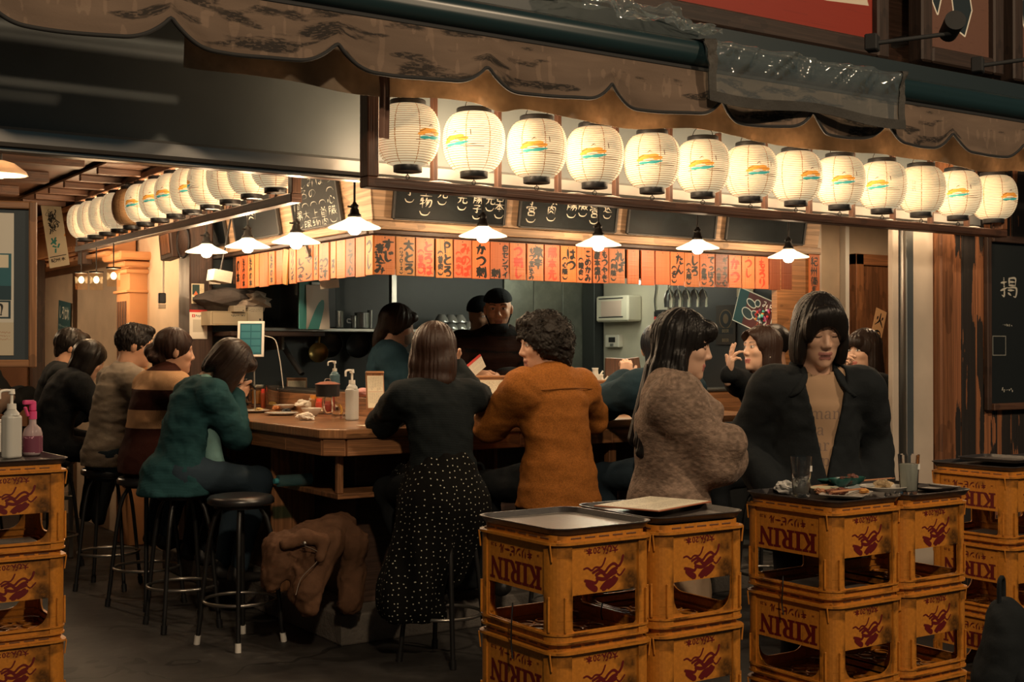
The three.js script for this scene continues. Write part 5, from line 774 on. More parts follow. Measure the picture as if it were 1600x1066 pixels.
const ringAt = (w, l, r, y, h, th) => { const s = rrect(w, l, r), k = rrect(w - 2 * th, l - 2 * th, Math.max(0.004, r - th)); s.holes.push(k); return uvm(ext(s, h, 0, 1, 6).rotateX(-Math.PI / 2).translate(0, y, 0)); };
const wallGeo = (w, round) => {                          // panel above, opening below, sill band
  const s = new THREE.Shape(); s.moveTo(-w / 2, 0); s.lineTo(w / 2, 0); s.lineTo(w / 2, 0.286); s.lineTo(-w / 2, 0.286); s.closePath();
  const h = new THREE.Path(), x = w / 2 - 0.006, r = round ? 0.06 : 0.008; h.moveTo(-x, 0.136); h.lineTo(x, 0.136); h.lineTo(x, 0.034 + r); h.quadraticCurveTo(x - 0.004, 0.034, x - r * 1.1, 0.034); h.lineTo(-x + r * 1.1, 0.034); h.quadraticCurveTo(-x + 0.004, 0.034, -x, 0.034 + r); h.closePath(); s.holes.push(h);
  return uvm(ext(s, 0.005, 0, 1, 6));
};
function makeCrate(round) {
  const o = new THREE.Group(); o.name = 'beer_crate';
  const lw = CL - 0.11, sw = CW2 - 0.11, gl = wallGeo(lw, round), gs = wallGeo(sw, round), X = CW2 / 2, Z = CL / 2;
  for (const s of [-1, 1]) {
    const a = part(o, 'side_panel', gl.clone().rotateY(s * Math.PI / 2).translate(s * (X - 0.008), 0, 0), crateM), b = part(o, 'end_panel', gs.clone().rotateY(s > 0 ? 0 : Math.PI).translate(0, 0, s * (Z - 0.008)), crateM);
    part(a, 'print', printQuad(lw * 0.94, lw * 0.94 * 300 / 640, 0, 640).rotateY(s * Math.PI / 2).translate(s * (X - 0.0022), 0.208, 0), printM, 'dark red printed lettering upside down');
    part(b, 'print', printQuad(0.182, 0.142, 640, 1024).rotateY(s > 0 ? 0 : Math.PI).translate(0, 0.21, s * (Z - 0.0022)), printM, 'dark red printed emblem upside down');
  }
  const col = () => { const pts = []; for (let k = 0; k <= 8; k++) { const a = k / 8 * Math.PI / 2; pts.push([X - 0.048 + 0.05 * Math.cos(a), Z - 0.048 + 0.05 * Math.sin(a)]); } const inn = pts.map(([x, y]) => [X - 0.048 + (x - X + 0.048) * 0.88, Z - 0.048 + (y - Z + 0.048) * 0.88]).reverse(); return [[X + 0.002, Z - 0.056], ...pts, [X - 0.056, Z + 0.002], [X - 0.056, Z - 0.004], ...inn, [X - 0.004, Z - 0.056]]; };
  const cg = ext(shape2(col()), 0.286, 0).rotateX(-Math.PI / 2);
  const RIBS = [mv(cb(0.007, 0.1, 0.005, 0.001), X + 0.003, 0.085, -(Z - 0.03)), mv(cb(0.005, 0.1, 0.007, 0.001), X - 0.03, 0.085, -(Z + 0.003)), mv(cb(0.004, 0.05, 0.005, 0.001).rotateZ(-0.12), X + 0.003, 0.258, -(Z - 0.02))];
  for (const sx of [-1, 1]) for (const sz of [-1, 1]) {
    const post = part(o, 'corner_post', uvm(cg.clone()), crateM); post.scale.set(sx, 1, -sz); const flip = sx * sz > 0; if (flip) { /* mirrored copy */ }
    for (const g of RIBS) part(post, 'rib', g, crateM);
  }
  part(o, 'flange', ringAt(CW2 + 0.02, CL + 0.02, 0.056, 0.28, 0.007, 0.02), crateM);
  part(o, 'lower_rib', ringAt(CW2 + 0.012, CL + 0.012, 0.054, 0.026, 0.006, 0.014), crateM);
  part(o, 'lip', ringAt(CW2 + 0.012, CL + 0.012, 0.054, 0.002, 0.006, 0.014), crateM);
  const skirt = [ringAt(CW2 - 0.016, CL - 0.016, 0.045, 0.286, 0.02, 0.006)];
  part(o, 'skirt', merge(skirt), crateM);
  const dash = mat.brownWood; for (let k = 0; k < 6; k++) for (const s of [-1, 1]) { part(o, 'slot', mv(cb(0.002, 0.004, 0.04, 0.0005), s * (X - 0.0075), 0.296, (k - 2.5) * 0.056), dash); if (k < 5) part(o, 'slot', mv(cb(0.036, 0.004, 0.002, 0.0005), (k - 2) * 0.05, 0.296, s * (Z - 0.0075)), dash); }
  const grid = [mv(cb(CW2 - 0.03, 0.006, CL - 0.03, 0.001), 0, 0.289, 0)]; for (let i = 0; i < 4; i++) for (let j = 0; j < 5; j++) grid.push(uvm(clean(new THREE.TorusGeometry(0.03, 0.004, 5, 14)).rotateX(Math.PI / 2).translate((i - 1.5) * 0.078, 0.294, (j - 2) * 0.074)));
  const bg = part(o, 'bottle_grid', merge(grid), crateM);
  return o;
}
const crateA = makeCrate(false), crateB = makeCrate(true);
const tierWord = ['bottom', 'middle', 'top'];
function stack(u, v, y0, label, kinds, jit = 0.002) {
  for (let k = 0; k < 3; k++) { const r = (kinds[k] ? crateB : crateA).clone(); r.name = numbered('beer_crate'); scene.add(r); r.position.set(u + CW2 / 2 + rr(-jit, jit), y0 + k * CP, -(v + CL / 2) + rr(-jit, jit)); r.rotation.y = rr(-0.006, 0.006); tag(r, 'upturned orange beer crate, ' + tierWord[k] + ' of the stack ' + label, 'crate', 'orange beer crates'); }
}
stack(2.08, 2.9, 0, 'under the bare tray', [0, 0, 0]);
stack(2.452, 2.9, 0, 'under the tray with a menu sheet', [0, 1, 1]);
stack(3.215, 2.92, 0, 'under the plates and half empty glass', [1, 1, 0]);
stack(3.57, 2.92, 0, 'under the cloudy lemon drink', [0, 0, 0]);
stack(4.765, 3.345, 0, 'beside the weathered plank wall', [1, 1, 0]);
stack(5.14, 3.345, 0, 'at the far side against the plank wall', [1, 1, 0]);
{ const o = thing('pallet', 'low wooden pallet under the crate stack by the notice board', 'pallet', W(1.04, 0, 4.94)); for (let k = 0; k < 5; k++) part(o, 'slat', mv(cb(0.42, 0.02, 0.08, 0.003), 0, 0.1, (k - 2) * 0.1), mat.apron); for (const s of [-1, 0, 1]) part(o, 'bearer', mv(cb(0.06, 0.09, 0.48, 0.003), s * 0.17, 0.045, 0), mat.apron); }
stack(0.872, 4.735, 0.11, 'topped with pump and spray bottles', [1, 1, 1]);
// black cable ties holding the crates together
for (const [px, py, dy] of [[803, 985, 0.16], [1225, 930, 0.13], [943, 955, 0.05]]) { const p = at(px, py, px > 1500 ? { U: 4.76 } : px > 1100 ? { U: 3.2 } : px > 900 ? { V: 3.1 } : { U: 2.066 }); const q = V3(-0.006, 0, 0); solo('cable_tie', tube([p.clone().add(V3(-0.004, dy / 2, 0)), p.clone().add(V3(-0.012, dy * 0.2, 0.006)), p.clone().add(V3(-0.008, -dy * 0.2, -0.002)), p.clone().add(V3(-0.01, -dy / 2, 0.008))], 0.0025, 16, 5), mat.black, 'black cable tie looped through the crate at ' + (px > 1500 ? 'the plank wall' : px > 1100 ? 'the plate table' : px > 900 ? 'the inside of the bare table' : 'the bare tray table'), 'cable tie'); }

// trays
function loft(loops, closeEnds = true) {
  const n = loops[0].length, pos = [], idx = []; loops.forEach((l) => l.forEach((p) => pos.push(p.x, p.y, p.z)));
  for (let i = 0; i + 1 < loops.length; i++) for (let j = 0; j < n; j++) { const a = i * n + j, b = i * n + (j + 1) % n; idx.push(a, b, b + n, a, b + n, a + n); }
  if (closeEnds) for (const [i, f] of [[0, 1], [loops.length - 1, 0]]) { const c = loops[i].reduce((s, p) => s.add(p), V3()).multiplyScalar(1 / n); pos.push(c.x, c.y, c.z); const ci = pos.length / 3 - 1; for (let j = 0; j < n; j++) { const a = i * n + j, b = i * n + (j + 1) % n; f ? idx.push(ci, b, a) : idx.push(ci, a, b); } }
  const g = new THREE.BufferGeometry(); g.setAttribute('position', new THREE.Float32BufferAttribute(pos, 3)); g.setIndex(idx);
  const e = g.toNonIndexed(); e.computeVertexNormals(); return uvm(e);
}
const loopRR = (w, l, r, y) => rrect(w, l, r).getPoints(6).slice(0, -1).map((p) => V3(p.x, y, -p.y));
const trayM = M([0.03, 0.024, 0.022], 0.36, { bump: T.grit, bumpScale: 0.0006, clearcoat: 0.3, clearcoatRoughness: 0.35 });
const TRAYG = (() => { const w = 0.372, l = 0.43; return loft([loopRR(w - 0.05, l - 0.05, 0.04, 0), loopRR(w - 0.03, l - 0.03, 0.045, 0.002), loopRR(w - 0.008, l - 0.008, 0.055, 0.018), loopRR(w, l, 0.058, 0.019), loopRR(w, l, 0.058, 0.022), loopRR(w - 0.01, l - 0.01, 0.054, 0.022), loopRR(w - 0.034, l - 0.034, 0.044, 0.006), loopRR(w - 0.05, l - 0.05, 0.04, 0.0045)]); })();
const TT = 3 * CP;
const tray = (u, v, y, yaw, label) => { const o = solo('serving_tray', TRAYG, trayM, label, 'tray'); o.position.copy(W(u, y, v)); o.rotation.y = yaw; return o; };
tray(2.256, 3.105, TT, 0.02, 'bare dark serving tray with raised rim on a crate table');
tray(2.64, 3.12, TT + 0.002, -0.03, 'dark serving tray with a menu sheet lying across it');
tray(3.39, 3.125, TT, 0.01, 'black serving tray crowded with plates and a glass');
tray(3.76, 3.12, TT, 0.0, 'black serving tray carrying the cloudy lemon drink');
tray(4.95, 3.56, TT, 0.02, 'dark serving tray on the crates beside the plank wall');
tray(5.34, 3.56, TT, -0.02, 'dark serving tray at the far side of the plank wall crates');
tray(1.05, 4.94, TT + 0.11, 0.04, 'dark tray under the pump and spray bottles');
{ const o = solo('stacked_tray', TRAYG, trayM, 'spare tray stacked upon the plank wall tray', 'tray'); o.position.copy(W(5.06, TT + 0.022, 3.6)); o.rotation.y = 0.1; o.scale.setScalar(0.7); }
{ const o = thing('menu_sheet', 'laminated handwritten menu sheet with orange border lying on the tray', 'menu', W(2.66, TT + 0.03, 3.17), 0.35); part(o, 'sheet', card(0.33, 0.22, [256, 0, 384, 256], MS, 0.003).rotateX(-Math.PI / 2), miscM); part(o, 'border', mv(cb(0.345, 0.004, 0.235, 0.001), 0, -0.002, 0), M([0.4, 0.13, 0.06], 0.5)); o.rotation.z = -0.01; }
// things on the plate table
const onT = (x, y) => at(x, 761 + (y - 741) * 0.66, { Y: TT + 0.006 });
function tumbler(pos, fill, label, cloudy) {
  const o = thing('tumbler', label, 'glass', pos); part(o, 'glass', lathe([[0, 0.001], [0.029, 0.001], [0.031, 0.01], [0.038, 0.142], [0.0365, 0.142], [0.0295, 0.014], [0, 0.012]], 32), thickGlass);
  part(o, 'drink', lathe([[0, 0.013], [0.029, 0.0145], [0.0295 + 0.0068 * fill, 0.014 + 0.128 * fill], [0, 0.014 + 0.128 * fill]], 28), cloudy ? M([0.62, 0.66, 0.58], 0.35, { transmission: 0.45 }) : M([0.8, 0.82, 0.8], 0.05, { transmission: 0.9 }));
  for (let k = 0; k < 4; k++) part(o, 'ice', cb(0.018, 0.018, 0.018, 0.003).rotateY(k * 1.3).rotateX(k).translate(Math.cos(k * 1.8) * 0.012, 0.03 + 0.13 * fill * (0.3 + 0.2 * k) * 0.7, Math.sin(k * 1.8) * 0.012), mat.glass);
  part(o, 'printed_mark', mv(cb(0.012, 0.02, 0.0008, 0.0003), 0.012, 0.1, 0.0345), mat.white);
}
tumbler(onT(1252, 764), 0.36, 'tall clear tumbler with a little water and ice on the plate table');
tumbler(onT(1420, 758), 0.72, 'tall tumbler of cloudy lemon drink beside the oval plate', true);
{ const o = solo('square_plate', loft([loopRR(0.1, 0.08, 0.008, 0.001), loopRR(0.19, 0.15, 0.012, 0.016), loopRR(0.19, 0.15, 0.012, 0.019), loopRR(0.1, 0.08, 0.008, 0.005)]), M([0.55, 0.5, 0.43], 0.25), 'square beige plate of bones and scraps at the tray edge', 'plate'); o.position.copy(onT(1322, 767)); o.rotation.y = 0.5; }
plate(onT(1288, 757), 0.055, 0.02, 'small yellowish dish behind the tumbler', M([0.5, 0.45, 0.3], 0.3));
plate(onT(1380, 757), 0.085, 0.026, 'round white plate of bean sprouts beside the lemon drink');
{ const o = solo('square_dish', loft([loopRR(0.09, 0.07, 0.01, 0.001), loopRR(0.15, 0.11, 0.014, 0.018), loopRR(0.15, 0.11, 0.014, 0.021), loopRR(0.09, 0.07, 0.01, 0.006)]), M([0.3, 0.34, 0.34], 0.3), 'flat bluish dish under the leaf bowls', 'dish'); o.position.copy(onT(1332, 753)); o.rotation.y = 0.3; }
const snack = (x, y, r, c, l, s, sq = 0.6, up = 0.02) => { const o = solo('food_scrap', lump(r, 0.6, 70, s, sq), M(c, 0.55), l, 'food'); o.position.copy(onT(x, y)).add(V3(0, up, 0)); };
snack(1283, 765, 0.02, [0.4, 0.17, 0.08], 'pale chicken scrap on the square plate', 21); snack(1302, 767, 0.022, [0.2, 0.07, 0.04], 'brown grilled skewer piece on the square plate', 22); snack(1316, 764, 0.02, [0.16, 0.05, 0.03], 'dark grilled piece on the square plate', 23); snack(1350, 764, 0.018, [0.65, 0.3, 0.06], 'orange slice on the square plate', 24, 0.4); snack(1380, 752, 0.03, [0.5, 0.36, 0.2], 'heap of bean sprouts on the round plate', 25, 0.5, 0.028); snack(1322, 748, 0.022, [0.12, 0.045, 0.03], 'brown dumpling in the leaf bowl', 26, 0.7, 0.034); snack(1332, 744, 0.02, [0.16, 0.06, 0.04], 'round dumpling in the second leaf bowl', 27, 0.7, 0.04);
for (const [x, y, l] of [[1313, 750, 'dark green leaf shaped bowl with a dumpling'], [1334, 747, 'second dark green leaf bowl behind it']]) { const o = bowl(onT(x, y).add(V3(0, 0.016, 0)), 0.042, 0.03, l, M([0.02, 0.09, 0.075], 0.3)); o.scale.set(1.3, 1, 0.8); }
{ const o = solo('long_dish', loft([loopRR(0.1, 0.03, 0.008, 0), loopRR(0.14, 0.05, 0.01, 0.014), loopRR(0.14, 0.05, 0.01, 0.017), loopRR(0.1, 0.03, 0.008, 0.005)]), M([0.02, 0.075, 0.065], 0.3), 'long dark green dish behind the tumbler', 'dish'); o.position.copy(onT(1302, 745)).add(V3(0, 0.02, 0)); o.rotation.y = 0.1; }
for (const [x0, y0, x1, y1, l, h] of [[1270, 753, 1302, 746, 'wooden chopsticks laid behind the tumbler', 0.02], [1342, 746, 1376, 741, 'wooden chopsticks resting above the round plate', 0.03], [1298, 771, 1345, 762, 'wooden chopsticks across the square plate', 0.026]]) { const a = onT(x0, y0).add(V3(0, h, 0)), b = onT(x1, y1).add(V3(0, h, 0)), o = thing('chopsticks', l, 'chopsticks', a); const d = b.clone().sub(a); d.setLength(0.19); for (const k of [0, 1]) part(o, 'stick', rod(V3(0, 0, k * 0.008), d.clone().add(V3(0, 0, k * 0.014)), 0.0035, 6, 0.0022), M([0.45, 0.2, 0.09], 0.6)); }
{ const o = solo('napkin_ball', lump(0.035, 0.7, 40, 31, 0.6), M([0.6, 0.58, 0.54], 0.9), 'crumpled white napkin at the tray corner', 'napkin'); o.position.copy(onT(1228, 757)).add(V3(0, 0.02, 0)); }
for (const [x, y] of [[1387, 768], [1402, 765]]) { const o = solo('ice_cube', cb(0.02, 0.016, 0.02, 0.004), mat.glass, x < 1400 ? 'clear ice cube on the rim of the plate tray' : 'clear ice cube beside the foot of the lemon drink', 'ice', 'spilled ice cubes'); o.position.copy(onT(x, y)).add(V3(0, 0.012, 0)); }
{ const o = solo('black_plate', loft([loopRR(0.1, 0.1, 0.01, 0), loopRR(0.16, 0.13, 0.012, 0.01), loopRR(0.16, 0.13, 0.012, 0.013), loopRR(0.1, 0.1, 0.01, 0.004)]), trayM, 'empty black plate behind the lemon drink', 'plate'); o.position.copy(onT(1458, 750)).add(V3(0, 0.004, 0)); }
for (const [u, v, y, yaw, l] of [[3.39, 3.1, TT - CP + 0.0, 0.05, 'grey board shelved inside the plate table crate'], [4.95, 3.55, TT - CP, 0, 'grey board shelved inside the plank wall crate'], [1.05, 4.93, TT - CP + 0.11, 0, 'brown board shelved inside the crate by the notice board']]) { const o = solo('shelf_card', cb(0.26, 0.006, 0.3, 0.002), M([0.2, 0.15, 0.12], 0.8, { map: T.blot }), l, 'board'); o.position.copy(W(u, y + 0.003, v)); o.rotation.y = yaw; }
// bottles by the notice board
const OT = TT + 0.11 + 0.006;
pumpBottle(at(18, 716, { Y: OT }), 0.6, 'white pump bottle of hand gel on the crates by the notice board', milky, 0.95);
{ const o = thing('card_holder', 'pale upright card holder beside the hand gel bottle', 'holder', at(4, 712, { Y: OT }), 0.3); part(o, 'box', mv(cb(0.06, 0.13, 0.04, 0.004), 0, 0.065, 0), mat.whitePlastic); part(o, 'flap', mv(cb(0.06, 0.01, 0.044, 0.002), 0, 0.134, 0), mat.white); }
{ const o = thing('spray_bottle', 'clear spray bottle with pink label and pink trigger head', 'bottle', at(51, 712, { Y: OT }), 0.5); const pink = M([0.6, 0.06, 0.2], 0.4);
  part(o, 'body', lathe([[0, 0], [0.034, 0], [0.036, 0.01], [0.036, 0.085], [0.03, 0.105], [0.014, 0.12], [0.013, 0.145], [0, 0.145]], 28), M([0.75, 0.6, 0.62], 0.1, { transmission: 0.6 })); part(o, 'label_band', lathe([[0.0365, 0.012], [0.0368, 0.014], [0.0368, 0.075], [0.0365, 0.077]], 28), M([1, 1, 1], 0.5, { map: (() => { const t = misc.clone(); t.repeat.set(192 / 2048, 192 / 1024); t.offset.set(1344 / 2048, 1 - 704 / 1024); t.needsUpdate = true; return t; })() }));
  part(o, 'trigger_head', merge([cyl(0.015, 0.015, 0.03, 16).translate(0, 0.155, 0), mv(cb(0.025, 0.04, 0.02, 0.005), 0, 0.19, 0), mv(cb(0.05, 0.018, 0.018, 0.004), -0.02, 0.205, 0), mv(cb(0.01, 0.04, 0.012, 0.003).rotateZ(0.4), -0.03, 0.17, 0)]), pink); part(o, 'dip_tube', rod(V3(0, 0.01, 0), V3(0, 0.14, 0), 0.003, 6), mat.whitePlastic); }

// ---------- people: skeletons, distance fields, surfaces ----------
const cap = (a, b, ra, rb = ra, flat) => ({ t: 0, a, b, ra, rb, d: b.clone().sub(a), l2: Math.max(1e-9, a.distanceToSquared(b)), flat });   // flat: [axis, factor] squashes it along an axis
const elp = (c, r, q) => ({ t: 1, c, r, q: q ? q.clone().invert() : null });
const lv = new THREE.Vector3();
function dist(p, x, y, z) {
  if (p.t === 0) {
    let dx = x - p.a.x, dy = y - p.a.y, dz = z - p.a.z;
    if (p.flat) { const [n, f] = p.flat, h0 = Math.max(0, Math.min(1, (dx * p.d.x + dy * p.d.y + dz * p.d.z) / p.l2)), qx = dx - p.d.x * h0, qy = dy - p.d.y * h0, qz = dz - p.d.z * h0, k = (qx * n.x + qy * n.y + qz * n.z) * (1 / f - 1); return (Math.hypot(qx + n.x * k, qy + n.y * k, qz + n.z * k) - (p.ra + (p.rb - p.ra) * h0)) * Math.max(f, 0.75); }
    const h = Math.max(0, Math.min(1, (dx * p.d.x + dy * p.d.y + dz * p.d.z) / p.l2));
    dx -= p.d.x * h; dy -= p.d.y * h; dz -= p.d.z * h; return Math.sqrt(dx * dx + dy * dy + dz * dz) - (p.ra + (p.rb - p.ra) * h);
  }
  lv.set(x - p.c.x, y - p.c.y, z - p.c.z); if (p.q) lv.applyQuaternion(p.q);
  const ax = lv.x / p.r.x, ay = lv.y / p.r.y, az = lv.z / p.r.z, k0 = Math.sqrt(ax * ax + ay * ay + az * az), bx2 = ax / p.r.x, by = ay / p.r.y, bz = az / p.r.z, k1 = Math.sqrt(bx2 * bx2 + by * by + bz * bz);
  return k1 < 1e-6 ? -Math.min(p.r.x, p.r.y, p.r.z) : k0 * (k0 - 1) / k1;
}
const smin = (a, b, k) => { const h = Math.max(k - Math.abs(a - b), 0) / k; return Math.min(a, b) - h * h * k * 0.25; };
const smax = (a, b, k) => -smin(-a, -b, k);
function bounds(prims, pad) { const b = new THREE.Box3(); for (const p of prims) { if (p.t === 0) { const r = Math.max(p.ra, p.rb); for (const q of [p.a, p.b]) { b.expandByPoint(q.clone().addScalar(r)); b.expandByPoint(q.clone().addScalar(-r)); } } else { const r = Math.max(p.r.x, p.r.y, p.r.z); b.expandByPoint(p.c.clone().addScalar(r)); b.expandByPoint(p.c.clone().addScalar(-r)); } } return b.expandByScalar(pad); }
// surface of field f(x, y, z) = 0 inside box, cells of size s
function netSurface(f, box, s, slack = 0) {
  const o = box.min, n = box.getSize(V3()).divideScalar(s).ceil(), nx = n.x + 1, ny = n.y + 1, nz = n.z + 1, B = 6, val = new Float32Array(nx * ny * nz).fill(9);
  const at3 = (i, j, k) => (k * ny + j) * nx + i;
  for (let k0 = 0; k0 < nz; k0 += B) for (let j0 = 0; j0 < ny; j0 += B) for (let i0 = 0; i0 < nx; i0 += B) {
    const c = f(o.x + (i0 + B / 2) * s, o.y + (j0 + B / 2) * s, o.z + (k0 + B / 2) * s), far = B * s * 1.05 + 0.012 + slack;
    const i1 = Math.min(nx, i0 + B), j1 = Math.min(ny, j0 + B), k1 = Math.min(nz, k0 + B);
    if (Math.abs(c) > far) { const w = c > 0 ? 9 : -9; for (let k = k0; k < k1; k++) for (let j = j0; j < j1; j++) val.fill(w, at3(i0, j, k), at3(i0, j, k) + (i1 - i0)); continue; }
    for (let k = k0; k < k1; k++) for (let j = j0; j < j1; j++) for (let i = i0; i < i1; i++) val[at3(i, j, k)] = f(o.x + i * s, o.y + j * s, o.z + k * s);
  }
  const vid = new Int32Array(nx * ny * nz).fill(-1), pos = [], idx = [];
  for (let k = 0; k < nz - 1; k++) for (let j = 0; j < ny - 1; j++) for (let i = 0; i < nx - 1; i++) {
    let m = 0; const v = []; for (let c = 0; c < 8; c++) { const w = val[at3(i + (c & 1), j + (c >> 1 & 1), k + (c >> 2))]; v.push(w); if (w < 0) m |= 1 << c; }
    if (m === 0 || m === 255) continue;
    let x = 0, y = 0, z = 0, q = 0;
    for (let a = 0; a < 8; a++) for (const e of [1, 2, 4]) { if (a & e) continue; const b = a | e; if ((v[a] < 0) === (v[b] < 0)) continue; let t = v[a] / (v[a] - v[b]); if (!(t >= 0 && t <= 1)) t = 0.5; x += (a & 1) + (e === 1 ? t : 0); y += (a >> 1 & 1) + (e === 2 ? t : 0); z += (a >> 2) + (e === 4 ? t : 0); q++; }
    vid[at3(i, j, k)] = pos.length / 3; pos.push(o.x + (i + x / q) * s, o.y + (j + y / q) * s, o.z + (k + z / q) * s);
  }
  const st = [1, nx, nx * ny];
  for (let k = 1; k < nz - 1; k++) for (let j = 1; j < ny - 1; j++) for (let i = 1; i < nx - 1; i++) {
    const a = at3(i, j, k), ins = val[a] < 0;
    for (let ax = 0; ax < 3; ax++) { if ((val[a + st[ax]] < 0) === ins) continue; const u = st[(ax + 1) % 3], w = st[(ax + 2) % 3], q = [vid[a], vid[a - u], vid[a - u - w], vid[a - w]]; if (q.some((e) => e < 0)) continue; ins ? idx.push(q[0], q[1], q[2], q[0], q[2], q[3]) : idx.push(q[0], q[2], q[1], q[0], q[3], q[2]); }
  }
  const g = new THREE.BufferGeometry(); g.setAttribute('position', new THREE.Float32BufferAttribute(pos, 3)); g.setIndex(idx); g.computeVertexNormals(); return g;
}
// union of primitives with smoothing k, cuts (functions returning a distance that must stay negative) and a displacement
function blob(prims, { k = 0.03, s = 0.011, cuts = [], disp, pad = 0.03, slack = 0.02 } = {}) {
  const box = bounds(prims, pad);
  return netSurface((x, y, z) => { let d = 9; for (const p of prims) d = smin(d, dist(p, x, y, z), p.k ?? k); if (disp && Math.abs(d) < 0.12) d += disp(x, y, z); for (const c of cuts) d = Math.max(d, c(x, y, z)); return d; }, box, s, slack);
}
function paint(g, f) { const p = g.attributes.position, c = new Float32Array(p.count * 3); for (let i = 0; i < p.count; i++) { const q = f(p.getX(i), p.getY(i), p.getZ(i)); c.set(q, i * 3); } g.setAttribute('color', new THREE.BufferAttribute(c, 3)); return g; }
const plain = (g, col) => paint(g, () => col);
function ik(a, t, l1, l2, pole) {
  const d = t.clone().sub(a), L = Math.min(d.length(), (l1 + l2) * 0.999); d.normalize(); const x = (l1 * l1 - l2 * l2 + L * L) / (2 * L), h = Math.sqrt(Math.max(0, l1 * l1 - x * x));
  const n = pole.clone().addScaledVector(d, -pole.dot(d)).normalize(); return { el: a.clone().addScaledVector(d, x).addScaledVector(n, h), wr: a.clone().addScaledVector(d, L) };
}
const qE = (x, y, z) => new THREE.Quaternion().setFromEuler(new THREE.Euler(x, y, z, 'YXZ'));
// local axes: +z the way the person faces, +x to the person's left, y up; origin on the ground
function skeleton(o) {
  const h = o.h ?? 1.65, S = { h, o }, lean = o.lean ?? 0.1, side = o.side ?? 0, tw = qE(0, o.twist ?? 0, 0), b = o.build ?? 1; S.b = b;
  S.hip = V3(0, o.sit ? o.sit + 0.085 : 0.52 * h, 0); const dir = (a, sd) => V3(Math.sin(sd), Math.cos(a) * Math.cos(sd), Math.sin(a) * Math.cos(sd));
  S.mid = S.hip.clone().addScaledVector(dir(lean * 0.5, side * 0.6), 0.145 * h); S.up = dir(lean * 1.3, side); S.neck = S.mid.clone().addScaledVector(S.up, 0.155 * h);
  S.chest = S.mid.clone().lerp(S.neck, 0.5); const left = V3(1, 0, 0).applyQuaternion(tw); S.left = left; S.fw = left.clone().cross(S.up).normalize(); S.tf = S.fw;
  const sw = (o.shoulder ?? 0.108) * h * b; S.sh = [1, -1].map((q) => S.neck.clone().addScaledVector(S.up, -0.044 * h).addScaledVector(left, q * sw));
  S.arms = S.sh.map((a, i) => { const q = i ? -1 : 1, t = o.hands?.[i] ? V3(...o.hands[i]) : a.clone().add(V3(q * 0.09, -0.29 * h, 0.04)), pole = o.pole?.[i] ? V3(...o.pole[i]) : V3(q * 0.7, -0.6, -0.4); return { sh: a, ...ik(a, t, 0.168 * h, 0.148 * h, pole) }; });
  S.hips = [1, -1].map((q) => S.hip.clone().add(V3(q * 0.052 * h, -0.01, 0)));
  S.legs = S.hips.map((a, i) => { const q = i ? -1 : 1; if (o.sit) { const k = o.knees?.[i] ? V3(...o.knees[i]) : a.clone().add(V3(q * 0.05, -0.05, 0.24 * h)); const an = o.feet?.[i] ? V3(...o.feet[i]) : V3(k.x * 0.8, 0.29, k.z - 0.1); return { hip: a, kn: k, an }; } const f = o.feet?.[i] ? V3(...o.feet[i]) : V3(q * 0.075, 0.075, 0); return { hip: a, kn: a.clone().lerp(f, 0.48).add(V3(q * 0.01, 0, 0.025)), an: f }; });
  S.headQ = qE(o.head?.[0] ?? 0, o.head?.[1] ?? 0, o.head?.[2] ?? 0); S.headP = S.neck.clone().addScaledVector(S.up, 0.04 * h).add(V3(...(o.headShift ?? [0, 0, 0]))).add(V3(0, 0.075, 0.022).applyQuaternion(S.headQ)); S.hs = (o.headScale ?? 1) * (1.02 + (h - 1.6) * 0.25);
  return S;
}
const toHead = (S, g) => g.applyMatrix4(new THREE.Matrix4().compose(S.headP, S.headQ, V3(S.hs, S.hs, S.hs)));
const inHead = (S, p) => p.clone().sub(S.headP).applyQuaternion(S.headQ.clone().invert()).divideScalar(S.hs);
const SKIN = [0.63, 0.385, 0.265], SKIN2 = [0.55, 0.31, 0.2];
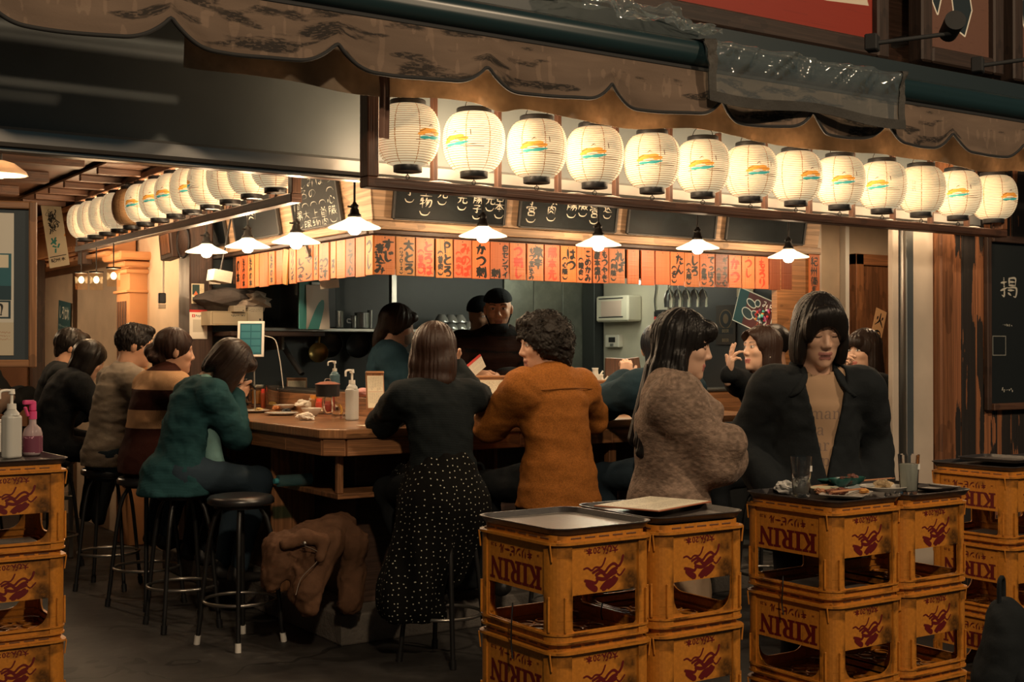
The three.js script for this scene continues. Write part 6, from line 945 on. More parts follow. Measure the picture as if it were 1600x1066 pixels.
function headGeo(S, { cell = 0.0035, eyes = 'open', look = 0, lips = [0.4, 0.11, 0.09], skin = SKIN, male = false, beard = false, brow = [0.03, 0.02, 0.016], mouth = 0 } = {}) {
  const m = male ? 1.05 : 1, e = (x, y, z, a, b, c) => elp(V3(x, y, z), V3(a, b, c)), nb = inHead(S, S.neck.clone().addScaledVector(S.up, -0.01));
  const A = [e(0, 0.03, -0.012, 0.074, 0.086, 0.094), e(0, -0.025, 0.03, 0.0575 * m, 0.084, 0.06), e(0, -0.077, 0.038, 0.037 * m, 0.036, 0.046)];
  const Bp = [e(0.036, -0.018, 0.062, 0.02, 0.02, 0.02), e(-0.036, -0.018, 0.062, 0.02, 0.02, 0.02), e(0, -0.1, 0.072, 0.018 * m, 0.014, 0.016), cap(V3(-0.04, 0.03, 0.072), V3(0.04, 0.03, 0.072), male ? 0.013 : 0.011)];
  const nose = [cap(V3(0, 0.014, 0.084), V3(0, -0.024, 0.101), 0.007, 0.0105 * m), e(0.0105, -0.03, 0.093, 0.0075, 0.0065, 0.009), e(-0.0105, -0.03, 0.093, 0.0075, 0.0065, 0.009)];
  const ly = -0.06, mo = mouth * 0.006, lipU = cap(V3(-0.017, ly + mo * 0.3, 0.083), V3(0.017, ly + mo * 0.3, 0.083), 0.0058), lipU2 = e(0, ly + 0.001 + mo * 0.3, 0.087, 0.011, 0.0055, 0.006), lipL = cap(V3(-0.013, ly - 0.011 - mo, 0.082), V3(0.013, ly - 0.011 - mo, 0.082), 0.0066);
  const ears = [1, -1].map((q) => elp(V3(q * 0.074, -0.004, -0.006), V3(0.011, 0.031, 0.019), qE(0, q * 0.35, q * -0.12)));
  const neckP = cap(V3(0, -0.05, -0.018), nb, male ? 0.058 : 0.05, male ? 0.064 : 0.055), box = bounds([...A, ...nose, neckP, ...ears], 0.02);
  const eb = [1, -1].map((q) => e(q * 0.03, 0.009, 0.074, 0.0135, 0.0125, 0.0135));
  const f = (x, y, z) => {
    let d = 9; for (const p of A) d = smin(d, dist(p, x, y, z), 0.03); for (const p of Bp) d = smin(d, dist(p, x, y, z), 0.018); d = smin(d, dist(neckP, x, y, z), 0.03);
    for (const q of [1, -1]) d = smax(d, -(Math.hypot((x - q * 0.031) / 1.35, y - 0.012, z - 0.1) - 0.0155), 0.014);
    for (const p of nose) d = smin(d, dist(p, x, y, z), 0.011); for (const p of [lipU, lipU2, lipL]) d = smin(d, dist(p, x, y, z), 0.006); for (const p of ears) d = smin(d, dist(p, x, y, z), 0.008); for (const p of eb) d = smin(d, dist(p, x, y, z), 0.004);
    return d;
  };
  const g = netSurface(f, box, cell), eyeY = eyes === 'down' ? 0.0035 : 0.009;
  paint(g, (x, y, z) => {
    let c = skin; const ax = Math.abs(x), mixc = (b, t) => { c = c.map((v, i) => v * (1 - t) + b[i] * t); };
    if (z > 0.06) {
      const dl = Math.min(dist(lipU, x, y, z), dist(lipU2, x, y, z), dist(lipL, x, y, z)); if (dl < 0.003 && z > 0.07) mixc(lips, 0.85); if (Math.abs(y - (ly - 0.0055 - mo * 0.4)) < 0.0017 + mo && ax < 0.018) mixc([0.1, 0.03, 0.03], 0.8);
      const u = (ax - 0.03) / 0.0135;
      if (Math.abs(u) < 1.12) { const arc = Math.sqrt(Math.max(0, 1 - u * u)); if (eyes === 'open') { const top = eyeY + 0.006 * arc, bot = eyeY - 0.0045 * arc; if (y < top && y > bot) { mixc([0.62, 0.56, 0.5], 1); if (Math.hypot(x - (x > 0 ? 0.03 : -0.03) - look, y - eyeY - 0.0008) < 0.0058) mixc([0.025, 0.015, 0.012], 1); } else if (y >= top && y < top + 0.003) mixc([0.03, 0.02, 0.02], 0.95); else if (y <= bot && y > bot - 0.0016) mixc([0.16, 0.08, 0.06], 0.6); } else if (Math.abs(y - (eyeY - 0.0045 * arc + 0.002)) < 0.0022) mixc([0.03, 0.02, 0.02], 0.95); else if (Math.abs(y - eyeY - 0.006 * arc - 0.001) < 0.0012) mixc([0.26, 0.13, 0.09], 0.6); }
      const bl = 0.031 + 0.004 * Math.sin((ax - 0.014) * 70); if (ax > 0.013 && ax < 0.05 && Math.abs(y - bl) < (male ? 0.0042 : 0.003) * (1.2 - (ax - 0.013) * 14)) mixc(brow, 0.85);
      if (ax < 0.014 && y < -0.029 && y > -0.037 && ax > 0.004 && z < 0.1) mixc([0.14, 0.06, 0.045], 0.6);
    }
    if (beard && z > 0.02 && y < -0.04) mixc([0.05, 0.035, 0.03], y < -0.08 || ax > 0.04 ? 0.5 : 0.2);
    return c;
  });
  return toHead(S, g);
}
// hand: palm and five fingers. dir: way the fingers point, back: normal of the back of the hand; side +1 left, -1 right
function handGeo(wr, dir, back, side, curl = [0.35, 0.35, 0.35, 0.4], { thumb = 0.5, spread = 0.06, cell = 0.004, skin = SKIN, scale = 1 } = {}) {
  const Y = dir.clone().normalize(), Z = back.clone().addScaledVector(Y, -back.dot(Y)).normalize(), X = Y.clone().cross(Z).multiplyScalar(side);   // X: towards the thumb
  const P = [elp(V3(0.0, 0.045, 0), V3(0.037, 0.05, 0.0145)), cap(V3(0.022, 0.015, 0.002), V3(0.03, 0.05, -0.004), 0.015, 0.011), cap(V3(0, -0.04, 0), V3(0, 0.02, 0), 0.026, 0.024, [V3(0, 0, 1), 0.72])];
  const fl = [0.07, 0.078, 0.073, 0.056], fx = [0.027, 0.009, -0.009, -0.0255], fy = [0.086, 0.09, 0.087, 0.08];
  fl.forEach((L, i) => { let p = V3(fx[i], fy[i], 0), a = 0; const sp = (1.5 - i) * spread; P.push(cap(V3(fx[i] * 0.85, 0.05, 0), p, 0.0105, 0.0098)); [0.46, 0.31, 0.23].forEach((r, j) => { a += curl[i] * [0.9, 1.15, 0.8][j]; const q = p.clone().add(V3(Math.sin(sp) * Math.cos(a), Math.cos(a) * Math.cos(sp), -Math.sin(a)).multiplyScalar(L * r)); const pr = cap(p, q, 0.0094 - j * 0.001 - (i === 3 ? 0.001 : 0), 0.0086 - j * 0.001 - (i === 3 ? 0.001 : 0)); pr.k = 0.004; P.push(pr); p = q; }); });
  let p = V3(0.03, 0.034, -0.004), an = 0.75; [[0.036, 0.0115], [0.03, 0.0098]].forEach(([L, r], j) => { const q = p.clone().add(V3(Math.sin(an), Math.cos(an), -thumb * (0.5 + 0.5 * j)).normalize().multiplyScalar(L)); P.push(cap(p, q, r, r * 0.9)); p = q; an -= 0.4; });
  const g = blob(P, { k: 0.009, s: cell / scale, pad: 0.008, slack: 0 }), m = new THREE.Matrix4().makeBasis(X, Y, Z).scale(V3(scale, scale, scale)).setPosition(wr);
  if (side < 0 !== m.determinant() < 0) { /* basis keeps its hand */ }
  g.applyMatrix4(m); if (m.determinant() < 0) { const ix = g.index.array; for (let i = 0; i < ix.length; i += 3) { const t = ix[i]; ix[i] = ix[i + 1]; ix[i + 1] = t; } } g.computeVertexNormals();
  return paint(g, (x, y, z) => skin);
}
function armDir(A) { return A.wr.clone().sub(A.el).normalize(); }
const bodyPrims = (S, e = 0) => { const { h, b } = S, f = [S.fw, 0.72]; return [cap(S.hip, S.mid, 0.086 * h * b + e, 0.074 * h * b + e, f), cap(S.mid, S.chest, 0.075 * h * b + e, 0.083 * h * b + e, f), cap(S.chest, S.neck.clone().addScaledVector(S.up, -0.055 * h), 0.083 * h * b + e, 0.05 * h * b + e, f), cap(S.sh[0].clone().lerp(S.sh[1], 0.1), S.sh[1].clone().lerp(S.sh[0], 0.1), 0.036 * h + e, 0.036 * h + e)]; };
const armPrims = (S, e = 0, i0 = 0, i1 = 2, end = 1) => S.arms.slice(i0, i1).flatMap((A) => [cap(A.sh, A.el, 0.034 * S.h * S.b + e, 0.028 * S.h + e), cap(A.el, A.el.clone().lerp(A.wr, end), 0.027 * S.h + e, 0.018 * S.h + (e) * (0.6 + 0.4 * (S.o.cuff ?? 1)))]);
const legPrims = (S, e = 0, end = 1) => S.legs.flatMap((L) => [cap(L.hip, L.kn, 0.052 * S.h * S.b + e, 0.034 * S.h + e), cap(L.kn, L.kn.clone().lerp(L.an, end), 0.034 * S.h + e, 0.022 * S.h + e)]);
function bodyGeo(S, skin) { const g = blob([...bodyPrims(S, -0.016), ...armPrims(S, -0.008), ...legPrims(S, -0.012), cap(S.neck.clone().addScaledVector(S.up, -0.05), S.neck.clone().addScaledVector(S.up, 0.03), 0.052, 0.048)], { s: 0.02, k: 0.03 }); return plain(g, skin); }
const skinM = M([1, 1, 1], 0.5, { vertexColors: true, sheen: 0.15, sheenColor: new THREE.Color(0.6, 0.3, 0.2) });
const strip = (g) => { const n = g.toNonIndexed(); for (const k of Object.keys(n.attributes)) if (!['position', 'normal', 'color'].includes(k)) n.deleteAttribute(k); return n; };
// folds for cloth: soft ripples that follow gravity and joints
const folds = (amp, f = 9, fy = 12, sd = 0) => (x, y, z) => amp * (fbm3(x * f + sd, y * fy, z * f + sd * 2) + 0.6 * (0.5 - Math.abs(PN.noise(x * f * 1.7 + sd, y * fy * 1.3 + 5, z * f * 1.7))));
const cutBelow = (y0) => (x, y, z) => y0 - y, cutAbove = (y0) => (x, y, z) => y - y0;
const cutSphere = (c, r) => (x, y, z) => r - Math.hypot(x - c.x, y - c.y, z - c.z);
const neckCut = (S, r = 0.062, up = 0.02) => { const c = S.neck.clone().addScaledVector(S.up, up).addScaledVector(S.fw, 0.01); return (x, y, z) => { const dx = x - c.x, dy = y - c.y, dz = z - c.z, a = dx * S.up.x + dy * S.up.y + dz * S.up.z; return a < -0.03 ? -1 : r - Math.sqrt(Math.max(0, dx * dx + dy * dy + dz * dz - a * a)); }; };
const cloth = (prims, opt, uvFix) => { const g = blob(prims, opt); return uvFix ? uvFix(clean(g)) : uvm(g, 1); };
// hair in head space
const strands = (amp, n, sw = 4) => (x, y, z) => { const a = Math.atan2(x, z + 0.01); return amp * (PN.noise(a * n + 3, y * sw, 1.5) + 0.6 * PN.noise(a * n * 2.3, y * sw * 1.6, 7)); };
function hairGeo(S, prims, { s = 0.0045, k = 0.02, amp = 0.0035, n = 14, sw = 4, cuts = [], face = [0, -0.045, 0.105, 0.06, 0.1, 0.07], disp } = {}) {
  const fc = face ? elp(V3(face[0], face[1], face[2]), V3(face[3], face[4], face[5])) : null;
  const g = blob(prims, { k, s, pad: 0.025, slack: 0.005, disp: disp ?? strands(amp, n, sw), cuts: [...(fc ? [(x, y, z) => -dist(fc, x, y, z)] : []), ...cuts] });
  return uvm(toHead(S, g), 1);
}
const capHair = (t = 0.012) => elp(V3(0, 0.036, -0.014), V3(0.076 + t, 0.089 + t, 0.096 + t));
const E3 = (x, y, z, a, b, c, rx = 0, ry = 0, rz = 0) => elp(V3(x, y, z), V3(a, b, c), qE(rx, ry, rz));
const hairM = (c, rough = 0.42) => M(c, rough, { specularIntensity: 0.5 });
const BLACKHAIR = hairM([0.011, 0.009, 0.008]), BROWNHAIR = hairM([0.024, 0.011, 0.007], 0.5), DARKBROWN = hairM([0.022, 0.014, 0.011]);
function person(label, u, v, facing, S, skin = SKIN) {     // facing: [du, dv]
  const o = thing('person', label, 'person', W(u, S.o.base ?? 0, v), Math.atan2(facing[0], -facing[1])); o.skinParts = [bodyGeo(S, skin)]; return o;
}
function finish(o, ...extra) { part(o, 'body', mergeGeometries([...o.skinParts, ...extra].map(strip)), skinM); delete o.skinParts; return o; }
function shoes(o, S, m) { S.legs.forEach((L) => { const t = L.an.clone().add(V3(0, -0.05, 0)); part(o, 'shoe', uvm(blob([cap(t.clone().add(V3(0, 0.01, -0.03)), t.clone().add(V3(0, -0.005, 0.14)), 0.036, 0.03, [V3(0, 1, 0), 0.8]), cap(t.clone().add(V3(0, 0.05, -0.02)), t, 0.034, 0.036)], { s: 0.012, k: 0.03 })), m); }); }

// ---------- the people ----------
T.dots = dtex(512, 512, (u, v) => { let k = 0.012; for (let i = -1; i <= 1; i++) for (let j = -1; j <= 1; j++) { const cx = Math.floor(u * 9) + i, cy = Math.floor(v * 9) + j, w = (q) => ((q % 9) + 9) % 9, px = (cx + 0.2 + 0.6 * hash2(w(cx), w(cy), 5)) / 9, py = (cy + 0.2 + 0.6 * hash2(w(cx), w(cy), 6)) / 9; if (Math.hypot(u - px, v - py) < 0.0105) k = 0.72; } return [k, k, k * 0.92]; }, true, [0.26, 0.26]);
const garb = (c, o = {}) => M(c, 0.88, { bump: T.cloth, bumpScale: 0.0012, specularIntensity: 0.35, ...o });
const G = { teal: garb([0.016, 0.062, 0.07], { bump: T.knit, bumpScale: 0.003 }), mint: garb([0.16, 0.3, 0.29]), grey: garb([0.27, 0.23, 0.18]), black: garb([0.008, 0.01, 0.012]), blackKnit: garb([0.007, 0.0105, 0.012], { bump: T.knit, bumpScale: 0.002 }), navy: garb([0.012, 0.03, 0.042]), denim: garb([0.02, 0.035, 0.05]), rust: garb([0.3, 0.105, 0.018], { map: T.heather }), charcoal: garb([0.013, 0.016, 0.018]), fur: garb([0.33, 0.23, 0.17], { map: T.furColor, bump: T.fur, bumpScale: 0.003, sheen: 0.8, sheenColor: new THREE.Color(0.4, 0.32, 0.27), sheenRoughness: 0.5 }), cream: garb([0.45, 0.33, 0.22]), beige: garb([0.42, 0.31, 0.22]), brownCoat: garb([0.2, 0.1, 0.055], { map: T.blot }), dots: garb([1, 1, 1], { map: T.dots }), indigo: garb([0.012, 0.035, 0.05]), cook: garb([0.04, 0.026, 0.022], { map: T.peel }), shoe: M([0.015, 0.014, 0.013], 0.5) };
function top(o, S, m, { e = 0.02, k = 0.04, amp = 0.006, drop = 0.06, flare = 0, sleeve = 0.97, s = 0.011, extra = [], cuts = [], neck = 0.06, name = 'top', uv, sd = 1, ff = 9, fy = 13, label } = {}) {
  const r = 0.088 * S.h * S.b + e, pr = [...bodyPrims(S, e), ...armPrims(S, e * 0.8 + 0.006, 0, 2, sleeve), ...(drop > 0 ? [cap(S.hip, S.hip.clone().add(V3(0, -drop, 0.0)), r, r + flare, [S.fw, 0.8])] : []), ...extra];
  return part(o, name, cloth(pr, { k, s, disp: folds(amp, ff, fy, sd), cuts: [neckCut(S, neck), ...(drop > 0 ? [cutBelow(S.hip.y - drop)] : []), ...cuts] }, uv), m, label);
}
function trousers(o, S, m, e = 0.014, s = 0.014) { return part(o, 'trousers', cloth([cap(S.hip.clone().add(V3(0, 0.05, 0)), S.hip, 0.085 * S.h * S.b, 0.09 * S.h * S.b, [S.fw, 0.8]), ...legPrims(S, e, 0.95)], { k: 0.04, s, disp: folds(0.005, 10, 10, 4) }), m); }
function loc(u, v, f, base = 0) { const a = Math.atan2(f[0], -f[1]), c = Math.cos(a), s = Math.sin(a); return (p) => { const x = p.x - u, z = p.z + v; return [x * c - z * s, p.y - base, x * s + z * c]; }; }
const hv = (...a) => V3(...a);
const handOn = (S, i, dir, back, curl, opt = {}) => handGeo(S.arms[i].wr, hv(...dir), hv(...back), i ? -1 : 1, curl, opt);
const SEAT = 0.725, CURLY = hairM([0.009, 0.0065, 0.005], 0.62);

{ // teal cardigan, bent over a phone
  const u = 2.25, v = 6.5, f = [1, 0.02], S = skeleton({ h: 1.62, sit: SEAT, lean: 0.34, head: [0.72, -0.22, 0], headShift: [-0.01, -0.012, 0.03], hands: [[0.13, 1.19, 0.31], [-0.01, 1.2, 0.31]], pole: [[0.6, -0.9, -0.2], [-0.6, -0.9, -0.3]], build: 1.02 });
  const o = person('seated person in a loose teal cardigan bending over a phone', u, v, f, S);
  top(o, S, G.teal, { e: 0.026, k: 0.04, amp: 0.013, drop: 0.12, flare: 0.03, sleeve: 0.94, name: 'cardigan', s: 0.01, extra: [cap(S.hip.clone().add(V3(0, -0.02, -0.08)), S.hip.clone().add(V3(-0.02, -0.12, -0.1)), 0.12, 0.12)] });
  part(o, 'shirt', cloth([cap(S.mid.clone().add(V3(-0.03, -0.05, 0.1)), S.hip.clone().add(V3(-0.03, -0.03, 0.17)), 0.1, 0.11, [V3(0, 0.5, 0.85), 0.6]), cap(S.neck.clone().add(V3(0.05, 0.0, -0.02)), S.neck.clone().add(V3(-0.05, 0.0, -0.02)), 0.045, 0.045)], { k: 0.02, s: 0.011, disp: folds(0.006), cuts: [neckCut(S, 0.052, 0.05)] }), G.mint);
  trousers(o, S, G.denim); shoes(o, S, G.shoe);
  part(o, 'hair', hairGeo(S, [capHair(0.018), E3(0.066, -0.03, 0.012, 0.034, 0.1, 0.07), E3(-0.066, -0.03, 0.012, 0.034, 0.1, 0.07), E3(0, -0.03, -0.075, 0.075, 0.085, 0.045), E3(0.055, -0.09, 0.06, 0.03, 0.09, 0.035), E3(-0.055, -0.1, 0.06, 0.03, 0.09, 0.035), E3(0, 0.07, 0.08, 0.066, 0.04, 0.035)], { amp: 0.004, n: 16 }), DARKBROWN);
  finish(o, headGeo(S, { cell: 0.0045, eyes: 'down' }), handOn(S, 0, [-0.35, 0.25, 0.9], [0.75, -0.4, 0.3], [0.75, 0.7, 0.7, 0.7], { thumb: -0.4 }), handOn(S, 1, [0.35, 0.25, 0.9], [-0.75, -0.4, 0.3], [0.8, 0.75, 0.7, 0.7], { thumb: -0.4 }));
  const p = V3(0.06, 1.255, 0.4).applyAxisAngle(V3(0, 1, 0), o.rotation.y).add(o.position), ph = thing('smartphone', 'black smartphone held by the person in the teal cardigan', 'phone', p, o.rotation.y); ph.rotation.order = 'YXZ'; ph.rotation.x = -0.75; part(ph, 'case', cb(0.15, 0.075, 0.009, 0.004), mat.black); part(ph, 'screen', mv(cb(0.136, 0.066, 0.001, 0.0003), 0, 0, -0.005), M([0.02, 0.025, 0.03], 0.1));
}
{ // striped sweater with a bun
  const u = 2.3, v = 7.16, f = [1, 0.05], S = skeleton({ h: 1.66, sit: SEAT, lean: 0.24, head: [0.1, -0.25, 0], hands: [[0.15, 1.11, 0.36], [-0.15, 1.11, 0.36]], build: 1.05 });
  const o = person('seated person in a brown and cream striped sweater with hair in a bun', u, v, f, S);
  const st = dtex(8, 256, (a, b) => { const y = 0.55 + b * 0.9, band = (y > 1.0 && y < 1.105) || (y > 1.215 && y < 1.32); return band ? [0.8, 0.64, 0.48] : [0.22, 0.1, 0.07]; }, true, [1, 0.9]);
  top(o, S, garb([1, 1, 1], { map: st, bump: T.knit, bumpScale: 0.003 }), { e: 0.034, k: 0.06, amp: 0.005, drop: 0.06, s: 0.0105, name: 'sweater', uv: (g) => { const p = g.attributes.position, a = new Float32Array(p.count * 2); for (let i = 0; i < p.count; i++) { a[i * 2] = p.getX(i); a[i * 2 + 1] = p.getY(i) - 0.55; } g.setAttribute('uv', new THREE.BufferAttribute(a, 2)); return g; }, extra: [cap(S.neck.clone().addScaledVector(S.up, -0.01), S.neck.clone().addScaledVector(S.up, 0.035), 0.066, 0.06)], neck: 0.05 });
  trousers(o, S, G.black); shoes(o, S, G.shoe);
  part(o, 'hair', hairGeo(S, [capHair(0.012), E3(0, -0.045, -0.07, 0.05, 0.06, 0.04), E3(0.02, -0.01, -0.125, 0.045, 0.042, 0.04), E3(-0.02, -0.045, -0.118, 0.035, 0.03, 0.03), E3(0.03, -0.075, -0.09, 0.022, 0.03, 0.02)], { amp: 0.004, n: 9, sw: 14, face: [0, -0.03, 0.1, 0.064, 0.1, 0.085] }), BROWNHAIR);
  finish(o, headGeo(S, { cell: 0.0045 }), handOn(S, 0, [-0.4, -0.1, 0.9], [0.1, 1, 0], [0.5, 0.5, 0.5, 0.5], { cell: 0.006 }), handOn(S, 1, [0.4, -0.1, 0.9], [0.1, 1, 0], [0.5, 0.5, 0.5, 0.5], { cell: 0.006 }));
}
{ // grey shirt
  const u = 2.28, v = 7.84, f = [1, 0.05], S = skeleton({ h: 1.76, sit: SEAT, lean: 0.22, head: [0.16, -0.35, 0], hands: [[0.16, 1.11, 0.4], [-0.2, 1.11, 0.4]], build: 1.1 });
  const o = person('seated man in a heather grey long sleeved shirt', u, v, f, S);
  top(o, S, G.grey, { e: 0.024, k: 0.035, amp: 0.0075, drop: 0.07, s: 0.0095, ff: 6, fy: 22, name: 'shirt', neck: 0.062 });
  trousers(o, S, G.denim); shoes(o, S, G.shoe);
  part(o, 'hair', hairGeo(S, [capHair(0.011), E3(0, 0.1, 0.05, 0.055, 0.03, 0.05)], { amp: 0.007, n: 16, sw: 40, face: [0, -0.05, 0.09, 0.09, 0.105, 0.085], cuts: [(x, y, z) => -0.055 - y + (z > 0 ? 0.5 * z + 0.02 : 0)] }), BLACKHAIR);
  finish(o, headGeo(S, { cell: 0.0045, male: true, skin: SKIN2 }), handOn(S, 0, [-0.4, -0.1, 0.9], [0.1, 1, 0], [0.5, 0.5, 0.5, 0.5], { cell: 0.006 }), handOn(S, 1, [0.4, -0.1, 0.9], [0.1, 1, 0], [0.5, 0.5, 0.5, 0.5], { cell: 0.006 }));
}
{ // dark hoodie, leaning low
  const u = 2.15, v = 8.75, f = [1, 0.1], S = skeleton({ h: 1.62, sit: SEAT, lean: 0.42, head: [0.45, -0.4, 0], hands: [[0.15, 1.1, 0.4], [-0.15, 1.1, 0.4]] });
  const o = person('seated person in a black hoodie leaning low over the bar', u, v, f, S);
  top(o, S, G.black, { e: 0.03, k: 0.06, amp: 0.008, drop: 0.08, s: 0.014, name: 'hoodie', extra: [cap(S.neck.clone().add(V3(0.05, 0, -0.05)), S.neck.clone().add(V3(-0.05, 0, -0.05)), 0.05, 0.05)] });
  trousers(o, S, G.black, 0.014, 0.02);
  part(o, 'hair', hairGeo(S, [capHair(0.016), E3(0, -0.05, -0.06, 0.07, 0.09, 0.05), E3(0.06, -0.05, 0.01, 0.03, 0.09, 0.05), E3(-0.06, -0.05, 0.01, 0.03, 0.09, 0.05)], { s: 0.007 }), BLACKHAIR);
  finish(o, headGeo(S, { cell: 0.007 }));
}
{ // dark man with glasses further down
  const u = 2.32, v = 9.45, f = [1, -0.15], S = skeleton({ h: 1.74, sit: SEAT, lean: 0.2, head: [0.25, -0.1, 0], hands: [[0.15, 1.1, 0.4], [-0.15, 1.1, 0.4]] });
  const o = person('man with glasses in a dark coat deep along the side of the bar', u, v, f, S);
  top(o, S, G.charcoal, { e: 0.035, amp: 0.008, drop: 0.1, s: 0.015, name: 'coat' }); trousers(o, S, G.black, 0.014, 0.02);
  part(o, 'hair', hairGeo(S, [capHair(0.014), E3(0, 0.08, 0.07, 0.06, 0.04, 0.04), E3(0, -0.04, -0.07, 0.06, 0.05, 0.03)], { s: 0.007, amp: 0.006, sw: 20 }), BLACKHAIR);
  part(o, 'glasses', merge([1, -1].map((q) => toHead(S, clean(new THREE.TorusGeometry(0.02, 0.0016, 6, 20)).translate(q * 0.031, 0.008, 0.1)))), mat.iron);
  finish(o, headGeo(S, { cell: 0.006, male: true, skin: SKIN2 }));
}
for (const [u, v, h, lab, m, ln] of [[1.75, 9.9, 1.62, 'person in a grey brown coat at the edge of the hall', garb([0.13, 0.09, 0.07]), 0.15], [2.05, 10.5, 1.66, 'dark haired person at the far end of the bar', G.black, 0.1]]) {
  const S = skeleton({ h, sit: SEAT, lean: ln, head: [0.2, 0, 0], hands: [[0.15, 1.1, 0.35], [-0.15, 1.1, 0.35]] }), o = person(lab, u, v, [1, 0], S);
  top(o, S, m, { e: 0.04, amp: 0.01, drop: 0.2, s: 0.018, name: 'coat' }); trousers(o, S, G.black, 0.014, 0.024);
  part(o, 'hair', hairGeo(S, [capHair(0.016), E3(0, -0.05, -0.06, 0.07, 0.1, 0.05)], { s: 0.008 }), BLACKHAIR); finish(o, headGeo(S, { cell: 0.008 }));
  copyOf(STOOL, 'black bar stool under the ' + (u < 2 ? 'grey brown coat' : 'guest at the far end'), W(u - 0.02, 0, v), 0.3);
}
{ // black sweater and polka dot skirt, seen from behind
  const u = 3.06, v = 5.16, f = [0.12, 1], L = loc(u, v, f), S = skeleton({ h: 1.63, sit: SEAT, lean: 0.2, side: 0.03, head: [0.06, -0.75, 0.02], hands: [L(at(632, 640, { V: 5.62 }).setY(1.13)), L(at(711, 574, { V: 5.6 }))], pole: [[0.9, -0.5, -0.3], [-0.8, -0.9, -0.1]], feet: [[0.08, 0.3, 0.14], [-0.06, 0.3, 0.16]], build: 1.02 });
  const o = person('woman in a black sweater and polka dot skirt seated with her back turned', u, v, f, S);
  top(o, S, G.blackKnit, { e: 0.024, k: 0.035, amp: 0.009, drop: 0.1, flare: 0.012, s: 0.0095, name: 'sweater', neck: 0.066, sleeve: 0.95 });
  trousers(o, S, G.black, 0.006, 0.018);
  const H = S.hip; part(o, 'skirt', cloth([cap(H.clone().add(V3(0, 0.06, 0)), H.clone().add(V3(0, -0.06, 0)), 0.15, 0.185, [V3(0, 0, 1), 0.85]), cap(H.clone().add(V3(0, -0.05, 0.0)), H.clone().add(V3(0.02, -0.04, 0.3)), 0.16, 0.14), cap(H.clone().add(V3(0.05, -0.1, -0.02)), V3(0.2, 0.28, -0.02), 0.175, 0.13), cap(H.clone().add(V3(-0.05, -0.12, 0.0)), V3(-0.02, 0.42, 0.08), 0.16, 0.12), cap(V3(0.2, 0.34, 0.0), V3(0.1, 0.22, -0.06), 0.1, 0.07)], { k: 0.08, s: 0.012, disp: (x, y, z) => 0.012 * Math.sin(Math.atan2(x - 0.05, z - 0.05) * 11 + y * 4) * Math.min(1, (0.85 - y) * 2.5) + 0.004 * fbm3(x * 9, y * 5, z * 9), cuts: [(x, y, z) => 0.2 + 0.18 * Math.max(0, -x + 0.05) - y] }), G.dots, 'black skirt scattered with small white dots');
  shoes(o, S, G.shoe);
  part(o, 'hair', hairGeo(S, [capHair(0.024), E3(0, -0.06, -0.06, 0.098, 0.105, 0.062), E3(0.08, -0.06, -0.015, 0.036, 0.1, 0.06), E3(-0.08, -0.06, -0.025, 0.034, 0.1, 0.055), E3(0, 0.075, 0.08, 0.066, 0.04, 0.035), E3(0, -0.13, -0.06, 0.105, 0.05, 0.06)], { amp: 0.0045, n: 17, s: 0.004, cuts: [(x, y, z) => -0.158 - y] }), BROWNHAIR);
  finish(o, headGeo(S, { cell: 0.0045 }), handOn(S, 0, [-0.9, -0.1, 0.3], [0, 1, 0.1], [0.5, 0.5, 0.5, 0.5], { cell: 0.006 }), handOn(S, 1, [0.5, 0.75, -0.1], [-0.3, 0.1, 0.9], [0.9, 1.0, 1.05, 1.1], { thumb: 0.7 }));
}
